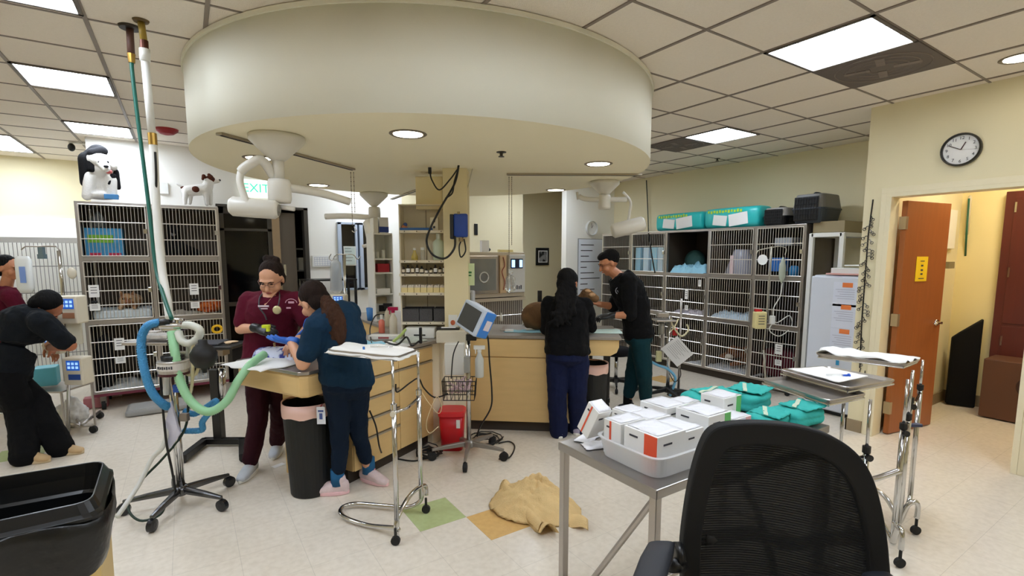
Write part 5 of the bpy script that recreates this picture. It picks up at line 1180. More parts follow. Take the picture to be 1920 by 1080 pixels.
# --- blue scrubs, back three quarter, leaning left
D=3.26
J=dict(pel=W(650,706,D-.02),chest=W(636,618,D-.06),neck=W(612,572,D-.05),hipL=W(632,724,D-.06),hipR=W(668,722,D+.02),shL=W(596,612,D-.2),shR=W(655,588,D+.12),
 elL=W(568,682,D-.22),elR=W(600,650,D+.3),wrL=W(545,640,D-.05),wrR=W(577,612,D+.26),hdL=(-RGT*.9+FWD*.2+UP*.1),hnL=(UP*.9-RGT*.1),hdR=(-RGT*.35-UP*.9),hnR=-RGT,cuL=.15,cuR=.5,
 knL=W(638,812,D-.02),knR=W(672,806,D+.08),anL=ft(634,925),anR=ft(692,902),toeL=(-RGT*.95-FWD*.1),toeR=(RGT*.75-FWD*.4),
 head=W(588,566,D-.05),hfwd=(-RGT*.72+FWD*.42-UP*.5),hup=(UP*.8-RGT*.4),thL=1)
t2,hp2,R2=person('person','person in navy teal scrubs with long brown ponytail bending over the left exam table',(.8,3.37),J,dict(skin=skin1,hair=hairb,top=blu,bottom=blp,shoe=shp,sole=solep,lace=mat('pink_lace',(236,150,170),.6),sleeve=.72,glove=bgl,hipw=.158,chw=.158,cd=.12,hd=.118,waist=.95,loose=.022,hem=-.2,fold=.024,sock=mat('teal_sock',(40,96,140),.9),cuff=.10,legr=(.09,.062,.048)))
q=MB(); st=[W(607,560,D-.1),W(620,575,D-.16),W(631,598,D-.19),W(637,625,D-.2),W(640,648,D-.2)]
q.tube(spline(st),spl([.03,.045,.052,.042,.014],len(spline(st))),12)
st=[W(607,562,D-.1),W(612,585,D-.17),W(618,610,D-.2),W(626,640,D-.21)]; q.tube(spline(st),spl([.025,.032,.032,.01],len(spline(st))),10)
st=[W(609,560,D-.1),W(628,578,D-.13),W(640,600,D-.15),W(645,628,D-.17)]; q.tube(spline(st),spl([.025,.03,.03,.01],len(spline(st))),10)
q.build('ponytail',hairl,t2,remesh=.007,sm=1,disp=.02,dscale=.02)
# id badge on hip
p=W(602,779,D-.12); q=MB(); q.box(p,(.055,.004,.115),ax=RC); o=q.build('id_badge',mat('badge_white',(222,226,234),.5),t2); q=MB(); q.box(p-FWD*.003+V((0,0,-.005)),(.02,.002,.04),ax=RC); q.box(p-FWD*.003+V((0,0,.03)),(.035,.002,.012),ax=RC); q.build('badge_print',mat('badge_blue',(70,90,150),.6),o); q=MB(); q.tube([p+V((0,0,.058)),W(604,758,D-.09)],.004); q.build('badge_reel',mat('reel_red',(150,40,50),.5),o)
# --- woman in black, back to camera
D=4.29
navy=mat('navy_trousers',(15,24,58),.9,bump=.2,bscale=60,var=.12); blk=mat('black_jacket',(7,7,9),.95,bump=.25,bscale=40,var=.2); tealp=mat('dark_teal_trousers',(6,46,54),.9,bump=.2,bscale=50,var=.15)
J=dict(pel=W(1064,655,D),chest=W(1063,594,D+.02),neck=W(1062,556,D+.04),hipL=W(1046,672,D),hipR=W(1083,672,D),shL=W(1030,572,D+.02),shR=W(1096,574,D+.02),
 elL=W(1026,618,D+.1),elR=W(1108,612,D+.12),wrL=W(1046,610,D+.34),wrR=W(1104,600,D+.38),hdL=(FWD+RGT*.4),hnL=-UP,hdR=(FWD*.8-RGT*.2),hnR=-UP,
 knL=W(1044,742,D),knR=W(1083,740,D+.02),anL=ft(1047,818),anR=ft(1082,812),toeL=(-RGT*.2+FWD*.9),toeR=(RGT*.2+FWD*.9),
 head=W(1064,533,D+.05),hfwd=(FWD*.8+RGT*.35-UP*.35),hup=UP)
t3,hp3,R3=person('person','person in black top and navy trousers seen from behind at the right exam table',(2.76,3.32),J,dict(skin=skin3,hair=hairk,top=blk,bottom=navy,shoe=mat('lilac_shoe',(168,160,184),.7),sleeve=1.95,hipw=.18,chw=.168,hd=.14,cd=.13,waist=.98,loose=.022,hem=-.18,fold=.03,cuff=-.04,legr=(.107,.086,.082),hk=1.02,
 hairx=[('e',(0,.0,.05),(.086,.09,.08))]))
q=MB(); r=random.Random(9)
for j in range(26):
    u0=1064+r.uniform(-14,14); st=[W(u0,534+r.uniform(-4,4),D-.04),W(u0+r.uniform(-10,8),560,D-.10),W(u0+r.uniform(-22,12)-2,585,D-.14),W(u0+r.uniform(-22,12)-4,600+r.uniform(-14,14),D-.15)]
    q.tube(spline(st,5),spl([.022,.024,.022,.012],len(spline(st,5))),7)
q.build('long_hair',hairk,t3,remesh=.009,sm=1,disp=.02,dscale=.03)
# --- man in black top
D=4.94
J=dict(pel=W(1198,625,D),chest=W(1186,560,D),neck=W(1158,514,D),hipL=W(1200,640,D-.08),hipR=W(1200,640,D+.08),shL=W(1178,526,D-.16),shR=W(1172,526,D+.14),
 elL=W(1182,590,D-.22),elR=W(1150,575,D+.12),wrL=W(1146,592,D-.2),wrR=W(1122,570,D+.05),hdL=(-RGT*.92-UP*.1),hnL=(-UP*.7+FWD*.3),hdR=(-RGT*.9+UP*.15),hnR=-UP,cuL=.5,
 knL=W(1208,700,D-.1),knR=W(1186,706,D+.08),anL=ft(1212,778),anR=ft(1176,772),toeL=(-RGT*.8-FWD*.35),toeR=(-RGT*.9-FWD*.2),
 head=W(1142,494,D-.0),hfwd=(-RGT*.82-FWD*.12-UP*.42),hup=(UP-RGT*.2))
t4,hp4,R4=person('person','person with short dark hair and glasses in black jacket and dark teal trousers',(3.75,3.45),J,dict(skin=skin2,hair=hairk,top=blk,bottom=tealp,shoe=blackp,sole=mat('dark_sole',(40,40,42),.6),sleeve=1.05,glove=kgl,gl='L',hipw=.165,chw=.185,cd=.14,hd=.13,waist=1.0,loose=.025,hem=-.2,fold=.03,hairlow=0,glasses=(40,30,28),sock=mat('black_sock',(14,14,16),.9),cuff=.12,legr=(.103,.08,.062),k=1.05,
 hairx=[('e',(0,.018,.088),(.068,.066,.042)),('e',(0,-.06,.02),(.07,.045,.06))]))
q=MB(); c=W(1161,545,D-.16); q.tube([c+RGT*(.035*math.cos(a))+UP*(.035*math.sin(a)) for a in [PI*j/6 for j in range(9)]],.004,5); q.box(c,(.035,.004,.02),ax=axes((RGT+UP*.5).normalized(),FWD,(UP-RGT*.5).normalized())); q.build('logo_print',mat('grey_print',(150,150,156),.7),t4)
# --- bending person left
D=3.92
bt=mat('black_tshirt',(13,17,22),.95,bump=.25,bscale=50,var=.15); bp_=mat('black_trousers',(6,6,8),.95,bump=.2,bscale=50,var=.15)
J=dict(pel=W(14,694,D),chest=W(36,618,D),neck=W(76,584,D),hipL=W(12,706,D-.07),hipR=W(16,706,D+.08),shL=W(72,592,D+.2),shR=W(76,602,D-.16),
 elL=W(108,634,D+.3),elR=W(131,648,D-.06),wrL=W(88,650,D+.4),wrR=W(94,652,D+.16),hdL=(RGT*.5-UP*.6),hnL=-RGT,hdR=(-RGT*.3+FWD*.7-UP*.3),hnR=-RGT,
 knL=W(38,768,D+.0),knR=W(66,752,D+.1),anL=ft(48,868),anR=ft(112,852),toeL=(RGT*.85+FWD*.1),toeR=(RGT*.85+FWD*.12),
 head=W(88,575,D+.02),hfwd=(RGT*.35-UP*.9+FWD*.35),hup=(RGT*.85+UP*.35-FWD*.05))
t5,hp5,R5=person('person','person in black shirt and black trousers bending over infusion pumps at the left',(-1.1,5.4),J,dict(skin=skin3,hair=hairk,top=bt,bottom=bp_,shoe=mat('tan_shoe',(196,166,124),.7),sole=mat('tan_sole',(206,186,150),.6),sleeve=.8,hipw=.175,chw=.19,cd=.145,hd=.135,waist=1.0,loose=.025,hem=-.14,fold=.03,cuff=-.03,legr=(.115,.095,.09),k=1.08))
# --- maroon person at far left edge
D=5.1
J=dict(pel=W(-12,660,D),chest=W(0,585,D),neck=W(12,535,D),hipL=W(-22,675,D),hipR=W(0,675,D),shL=W(0,552,D+.16),shR=W(20,556,D-.14),
 elL=W(30,585,D+.2),elR=W(44,590,D-.1),wrL=W(64,580,D+.2),wrR=W(72,582,D),hdL=RGT,hnL=-UP,hdR=RGT,hnR=-UP,
 knL=W(-14,730,D),knR=W(-6,730,D),anL=V((0,0,0)),anR=V((0,0,0)),toeL=RGT,toeR=RGT,head=W(16,503,D),hfwd=(RGT*.9-UP*.25+FWD*.1),hup=UP)
pp=W(-14,600,D); J['anL']=V((pp.x,pp.y,.085))+FWD*.1; J['anR']=V((pp.x,pp.y,.085))-FWD*.1
t6,hp6,R6=person('person','person in maroon scrubs with short dark hair at the far left photo edge',(pp.x,pp.y),J,dict(skin=skin2,hair=hairk,top=scr,bottom=scp,shoe=blackp,sleeve=.8,hipw=.17,chw=.18,loose=.02,hem=-.18))
# ================= SURGICAL LAMPS =================
def surglamp(base,label,v,arm=None,head=None,headdir=None,arm2=None,scale=1,yoke=None):
    t=thing('surgical_lamp',label,'surgical lamp',base,0,'ceiling surgical lamps')
    k=scale
    q=MB(); q.lathe([(.16*k,-.003),(.16*k,-.03),(.06*k,-.13*k),(.035*k,-.15*k)],base,28); q.build('ceiling_cone',lampm,t,smooth=True)
    q=MB(); q.lathe([(.035*k,-.14*k),(.032*k,-v)],base,18); q.build('drop_tube',lampm,t,smooth=True)
    q=MB(); q.lathe([(.06*k,-v+.0),(.068*k,-v-.02),(.068*k,-v-.12),(.06*k,-v-.14)],base,22); q.build('pivot_hub',lampm,t,smooth=True)
    for nm,pts,r in (arm or []):
        q=MB(); q.tube(spline(pts,5) if len(pts)>2 else pts,r,12); q.build(nm,lampm,t,smooth=True)
    if head:
        a,b_=head; ax_=(b_-a).normalized(); q=MB(); L=(b_-a).length; s=ax_.orthogonal().normalized(); R=axes(s,ax_.cross(s),ax_)
        rr=yoke or .075
        q.lathe([(rr*.7,0),(rr,.02),(rr,L*.5),(rr*.97,L-.02),(rr*.75,L)],a,24,ax=R); h=q.build('lamp_head',lampm,t,smooth=True)
        q=MB(); q.lathe([(rr*.6,0),(rr*.6,.006)],b_,20,ax=R); q.lathe([(rr*.28,.006),(rr*.28,.012)],b_,16,ax=R); q.build('end_cap',mat('lamp_grey',(130,126,118),.4),h)
    return t
b0=G(519,255,sz); D0=depth(b0)
surglamp(b0,'largest white surgical lamp hanging from the left of the soffit',.26,
 arm=[('upper_arm',[W(514,332,D0),W(490,300,D0-.05),W(462,312,D0-.08),W(452,322,D0-.08)],.028),('spring_arm',[W(452,322,D0-.08),W(450,340,D0-.1),W(458,368,D0-.12),W(466,386,D0-.13)],.02),
      ('long_arm',[W(540,352,D0+.02),W(600,362,D0+.2),W(655,378,D0+.35)],.026),('handle_bar',[W(525,388,D0-.02),W(552,392,D0-.02)],.014)],
 head=(W(430,386,D0-.12),W(522,394,D0-.06)),yoke=.058)
b0=G(1134,340,sz); D0=depth(b0)
surglamp(b0,'white surgical lamp hanging at the right of the soffit',.13,scale=.9,
 arm=[('upper_arm',[W(1085,368,D0),W(1105,374,D0),W(1175,374,D0)],.024),('bracket_arm',[W(1168,360,D0),W(1182,378,D0),W(1180,400,D0),W(1177,418,D0)],.013),('handle_bar',[W(1082,360,D0),W(1084,374,D0)],.012)],
 head=(W(1147,434,D0),W(1208,418,D0)),yoke=.072)
b0=G(701,362,sz); D0=depth(b0)
surglamp(b0,'white surgical lamp hanging at the rear of the soffit',.16,scale=1.0,
 arm=[('upper_arm',[W(610,406,D0-.0),W(650,405,D0),W(703,408,D0)],.034),('spring_arm',[W(700,408,D0),W(706,425,D0),W(704,440,D0)],.02),('handle_bar',[W(680,462,D0-.08),W(695,460,D0-.08),W(702,470,D0-.08)],.02)],
 head=(W(694,412,D0-.05),W(706,472,D0-.08)),yoke=.085)
# ================= HANGING PIPES =================
dp=depth((-.15,3.6,0))
t=thing('gas_hose_drop','green gas hose hanging from a brown pipe on the ceiling','pipe',W(243,48,dp))
q=MB(); a=G(243,50,CZ-.001); dg=depth(a); q.lathe([(.05,-.012),(.055,0)],a,20); q.build('ceiling_flange',mat('dark_flange',(70,64,58),.4,.7),t)
q=MB(); q.tube([a,W(246,103,dg)],.018,12); q.build('brown_pipe',mat('rust_brown',(86,56,44),.6),t,smooth=True)
q=MB(); q.tube([W(246,101,dg),W(247,118,dg)],[.02,.016],12); q.build('brass_fitting',mat('brass_fit',(176,140,70),.3,.9),t)
q=MB(); q.tube(spline([W(247,118,dg),W(248,136,dg),W(258,220,dg),W(272,330,dg-.02),W(283,420,dg-.05),W(292,500,dg-.1),W(305,550,dg-.2),W(322,598,dg-.3)]),.0105,10); q.build('green_hose',mat('dark_green_hose',(14,92,78),.45),t,smooth=True)
a=G(264,38,CZ-.001); dg=depth(a)
t=thing('white_drop_pipe','tall white pipe with yellow band hanging from the ceiling to the anaesthesia machine','pipe',a)
q=MB(); q.lathe([(.035,-.01),(.04,0)],a,20); q.build('ceiling_flange',mat('brown_flange',(92,74,40),.5),t)
q=MB(); q.tube([a,W(270,78,dg)],.017,12); q.build('yellow_tagged_pipe',mat('olive_yellow_pipe',(150,124,40),.5),t,smooth=True)
q=MB(); q.tube([W(270,76,dg),W(271,94,dg)],.02,12); q.build('copper_joint',mat('copper_dark',(88,48,34),.4,.6),t)
q=MB(); q.tube([W(271,92,dg),W(272,115,dg)],.026,14); q.tube([W(272,115,dg),W(285,252,dg)],.02,14); q.build('upper_pipe',whitep,t,smooth=True)
q=MB(); q.tube([W(285,250,dg),W(287,272,dg)],.022,12); q.build('brass_valve',mat('brass_fit',(176,140,70),.3,.9),t); 
q=MB(); q.tube(spline([W(287,270,dg),W(289,300,dg),W(294,400,dg-.02),W(303,500,dg-.05),W(313,560,dg-.1),W(318,596,dg-.14)]),.021,12); q.build('lower_pipe',whitep,t,smooth=True)
q=MB(); q.tube(spline([W(291,285,dg-.03),W(293,330,dg-.03),W(292,380,dg)]),.006); q.build('clip_cord',blackp,t)
# ================= GENERIC: star base on casters =================
def star(t,c,n,R,arm,m,a0=0,cr=.045,hz=.11,taper=True,castm=None):
    for k in range(n):
        a=a0+2*PI*k/n; d=V((math.cos(a),math.sin(a),0)); s=V((-d.y,d.x,0)); e=c+d*R
        q=MB(); q.loft([(c+d*.03+V((0,0,hz)),s*arm,V((0,0,.022))),(c+d*R*.6+V((0,0,hz-.01)),s*arm*.75,V((0,0,.018))),(e+V((0,0,hz-.022)),s*arm*.5,V((0,0,.012)))],12,p=4); l=q.build('base_leg',m,t,bevel=.002)
        q=MB(); q.tube([e+V((0,0,hz-.03)),e+V((0,0,cr+.01))],.008); q.lathe([(cr*.4,-.018),(cr,-.014),(cr,.014),(cr*.4,.018)],e+V((0,0,cr+.001))+s*.0,16,ax=axes(s,UP,d) if False else axes(d,UP,s)); q.build('caster',castm or rubber,l)
    q=MB(); q.lathe([(.04,hz-.03),(.05,hz),(.035,hz+.03)],c,18); q.build('base_hub',m,t,smooth=True)
# ================= ANAESTHESIA MACHINE =================
c=V((-.11,3.76,0)); D=depth(c)
t=thing('anaesthesia_machine','anaesthesia machine on a five leg base with blue and green breathing hoses','medical machine',c)
star(t,c,5,.31,.022,mat('base_chrome_black',(96,96,98),.2,.9),a0=math.radians(-118),cr=.038,castm=mat('caster_ball',(60,60,62),.2,.7))
q=MB(); q.tube([c+V((0,0,.1)),c+V((0,0,.55)),c+V((0,0,1.0))],[.026,.026,.022],14); q.build('column',chrome,t,smooth=True)
q=MB(); q.tube([W(313,690,D-.03),W(311,740,D-.03)],.016); q.build('white_rod',whitep,t)
q=MB(); cc=W(330,636,D); q.box(W(292,640,D),(.28,.2,.02),ax=RC); q.build('tray',steel,t,bevel=.005)
q=MB(); q.box(W(300,629,D-.03),(.17,.12,.02),ax=RC); q.box(W(285,625,D+.03),(.1,.06,.03),ax=RC); q.build('tray_clutter',mat('mixed_clutter',(190,184,176),.6,var=.6,vscale=40),t,bevel=.003)
# vaporizer
vp=W(325,685,D-.1); q=MB(); q.lathe([(.05,-.045),(.082,-.04),(.085,.03),(.08,.034)],vp,28); va=q.build('vaporizer',mat('vap_silver',(188,182,174),.3,.5),t,smooth=False)
q=MB(); q.lathe([(.06,.032),(.062,.06),(.05,.066)],vp,28); q.build('control_dial',blackp,va,smooth=True); q=MB(); q.lathe([(.086,-.02),(.086,.02)],vp,28); q.build('label_band',mat('label_pale',(216,212,206),.5),va)
q=MB(); q.lathe([(.06,-.05),(.084,-.055),(.083,-.04)],vp,28); q.build('maroon_rim',mat('dark_maroon',(70,24,30),.4),va)
fwdn=-FWD
for k in range(8):
    a=math.atan2(fwdn.y,fwdn.x)+(k-3.5)*.13; d=V((math.cos(a),math.sin(a),0)); s=V((-d.y,d.x,0)); 
q=MB()
for k in range(8):
    a=math.atan2(fwdn.y,fwdn.x)+(k-3.5)*.14; d=V((math.cos(a),math.sin(a),0)); s=V((-d.y,d.x,0)); q.box(vp+d*.087,(.007,.002,.014+.004*(k%2)),ax=axes(s,-d,UP))
q.build('label_text',ink,va)
q=MB(); q.box(W(328,612,D-.02),(.12,.08,.05),ax=RC); q.tube([W(300,612,D-.05),W(352,612,D-.05)],.018); q.tube([W(316,600,D-.04),W(345,600,D-.04)],.01); q.tube([W(334,598,D-.04),W(334,640,D-.04)],.018); q.build('absorber_head',chrome,t,smooth=False,bevel=.004)
q=MB(); q.tube([W(286,610,D-.05),W(318,602,D-.05)],.022,12); q.build('black_connector',blackp,t,smooth=True)
q=MB(); q.tube([W(355,650,D-.02),W(352,700,D)],.018); q.tube([W(340,660,D),W(340,690,D)],.035,14); q.build('flow_tubes',mat('pale_glassy',(196,196,180),.3,.3),t,smooth=True)
def corr(n): return n
hb=mat('blue_hose',(66,150,206),.45,bump=.9,bscale=3,stretch=(40,40,40)); hg=mat('green_white_hose',(158,212,164),.45); hw=mat('clear_white_hose',(216,218,206),.4)
def ribbed(name,pts,r,m,par,k=22):
    P=spline(pts,k); q=MB(); q.tube(P,[r*(1.0 if i%2 else .86) for i in range(len(P))],12); return q.build(name,m,par,smooth=True)
ribbed('blue_hose',[W(300,604,D-.05),W(276,612,D-.08),W(265,640,D-.1),W(270,690,D-.12),W(285,735,D-.12),W(305,757,D-.1),W(314,762,D-.05)],.026,hb,t)
ribbed('blue_lower_hose',[W(345,770,D+.05),W(365,776,D+.05),W(392,760,D+.02),W(405,752,D),W(400,765,D),W(380,790,D),W(378,806,D),W(345,808,D+.05)],.020,hb,t,14)
ribbed('green_hose',[W(322,622,D-.08),W(328,660,D-.12),W(338,715,D-.14),W(360,755,D-.15),W(392,772,D-.15),W(425,752,D-.1),W(446,715,D-.02),W(470,683,D+.08),W(496,664,D+.22)],.027,hg,t,24)
ribbed('white_hose_loop',[W(334,622,D-.08),W(340,638,D-.1),W(355,644,D-.1),W(372,632,D-.08),W(374,618,D-.08),W(358,610,D-.06),W(346,610,D-.05)],.024,hw,t,12)
ribbed('cream_hose',[W(362,640,D-.1),W(362,680,D-.1),W(360,720,D-.08),W(356,742,D-.05)],.010,mat('cream_tube',(206,198,160),.4),t,8)
ribbed('cream_loop',[W(345,690,D-.08),W(352,702,D-.08),W(366,702,D-.08),W(372,690,D-.08)],.010,mat('cream_tube',(206,198,160),.4),t,8)
q=MB(); bc=W(382,668,D-.14); q.lathe([(.012,-.1),(.014,-.075),(.05,-.06),(.072,-.02),(.073,.02),(.05,.06),(.026,.075),(.024,.1)],bc,24); q.build('rebreathing_bag',mat('black_rubber_bag',(12,12,13),.55),t,smooth=True)
q=MB(); dv_=[W(320,752,D-.06),W(332,800,D-.08),W(338,812,D-.07),W(318,842,D-.07),W(311,835,D-.07),W(310,790,D-.08)]
n=len(dv_); nn_=-FWD*.014; q.add([p for p in dv_]+[p-nn_ for p in dv_],[tuple(range(n)),tuple(reversed(range(n,2*n)))]+[(i,i+n,(i+1)%n+n,(i+1)%n) for i in range(n)]); q.build('document_sleeve',mat('sleeve_lavender',(206,206,226),.3),t,bevel=.002)
for nm,pts,r,m in (('black_line',[W(300,690,D-.05),W(305,760,D-.08),W(312,830,D-.1),W(322,880,D-.1),W(330,925,D-.05)],.007,blackp),('black_line',[W(349,690,D+.05),W(353,760,D+.05),W(344,810,D),W(305,860,D-.05),W(262,905,D-.12),W(240,950,D-.2),W(262,976,D-.25),W(300,965,D-.2),W(312,940,D-.1)],.0075,mat('green_black_hose',(20,44,30),.5))):
    q=MB(); q.tube(spline(pts),r); q.build(nm,m,t,smooth=True)
q=MB(); q.tube(spline([W(316,800,D-.06),W(305,838,D-.1),W(285,860,D-.12),W(262,905,D-.2),W(240,940,D-.3),W(219,970,D-.38)]),.014,10); q.build('white_scavenge_hose',mat('milky_hose',(214,214,206),.4,alpha=.85),t,smooth=True)
q=MB(); q.box(W(346,782,D-.05),(.05,.03,.05),ax=RC); q.build('valve_block',steeld,t,bevel=.004); q=MB(); q.box(W(332,728,D-.06),(.04,.03,.05),ax=RC); q.build('blue_knob',mat('knob_blue',(30,80,170),.4),t,bevel=.006)
# ================= OVERBED TABLE =================
c=V((.16,4.82,0)); D=depth(c)
t=thing('overbed_table','black adjustable rolling table with papers between the kennels and maroon scrubs person','table',c)
q=MB(); q.tube([W(416,690,D),W(416,745,D)],.03,14); q.build('chrome_column',chrome,t,smooth=True)
q=MB(); q.box((c.x,c.y,.36),(.07,.07,.62),-.58); q.build('black_column',blackp,t,bevel=.004)
top_c=W(412,647,D-.03); q=MB(); q.box(top_c,(.36,.3,.025),ax=RC); q.build('table_top',blackp,t,bevel=.006)
q=MB(); q.box(W(413,660,D),(.1,.1,.05),ax=RC); q.build('top_bracket',steeld,t)
q=MB()
l0=G(345,868); l1=G(385,836); l2=G(455,836); l3=G(456,866)
for a,b_ in ((l0,l1),(l1,l2),(l2,l3)):
    m_=(a+b_)/2; q.box(m_+V((0,0,.045)),((b_-a).length+.03,.055,.05),math.atan2((b_-a).y,(b_-a).x))
q.build('base_frame',blackp,t,bevel=.004)
for p in (l0,l3): q=MB(); q.lathe([(.008,-.012),(.022,-.012),(.022,.012),(.008,.012)],p+V((0,0,.0225)),14,ax=axes(RGT,UP,FWD)); q.build('caster',rubber,t)
q=MB(); q.box(top_c+RGT*-.06+V((0,0,.0215)),(.17,.24,.014),ax=axes((RGT+FWD*.2).normalized(),(FWD-RGT*.2).normalized(),UP)); o=q.build('tablet_folder',mat('dark_grey_folder',(58,60,68),.5),bevel=.003); tag(o,'dark grey folder lying on the black rolling table','folder')
q=MB(); q.ell(top_c+RGT*.08+FWD*.03+V((0,0,.022)),(.055,.035,.01)); q.ell(top_c+RGT*.09-FWD*.03+V((0,0,.022)),(.025,.02,.010)); o=q.build('snack_pieces',mat('pale_snack',(214,186,150),.7,var=.3,vscale=20),smooth=True); tag(o,'pale and coral small items on the black rolling table','items')
# ================= IV POLES AND PUMPS (left) =================
def ivpump(p,label,wd=.15,h=.2,screen=1,par_ax=RC):
    t=thing('infusion_pump',label,'infusion pump',p,0,'infusion pumps')
    q=MB(); q.box(p,(wd,.12,h),ax=par_ax); q.build('case',ivory,t,bevel=.012)
    q=MB(); q.box(V(p)+par_ax@V((.01,-.061,h*.22)),(wd*.66,.004,h*.36),ax=par_ax); s=q.build('screen',mat('pump_screen',(36,84,170),.2,emit=.35),t)
    q=MB()
    for i in range(3):
        for j in range(2): q.box(V(p)+par_ax@V((.01+(i-1)*wd*.2,-.0635,h*.22+(j-.5)*h*.14)),(wd*.13,.002,h*.09),ax=par_ax)
    q.build('screen_digits',mat('pump_digit',(150,190,240),.3,emit=.5),s)
    q=MB(); q.box(V(p)+par_ax@V((.015,-.062,-h*.2)),(wd*.6,.004,h*.2),ax=par_ax); q.build('control_strip',mat('strip_brown',(170,120,90),.5) if screen else mat('strip_blue',(50,80,150),.4),t)
    return t
c=V((-.88,5.78,0)); D=depth(c)
t=thing('iv_pole','chrome iv pole on four casters holding infusion pumps at left','iv pole',c)
q=MB(); q.tube([W(128,815,D),W(128,690,D),W(122,600,D),W(116,530,D),W(110,470,D)],.014,12); q.build('pole',chrome,t,smooth=True)
q=MB(); q.tube([W(40,468,D),W(48,462,D),W(106,462,D),W(112,470,D)],.006); q.build('cross_bar',steel,t,smooth=True)
for (u,v) in ((188,785),(176,812),(120,806),(140,788)):
    e=G(u,v); q=MB(); q.tube([V((c.x,c.y,.09)),V((e.x,e.y,.075))],.014,8); l=q.build('base_leg',steel,t,smooth=True); q=MB(); q.lathe([(.01,-.012),(.034,-.012),(.034,.012),(.01,.012)],V((e.x,e.y,.036)),14,ax=axes(RGT,UP,FWD)); q.build('caster',rubber,l)
ivpump(W(136,580,D-.08),'upper infusion pump with blue screen on the left iv pole',.17,.24)
ivpump(W(105,643,D-.02),'middle infusion pump partly hidden by the bending person',.15,.18)
ivpump(W(147,694,D-.1),'lowest infusion pump facing the room on the left iv pole',.17,.24,0)
boxthing('pump_handle_box',W(140,622,D-.05),(.10,.08,.22),mat('pale_handle',(206,204,186),.5),'pale upright box bracket between the upper and lowest infusion pumps','bracket',bev=.01)
q=MB(); p=W(46,515,D-.02); q.loft([(p+V((0,0,.16)),RGT*.05,FWD*.012),(p+V((0,0,.13)),RGT*.07,FWD*.02),(p-V((0,0,.12)),RGT*.07,FWD*.025),(p-V((0,0,.16)),RGT*.05,FWD*.01)],16,p=3); o=q.build('iv_fluid_bag',mat('milky_bag',(226,230,228),.3),smooth=True); tag(o,'white iv fluid bag hanging left of the iv pole','fluid bag'); q=MB(); q.box(p-FWD*.028+RGT*.01,(.05,.003,.14),ax=RC); q.build('bag_print',mat('bag_blue_print',(120,150,210),.6),o)
q=MB(); p=W(78,470,D-.0); q.box(p,(.04,.03,.06),ax=RC); q.box(p-V((0,0,.05)),(.06,.03,.04),ax=RC); o=q.build('hook_clamp',mat('clamp_steel',(110,130,140),.4,.5)); tag(o,'small steel clamp hanging in the middle of the iv cross bar','clamp')
cable('iv_line',[W(48,545,D),W(52,580,D-.02),W(70,610,D),W(120,640,D-.1)],.003,glass,'thin clear iv line running down from the white fluid bag','tube')
q=MB(); p=W(135,512,D+.3); q.ell(p,(.035,.03,.055)); o=q.build('rubber_bulb',mat('cream_bulb',(214,206,186),.6),smooth=True); tag(o,'cream rubber bulb hanging by the kennel corner','bulb')
boxthing('teal_bin',W(88,704,D+.1),(.16,.16,.17),mat('teal_bin_plastic',(96,176,190),.4),'pale teal bin on the cart behind the bending person','bin',bev=.01)
t=thing('supply_cart','small wire cart carrying the teal bin behind the bending person','cart',V((-.95,5.95,0)))
cc=W(95,726,D+.12); q=MB(); q.box(cc,(.5,.35,.015),ax=RC); q.build('shelf',steel,t)
for s1 in(-1,1):
    for s2 in(-1,1): q=MB(); p=cc+RGT*.24*s1+FWD*.16*s2; q.tube([V((p.x,p.y,0.005)),V((p.x,p.y,cc.z))],.01); q.build('leg',steel,t)
p=G(135,800); o=blob('plastic_bag',None,[('e',p+V((0,0,.12)),(.14,.12,.12)),('e',p+V((.02,0,.22)),(.06,.06,.07))],mat('white_bag',(226,226,226),.35,bump=.8,bscale=18),.012,disp=.05); tag(o,'crumpled white plastic bag on the floor below the pumps','bag')
p=G(300,768); q=MB(); q.box(p+V((0,.0,.035)),(.56,.34,.06)); t=q.build('floor_scale',mat('scale_grey',(150,150,148),.5),bevel=.02); tag(t,'flat grey floor scale under the left kennel bank','scale'); q=MB(); q.box(p+V((0,0,.067)),(.5,.3,.004)); q.build('scale_top',mat('scale_light',(170,170,168),.5),t)
boxthing('pink_box',G(178,770)+V((0,.15,.06)),(.2,.12,.11),mat('dusty_pink',(176,110,116),.6),'dusty pink box behind the white plastic bag')
# papers / pet on left exam table
crumple('table_drape',G(515,678,.897),.5,.42,.02,paper,'white paper drape spread on the left exam table','drape',angL,71,rough=2)
p=G(520,676,.90); t=thing('wrapped_pet','small pet wrapped in a blue and white patterned blanket on the left exam table','pet',p)
bl=mat('patterned_blanket',(180,190,226),.85,bump=.4,bscale=20); tex(bl,'Noise',16,(70,80,160),(214,220,240))
blob('blanket',t,[('c',W(492,668,3.52),.065,W(540,668,3.48),.075),('e',W(556,672,3.42),(.07,.06,.05))],bl,.007,disp=.02)
blob('pet_body',t,[('c',W(556,660,3.5),.045,W(574,646,3.5),.035),('c',W(566,655,3.5),.04,W(580,668,3.45),.03)],tabby((150,128,108),(110,90,76),30),.005)
blob('pet_leg',t,[('c',W(535,656,3.5),.020,W(552,640,3.46),.017),('c',W(552,640,3.46),.017,W(564,634,3.44),.012)],mat('cream_bandage',(222,206,176),.8),.004)
q=MB(); q.ell(W(506,645,3.62),(.035,.03,.025)); q.ell(W(500,639,3.62),(.022,.02,.018)); q.ell(W(516,650,3.6),(.02,.02,.015)); o=q.build('pink_gauze',mat('salmon',(232,134,120),.6),smooth=True); tag(o,'salmon pink swab held over the patterned blanket','swab')
q=MB(); q.tube([W(514,643,3.5),W(516,655,3.5),W(522,650,3.5)],.008); o=q.build('forceps',mat('tan_metal',(190,160,110),.4,.3)); tag(o,'small tan clamp lying on the patterned blanket','clamp')
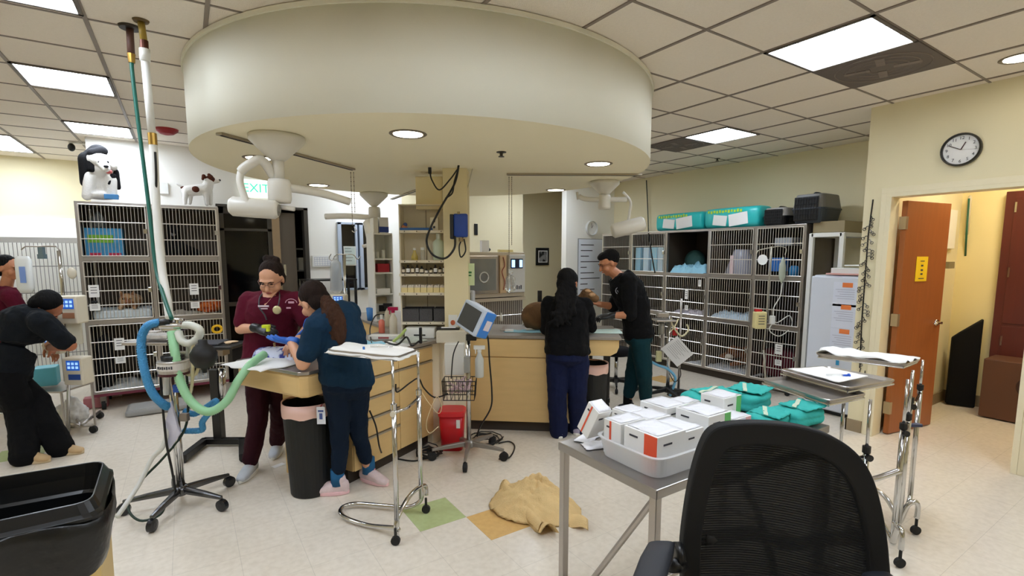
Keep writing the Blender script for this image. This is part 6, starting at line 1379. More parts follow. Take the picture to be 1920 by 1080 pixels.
# dog on right table
D=4.75; dm=tabby((118,88,58),(98,72,48),6); t=thing('brown_dog','brown brindle dog lying on the right exam table behind the person in black top','dog',G(1020,612,.91))
p=W(1010,588,D); z0=.915
blob('body',t,[('e',V((p.x,p.y,z0+.13)),(.17,.15,.135),axes(RGT,FWD,UP)),('c',W(1030,585,D),.12,W(1085,578,D+.02),.11),('c',W(990,600,D),.05,W(990,608,D-.02),.04),('c',W(1085,572,D),.07,W(1098,556,D-.02),.06),('c',W(1100,552,D-.03),.06,W(1116,560,D-.06),.04),('c',W(1096,548,D),.03,W(1090,560,D-.05),.014)],dm,.01)
q=MB(); q.ell(W(1110,553,D-.08),(.035,.03,.02)); q.ell(W(1102,546,D-.06),(.03,.03,.018)); q.build('tan_muzzle',mat('tan_fur',(186,150,112),.9,var=.4,vscale=40),t,smooth=True)
boxthing('stand_post',W(1012,558,4.95),(.035,.03,.14),blackp,'black slanting handle behind the brown dog on the table','handle')
# ================= BINS =================
def roundbin(c,r0,r1,h,label,liner,cat='trash bin'):
    t=thing('trash_bin',label,cat,c)
    q=MB(); q.lathe([(r0*.96,0),(r0,.01),(r1,h),(r1*.96,h),(r1*.93,h-.02),(r0*.93,.02)],c,36); q.build('bin_body',mat('bin_black',(11,13,13),.6),t,smooth=False)
    q=MB(); n=36; rr=[(r1*.95,h-.14),(r1*.955,h-.002),(r1*1.02,h+.006),(r1*1.03,h-.05),(r1*1.01,h-.085)]
    vs=[];fs=[]
    for k,(r,z) in enumerate(rr):
        for i in range(n): a=2*PI*i/n; vs.append(V(c)+V((r*(1+.008*math.sin(5*a+k))*math.cos(a),r*(1+.008*math.sin(5*a+k))*math.sin(a),z+(.006*math.sin(7*a) if k in(0,4) else 0))))
    for k in range(len(rr)-1):
        for i in range(n): fs.append((k*n+i,k*n+(i+1)%n,(k+1)*n+(i+1)%n,(k+1)*n+i))
    q.add(vs,fs); q.build('bin_liner',liner,t,smooth=True)
    return t
b_=q2(Q,La,-1.09,Lb,.20,0); roundbin(b_,.135,.165,.64,'black round trash bin with pale pink liner under the left exam table',mat('pink_liner',(230,190,176),.4))
b_=q2(R0,Ra,1.13,Rb,.22,0); roundbin(b_,.12,.145,.62,'black trash bin with pinkish liner behind the person in navy trousers',mat('pink_liner',(230,190,176),.4))
t=thing('sharps_bin','red translucent sharps bin on the floor below the cream corner cabinet','bin',V((1.83,3.67,0)))
c=V((1.81,3.69,0)); q=MB(); q.loft([(c+V((0,0,.004)),RGT*.09,FWD*.09),(c+V((0,0,.3)),RGT*.105,FWD*.105)],24,p=5); q.build('bin_body',mat('sharps_red',(200,18,34),.3),t,smooth=True,bevel=0)
q=MB(); q.loft([(c+V((0,0,.3)),RGT*.112,FWD*.112),(c+V((0,0,.33)),RGT*.112,FWD*.112),(c+V((0,0,.34)),RGT*.1,FWD*.1)],24,p=5); q.build('lid',mat('sharps_lid',(222,40,52),.35),t); q=MB(); q.box(c-FWD*.104+RGT*.06+V((0,0,.24)),(.03,.004,.07),ax=RC); q.build('label',paper,t)
# ================= PATIENT MONITOR STAND =================
c=V((1.84,3.45,0)); D=depth(c)
c=W(878,700,D); c.z=0
t=thing('monitor_stand','rolling stand with tilted blue and white patient monitor and wire basket','monitor stand',c)
star(t,c,5,.3,.02,mat('silver_base',(150,146,142),.35,.7),a0=math.radians(-52),cr=.036)
q=MB(); q.tube([c+V((0,0,.1)),V((c.x,c.y,1.0))],.019,14); q.build('pole',chrome,t,smooth=True)
ml=W(891,598,D-.04); tilt=math.radians(27); ax1=(RGT*math.cos(.9)+FWD*-.0+FWD*math.sin(.9)*-.55).normalized()
u_=(RGT*.42+UP*.90).normalized(); n_=(-RGT*.62-FWD*.72+UP*.3); n_=(n_-u_*n_.dot(u_)).normalized(); r_=u_.cross(n_)*-1
MR=axes(r_,-n_,u_) ; 
q=MB(); q.box(ml,(.25,.13,.22),ax=MR); q.build('monitor_case',mat('mon_white',(196,208,224),.4),t,bevel=.014)
q=MB(); q.box(ml+MR@V((.0,-.067,.0)),(.2,.004,.17),ax=MR); q.build('screen',mat('mon_screen',(70,72,70),.25),t)
sd=MR@V((1,0,0)); sgn=1 if sd.dot(RGT)>0 else -1
q=MB(); q.box(ml+MR@V((.118*sgn,.015,0)),(.03,.11,.21),ax=MR); q.build('blue_side_panel',mat('mon_blue',(52,128,214),.45),t,bevel=.01)
q=MB(); q.box(ml+MR@V((.135*sgn,.02,.0)),(.002,.06,.08),ax=MR); q.build('side_label',mat('label_pinkish',(222,214,222),.6),t)
q=MB(); q.box(W(884,632,D-.01),(.08,.06,.05),ax=RC); q.build('swivel_mount',blackp,t,bevel=.004)
q=MB(); q.box(W(876,683,D-.04),(.045,.05,.13),ax=RC); q.build('clamp_block',mat('grey_clamp',(140,140,136),.5),t,bevel=.004)
q=MB(); bc=W(862,728,D-.04); bw,bd,bh=.24,.16,.15
for z in (0,.5,1):
    q.tube([bc+RGT*x*bw/2*(1+.08*z)+FWD*y*bd/2+UP*(z-.5)*bh for x,y in((-1,-1),(1,-1),(1,1),(-1,1),(-1,-1))],.004,5)
for i in range(9): 
    for y in(-1,1): q.tube([bc+RGT*(i/4-1)*bw/2+FWD*y*bd/2-UP*bh/2,bc+RGT*(i/4-1)*bw/2*1.08+FWD*y*bd/2+UP*bh/2],.0028,5)
for i in range(5):
    for x in(-1,1): q.tube([bc+RGT*x*bw/2+FWD*(i/2-1)*bd/2-UP*bh/2,bc+RGT*x*bw/2*1.08+FWD*(i/2-1)*bd/2+UP*bh/2],.0028,5)
    q.tube([bc+RGT*(i/2-1)*bw/2-FWD*bd/2-UP*bh/2,bc+RGT*(i/2-1)*bw/2+FWD*bd/2-UP*bh/2],.0028,5)
q.build('wire_basket',mat('basket_black',(26,24,24),.4,.3),t)
q=MB(); r=random.Random(4)
for k in range(7):
    st=[bc+RGT*r.uniform(-.1,.1)+FWD*r.uniform(-.06,.06)+UP*r.uniform(-.05,.09) for _ in range(4)]; q.tube(spline(st,4),.006,6)
o=q.build('coiled_leads',mat('mixed_leads',(196,170,176),.5),smooth=True); tag(o,'tangle of pinkish leads in the wire basket','cables')
boxthing('white_power_box',W(853,672,D+.12),(.16,.1,.26),whitep,'tall white box standing behind the monitor pole','box',math.atan2(RGT.y,RGT.x),.008) 
p=W(898,690,D+.0); t=spray(W(899,700,D)-V((0,0,.03)),'clear spray bottle hanging from the monitor stand',mat('cloudy_white',(214,218,214),.3,trans=.2),whitep,.26,.035)
cable('black_cable',[W(908,617,D),W(915,635,D-.03),W(918,680,D-.05),W(922,730,D-.05),W(920,765,D-.05),W(900,800,D),W(895,818,D+.05)],.0065,cab,'black power lead curving down right of the monitor stand')
cable('black_cable',[W(860,640,D-.03),W(850,665,D-.05),W(846,710,D-.06)],.005,cab,'thin black lead hanging left of the monitor pole')
cable('black_cable',[W(840,738,D-.06),W(815,745,D-.1),W(795,728,D-.15),W(785,710,D-.2),W(770,717,D-.3),W(745,735,D-.4),W(742,720,D-.4)],.006,cab,'black lead looping from the basket across the drawers')
def coil(c,R,n,r,label,seed,name='coiled_cable'):
    rr=random.Random(seed); pts=[]
    for k in range(n*10):
        a=k/10*2*PI; R2=R*(1+.25*math.sin(a*.37+seed)); pts.append(c+V((R2*math.cos(a)*(1+.1*rr.random()),R2*math.sin(a)*(1+.1*rr.random()),r+.01+.012*rr.random()*(k/10))))
    q=MB(); q.tube(pts,r,6); o=q.build(name,cab,smooth=True); tag(o,label,'cable'); return o
coil(G(806,855),.085,6,.005,'coil of black cable on the floor left of the monitor stand',2)
coil(G(910,826),.12,4,.005,'tangle of black cable on the floor behind the monitor stand',5)
cable('floor_cable',[G(935,833)+V((0,0,.01)),G(955,830)+V((0,0,.01)),G(965,840)+V((0,0,.01)),G(955,860)+V((0,0,.01)),G(935,863)+V((0,0,.01))],.006,cab,'loop of black cable right of the monitor stand casters')
cable('floor_cable',[W(693,770,3.45),W(705,800,3.4),W(712,840,3.45),G(722,858)+V((0,0,.01)),G(745,862)+V((0,0,.008)),G(775,866)+V((0,0,.008)),G(795,862)+V((0,0,.01))],.006,cab,'black cable hanging over the drawers and running along the floor')
q=MB(); o=cable('thin_tube',[W(785,724,3.6),W(800,750,3.6),W(822,775,3.65),W(828,760,3.7),W(818,745,3.7),W(800,790,3.6),W(805,812,3.6),W(822,800,3.65)],.003,mat('cream_line',(220,200,160),.5),'thin cream tube looping above the sharps bin','tube')
# adapters on floor
boxthing('power_adapter',G(808,850)+V((0,0,.025)),(.06,.04,.04),blackp,'black power adapter in the cable coil','adapter',.4)
# ================= IV pole behind island (left center) =================
D=4.55; p=W(646,600,D); 
t=thing('iv_pole','chrome iv pole with fluid bag standing behind the blue scrubs person','iv pole',V((p.x,p.y,0)))
q=MB(); q.tube([V((p.x,p.y,.06)),V((p.x,p.y,1.0)),W(646,478,D)],.012,12); q.build('pole',chrome,t,smooth=True)
q=MB(); q.tube(spline([W(621,476,D),W(617,484,D),W(623,488,D),W(630,478,D),W(646,477,D),W(662,478,D),W(670,486,D),W(676,480,D)]),.0045); q.build('hook_bar',chrome,t,smooth=True)
star(t,V((p.x,p.y,0)),4,.2,.015,steeld,cr=.025,hz=.07)
p=W(630,518,D-.02); q=MB(); q.loft([(p+V((0,0,.16)),RGT*.015,FWD*.01),(p+V((0,0,.12)),RGT*.045,FWD*.025),(p-V((0,0,.12)),RGT*.055,FWD*.035),(p-V((0,0,.155)),RGT*.03,FWD*.015)],18,p=2.6); o=q.build('iv_fluid_bag',mat('fluid_clear',(196,204,214),.15,trans=.5,alpha=.75),smooth=True); tag(o,'large clear fluid bag on the pole behind the blue scrubs person','fluid bag')
ivpump(W(636,565,D-.03),'white pump box on the pole behind the island',.13,.13)
# black open shelf rack at rear
t=thing('black_rack','black metal rack against the rear white wall behind the iv pole','rack',(1.5,6.9,0)); x0_=PY(574,520,6.8).x; x1_=PY(664,520,6.8).x; zt_=PY(600,524,6.8).z
for x in(x0_,x1_):
    for y in(6.75,7.1): q=MB(); q.bb((x-.015,y-.015,0),(x+.015,y+.015,zt_)); q.build('leg',blackp,t)
for z in (zt_,.7,.3): q=MB(); q.bb((x0_-.02,6.73,z-.02),(x1_+.02,7.12,z)); q.build('shelf',blackp,t)
boxthing('white_machine',V(((x0_+x1_)/2+.1,6.92,.79)),(.42,.3,.18),whitep,'low white machine on the black rack','machine')
# ================= MAYO STANDS =================
def ptray(mb,cor,h=.016,th=.003,rim=.012):
    """tray from 4 corners (ccw), dished with a rolled rim"""
    c=sum(cor,V((0,0,0)))/4; n=UP; pts=[]
    def ring(f,z,k=5):
        out=[]
        for i in range(4):
            a,b_,d=cor[i-1],cor[i],cor[(i+1)%4]
            for j in range(k+1):
                t=j/k; p=(b_+(a-b_)*.12)*(1-t)**2+b_*2*t*(1-t)+(b_+(d-b_)*.12)*t*t; out.append(c+(p-c)*f+V((0,0,z)))
        return out
    rings=[ring(1,0),ring(1.0,-.006),ring(.95,-h-th),ring(.93,-h),ring(.975,.002)]
    k=len(rings[0]); vs=[p for r in (rings[1],rings[0],rings[4],rings[3]) for p in r]; fs=[]
    for j in range(3):
        for i in range(k): fs.append((j*k+i,j*k+(i+1)%k,(j+1)*k+(i+1)%k,(j+1)*k+i))
    vs+=rings[2]; fs.append(tuple(3*k+i for i in range(k)))
    for i in range(k): fs.append((i,4*k+i,4*k+(i+1)%k,(i+1)%k))
    fs.append(tuple(reversed([4*k+i for i in range(k)])))
    mb.add(vs,fs)
def mlegs(a,b,ws):
    L=[[a+V((0,0,.2)),a+V((0,0,.07)),a.lerp(b,.5)+V((0,0,.05)),b+V((0,0,.07)),b+V((0,0,.2))]]
    for w in ws: L.append([a+V((0,0,.07)),a.lerp(w,.35)+V((0,0,.17)),a.lerp(w,.8)+V((0,0,.2)),w+V((0,0,.17)),w+V((0,0,.10))])
    return L
def mayo(label,cor,loc_posts,base,z_mid,legs,wheels,knob=None,cover=None):
    c=sum(base,V((0,0,0)))/len(base); t=thing('mayo_stand',label,'instrument stand',V((c.x,c.y,0)),0,None)
    q=MB(); ptray(q,cor); tr=q.build('tray',steel,t,smooth=False)
    fr=[cc+V((0,0,-.024)) for cc in cor]; ctr=sum(fr,V((0,0,0)))/4; fr=[ctr+(p-ctr)*.93 for p in fr]
    q=MB(); q.tube([fr[0],fr[1],fr[2],fr[3],fr[0]],.006,6); q.build('tray_ring',chrome,t)
    for p in loc_posts:
        zt=ctr.z; q=MB(); q.tube([V((p.x,p.y,z_mid-.05)),V((p.x,p.y,zt))],.0075,10); q.build('upper_rod',chrome,t,smooth=True)
        q=MB(); q.tube([V((p.x,p.y,.1)),V((p.x,p.y,z_mid))],.014,12); q.build('lower_post',chrome,t,smooth=True)
        q=MB(); q.tube([V((p.x,p.y,z_mid-.012)),V((p.x,p.y,z_mid+.02))],.018,12); q.build('collar',blackp if knob=='b' else chrome,t)
    if len(loc_posts)>1:
        a,b_=loc_posts; q=MB(); q.tube([V((a.x,a.y,z_mid-.03)),(a+b_)/2*V((1,1,0)) if False else V(((a.x+b_.x)/2,(a.y+b_.y)/2,z_mid-.05)),V((b_.x,b_.y,z_mid-.03))],.009,8); q.build('cross_brace',chrome,t,smooth=True)
        q=MB(); kp=V((a.x,a.y,z_mid-.03))-FWD*.03; q.lathe([(.006,-.02),(.016,-.018),(.016,.0)],kp,14,ax=axes(RGT,UP,-FWD)); q.build('knob',ivory if knob!='b' else blackp,t)
    for L in legs:
        q=MB(); q.tube(spline(L,5),.0135,12); q.build('base_tube',chrome,t,smooth=True)
    for w in wheels:
        q=MB(); q.tube([w+V((0,0,.10)),w+V((0,0,.04))],.008,8); q.lathe([(.008,-.010),(.026,-.010),(.026,.010),(.008,.010)],w+V((0,0,.027)),16,ax=axes(RGT,UP,FWD)); q.build('caster',rubber,t)
    return t,tr
# stand in front of the blue scrubs person
zc=1.07
p1=G(745,1012); p2=G(790,962)
A_p=V((p1.x,p1.y,0)); B_p=V((p2.x,p2.y,0))
cor=[G(742,668,zc),G(782,655,zc),G(640,646,zc),G(612,655,zc)]
u1=(cor[1]-cor[0]).normalized(); cor=[G(746,669,zc),G(784,655,zc),G(650,643,zc),G(611,655,zc)]
legs=[[A_p+V((0,0,.14)),A_p+V((0,0,.06)),W(742,990,depth(A_p)),W(690,985,depth(G(690,992))),G(645,978)+V((0,0,.03)),G(640,962)+V((0,0,.03)),G(665,953)+V((0,0,.03)),G(720,958)+V((0,0,.035)),G(765,962)+V((0,0,.04)),B_p+V((0,0,.09)),B_p+V((0,0,.2))],
      [A_p+V((0,0,.02)),A_p+V((0,0,.12)),(A_p+G(795,958))/2+V((0,0,.19)),G(797,955)+V((0,0,.16)),G(800,957)+V((0,0,.10))]]
pA=W(744,700,depth(A_p)); pB=W(785,700,depth(B_p))
m1,tr1=mayo('chrome mayo stand with white draped tray in front of the blue scrubs person',cor,[A_p,B_p],[A_p,B_p],.78,legs,[G(742,1022),G(799,962)])
cc=[c+(sum(cor,V((0,0,0)))/4-c)*.04+V((0,0,.004)) for c in cor]
def draped(name,cc,m,label,seed,amp=.012,drop=.03):
    def fn(i,j):
        p=cc[0].lerp(cc[1],j).lerp(cc[3].lerp(cc[2],j),i); e=min(i,1-i,j,1-j)
        return p+V((0,0,amp*noise.noise(V((i*5+seed,j*4,seed)))+.004-(drop*max(0,.08-e)/.08)))
    q=MB(); q.sheet(fn,26,16,.003); o=q.build(name,m,smooth=True); tag(o,label,'drape'); return o
c0=sum(cc,V((0,0,0)))/4; c2=[c0+(c-c0)*1.08 for c in cc]
draped('tray_drape',c2,paper,'white drape covering the mayo tray in front of the blue scrubs person',3)
q=MB(); p=G(720,652,zc+.012); q.tube([p-RGT*.08+V((0,0,.01)),p+RGT*.05+V((0,0,.01))],.006); q.tube([p+RGT*.05+V((0,0,.01)),p+RGT*.09+V((0,0,.01))],.002); o=q.build('syringe',glass,smooth=True); tag(o,'clear syringe lying on the white draped mayo tray','syringe')
boxthing('small_blue_cap',G(682,653,zc+.02),(.012,.012,.02),mat('cap_blue',(40,110,190),.4),'tiny blue cap on the white draped mayo tray','cap')
# right trays
z1=1.0
def rp(u,v,z=z1): return G(u,v,z)
corT1=[rp(1712,684),rp(1728,674),rp(1555,655),rp(1528,663)]
corT1=[rp(1700,683,1.0),rp(1728,673,1.0),rp(1552,654,1.0),rp(1528,662,1.0)]
def postat(u,v): 
    p=G(u,v); return V((p.x,p.y,0))
a=postat(1684,1000); b_=postat(1704,955)
mayo('farthest right mayo stand whose tray carries crumpled white cloth',corT1,[a,b_],[a,b_],.80,mlegs(a,b_,[postat(1716,1002),a-RGT*.06+FWD*.22]),[postat(1716,1002),a-RGT*.06+FWD*.22],knob='b')
c0=sum(corT1,V((0,0,0)))/4; draped('tray_cloth',[c0+(c-c0)*.98+V((0,0,.012)) for c in corT1],paper,'crumpled white cloth on the farthest right mayo tray',8,.03,.01)
corT2=[rp(1592,728),rp(1684,712),rp(1548,686),rp(1458,692)]
a=postat(1672,1040); b_=postat(1682,1010); 
mayo('middle right mayo stand with white paper and blue syringe on its tray',corT2,[a,b_],[a,b_],.72,mlegs(a,b_,[postat(1686,1064),a-RGT*.1+FWD*.2]),[postat(1686,1064),a-RGT*.1+FWD*.2],knob='b')
c0=sum(corT2,V((0,0,0)))/4; draped('tray_paper',[c0+(c-c0)*f+RGT*-.03+V((0,0,.004)) for c,f in zip(corT2,(.72,.62,.72,.72))],paper,'white paper sheet on the middle right mayo tray',5,.004,.0)
p=rp(1568,709)+V((0,0,.014)); q=MB(); q.tube([p-RGT*.05,p+RGT*.03],.008); o=q.build('syringe',glass,smooth=True); tag(o,'syringe with blue plunger on the middle right mayo tray','syringe'); q=MB(); q.tube([p+RGT*.03,p+RGT*.06],.006); q.lathe([(.010,0),(.010,.006)],p+RGT*.06,10,ax=axes(FWD,UP,RGT)); q.build('plunger',mat('syr_blue',(40,90,200),.4),o,smooth=True)
zt3=.97; corT3=[G(1556,752,zt3),G(1628,738,zt3),G(1505,703,zt3),G(1424,709,zt3)]
a=V((G(1628,738,zt3).x,G(1628,738,zt3).y,0)); b_=V((G(1560,750,zt3).x+.02,G(1560,750,zt3).y+.1,0)); a=W(1620,900,depth(a)-.02); a.z=0; b_=W(1577,820,depth(b_)+.02); b_.z=0
mayo('nearest right mayo stand with empty steel tray behind the mesh chair',corT3,[a,b_],[a,b_],.70,[[a+V((0,0,.3)),a+V((0,0,.10)),a+V((.0,.1,.05)),b_+V((0,0,.06)),b_+V((0,0,.2))],[a+V((0,0,.55)),a+RGT*.06+V((0,0,.56)),a+RGT*.17+V((0,0,.6))]],[a+RGT*.03,b_-RGT*.03],knob='b')
boxthing('blue_tag',PX(1570,680,5.39),(.006,.03,.05),mat('blue_tag_m',(40,140,190),.5),'small blue tag stuck low on the refrigerator door','tag') 
q=MB(); p=W(1712,797,depth(postat(1704,955))-.05); q.box(p,(.1,.03,.02),ax=RC); o=q.build('blue_clamp',mat('dark_blue_clamp',(40,50,80),.4),bevel=.004); tag(o,'dark blue clamp on the brace of the farthest right mayo stand','clamp')
# ================= STEEL TABLE =================
ztab=.85; tx0,tx1,ty0,ty1=1.255,2.42,1.05,1.57
t=thing('steel_table','stainless steel instrument table in the right foreground loaded with boxes and drape packs','table',((tx0+tx1)/2,(ty0+ty1)/2,0))
q=MB(); q.bb((tx0,ty0,ztab-.035),(tx1,ty1,ztab)); q.build('table_top',mat('table_steel',(158,154,150),.28,.85,bump=.02,bscale=12,var=.08),t,bevel=.004)
for x in (tx0+.02,tx1-.02):
    for y in(ty0+.02,ty1-.02):
        q=MB(); q.bb((x-.015,y-.015,.012),(x+.015,y+.015,ztab-.035)); l=q.build('leg',steel,t,bevel=.003); q=MB(); q.lathe([(.014,0),(.018,.006),(.014,.012)],(x,y,.0)); q.build('foot',rubber,l)
q=MB(); q.tube([(tx0+.02,ty0+.02,.25),(tx0+.02,ty1-.02,.25)],.012); q.tube([(tx1-.02,ty0+.02,.25),(tx1-.02,ty1-.02,.25)],.012); q.tube([(tx0+.02,(ty0+ty1)/2,.25),(tx1-.02,(ty0+ty1)/2,.25)],.012); q.build('lower_brace',steel,t,smooth=True)
q=MB(); q.tube([(tx0+.022,ty0+.03,ztab-.05),(tx0+.022,ty0+.38,.25)],.012); q.build('diagonal_brace',steel,t)
# plastic bin
bx0_,bx1_,by0_,by1_=1.30,1.66,1.085,1.40
t=thing('plastic_tray_bin','white translucent plastic tray holding medication boxes on the steel table','tray',((bx0_+bx1_)/2,(by0_+by1_)/2,ztab))
pm=mat('frost_plastic',(232,232,232),.35,trans=.35,alpha=.72)
def shell(mb,x0,x1,y0,y1,z0,z1,fl=.014,th=.004,p=7,n=40):
    cx,cy=(x0+x1)/2,(y0+y1)/2
    def rg(z,e): return (V((cx,cy,z)),V(((x1-x0)/2+e,0,0)),V((0,(y1-y0)/2+e,0)))
    rings=[rg(z0,-fl),rg(z1,0),rg(z1,.008),rg(z1+.004,.008),rg(z1+.004,-th),rg(z0+th,-fl-th)]
    mb.loft(rings,n,p=p)
q=MB(); shell(q,bx0_,bx1_,by0_,by1_,ztab+.001,ztab+.075); q.build('tray_shell',pm,t,smooth=False)
# medication boxes
orx=mat('box_orange',(226,84,50),.5); grn=mat('box_green',(110,196,110),.5); bxw=mat('box_white',(232,232,230),.55); foil=mat('crumpled_top',(226,226,230),.4,bump=.6,bscale=30)
def mbox(x,y,z,w,d,h,label,stripe=None,rz=0,tilt=None,sf='x'):
    t=thing('medication_box',label,'box',(x,y,z),0,'medication boxes on the steel table')
    R=Matrix.Rotation(rz,3,'Z'); 
    if tilt: R=Matrix.Rotation(tilt,3,'X')@R
    c=V((x,y,z+h/2)); q=MB(); q.box(c,(w,d,h),ax=R); q.build('carton',bxw,t,bevel=.002)
    if stripe:
        q=MB()
        if sf=='x': q.box(c+R@V((-w/2-.0008,-d*.30,0)),(.0016,d*.36,h*.97),ax=R)
        elif sf=='y': q.box(c+R@V((w*.34,-d/2-.0008,0)),(w*.26,.0016,h*.97),ax=R)
        elif sf=='t': q.box(c+R@V((-w/2-.0008,d*.1,0)),(.0016,d*.1,h*.97),ax=R)
        q.build('colour_band',stripe,t)
    q=MB(); q.box(c+R@V((-w*.15,-d/2-.0008,h*.25)),(w*.3,.0014,h*.05),ax=R); q.box(c+R@V((-w/2-.0008,d*.2,h*.3)),(.0014,d*.25,h*.05),ax=R); q.build('print',ink,t)
    q=MB(); q.sheet(lambda i,j:c+R@V(((i-.5)*w*.9,(j-.5)*d*.9,h/2+.001+.008*abs(noise.noise(V((i*4+x*9,j*4+y*9,1)))))),6,6,.001); q.build('loose_flap',foil,t,smooth=True)
    return t
zz=ztab+.006
mbox(1.412,1.20,zz,.15,.16,.135,'front white medication box with wide orange band in the plastic tray',orx)
mbox(1.395,1.335,zz,.13,.09,.135,'white medication box with thin orange stripe in the left of the plastic tray',orx,sf='t')
mbox(1.55,1.205,zz,.11,.15,.12,'plain white medication box at the right end of the plastic tray')
mbox(1.53,1.33,zz,.12,.11,.13,'white medication box with rumpled top at the back of the plastic tray')
mbox(1.335,1.44,ztab+.05,.07,.07,.14,'tilted open white medication box leaning out of the plastic tray',orx,tilt=.5,sf='t')
mbox(1.75,1.44,ztab+.001,.14,.15,.12,'white medication box with green edge directly behind the plastic tray',grn,sf='y')
mbox(1.78,1.26,ztab+.001,.15,.16,.13,'large white box with green band just left of the mesh chair top',grn,sf='y')
mbox(1.60,1.50,ztab+.001,.12,.1,.10,'white box with red tab at the back left of the steel table',orx,sf='y')
mbox(1.93,1.48,ztab+.001,.13,.1,.09,'small white box at the rear edge of the steel table')
mbox(2.02,1.50-.16,ztab+.001,.13,.12,.14,'tall white and green box beside the teal packs',grn,sf='y')
mbox(1.80,1.53,ztab+.001,.1,.07,.08,'short white carton with green end at the rear edge of the table',grn,sf='y')
mbox(1.95,1.24,ztab+.001,.14,.1,.08,'flat white carton with pink side between boxes and blue packet',mat('box_pink',(236,180,170),.5),sf='y')
for k,(u,v,an,l) in enumerate(((1102,822,.4,'left foil blister packet at the far left corner of the steel table'),(1120,836,-.3,'right foil blister packet beside the plastic tray on the steel table'))):
    crumple('foil_packet',G(u,v,ztab+.001),.12,.07,.02,foil,l,'packet',an,80+k,12,8,.002)
# teal packs
def pack(c,w,d,h,an,label,seed,m=teal,tape=True):
    c=V(c); R=Matrix.Rotation(an,3,'Z'); t=thing('drape_pack',label,'drape pack',c,an,'teal surgical drape packs')
    q=MB(); n=30; rings=[]
    def rg(z,f): return [(c+R@V((w/2*f*math.copysign(abs(math.cos(a))**.45,math.cos(a)),d/2*f*math.copysign(abs(math.sin(a))**.45,math.sin(a)),z))) for a in [2*PI*i/n for i in range(n)]]
    vs=[];lev=[(.0,.86),(.18,.98),(.4,1.0),(.55,.94),(.62,.98),(.85,.97),(1.0,.82),(1.04,.5),(1.05,.2)]
    for z,f in lev:
        for p in rg(z*h,f): vs.append(p+V((noise.noise(p*14+V((seed,0,0)))*.014,noise.noise(p*14+V((0,seed,0)))*.014,noise.noise(p*12+V((0,0,seed)))*.014 if z>.1 else 0)))
    fs=[]
    for j in range(len(lev)-1):
        for i in range(n): fs.append((j*n+i,j*n+(i+1)%n,(j+1)*n+(i+1)%n,(j+1)*n+i))
    fs.append(tuple(reversed(range(n)))); fs.append(tuple((len(lev)-1)*n+i for i in range(n)))
    q.add(vs,fs); q.build('wrapped_cloth',m,t,smooth=True,sub=1,disp=.008,dscale=.05)
    q=MB(); q.sheet(lambda i,j:c+R@V(((i-.5)*w*.6,d*.02+(j-.5)*.02+ (i-.5)*.06,h*1.05+.012+.004*math.sin(i*9))),10,2,.002); q.build('tape_strip',mat('masking_tape',(190,206,180),.6),t)
    q=MB(); q.sheet(lambda i,j:c+R@V(((i-.35)*w*.75,(j-.6)*d*.8,h*1.05+.004+.012*abs(noise.noise(V((i*5+seed,j*5,2)))))),10,10,.003); q.build('fold_flap',m,t,smooth=True)
    return t
pack((2.16,1.50,ztab+.001),.26,.20,.085,-.25,'left teal cloth drape pack at the back of the steel table',1)
pack((2.36,1.43,ztab+.001),.25,.21,.085,.2,'rear right teal cloth drape pack on the steel table',2)
pack((2.15,1.20,ztab+.001),.2,.17,.06,.1,'small low teal drape pack just above the mesh chair',3)
pack((2.33,1.155,ztab+.001),.22,.17,.075,-.1,'nearest right teal drape pack at the table end',4)
crumple('blue_packet',(2.03,1.14,ztab+.001),.19,.13,.02,mat('blue_packet_m',(40,100,190),.3,var=.3,vscale=18),'shiny blue packet between the white boxes and the teal packs','packet',.2,91)
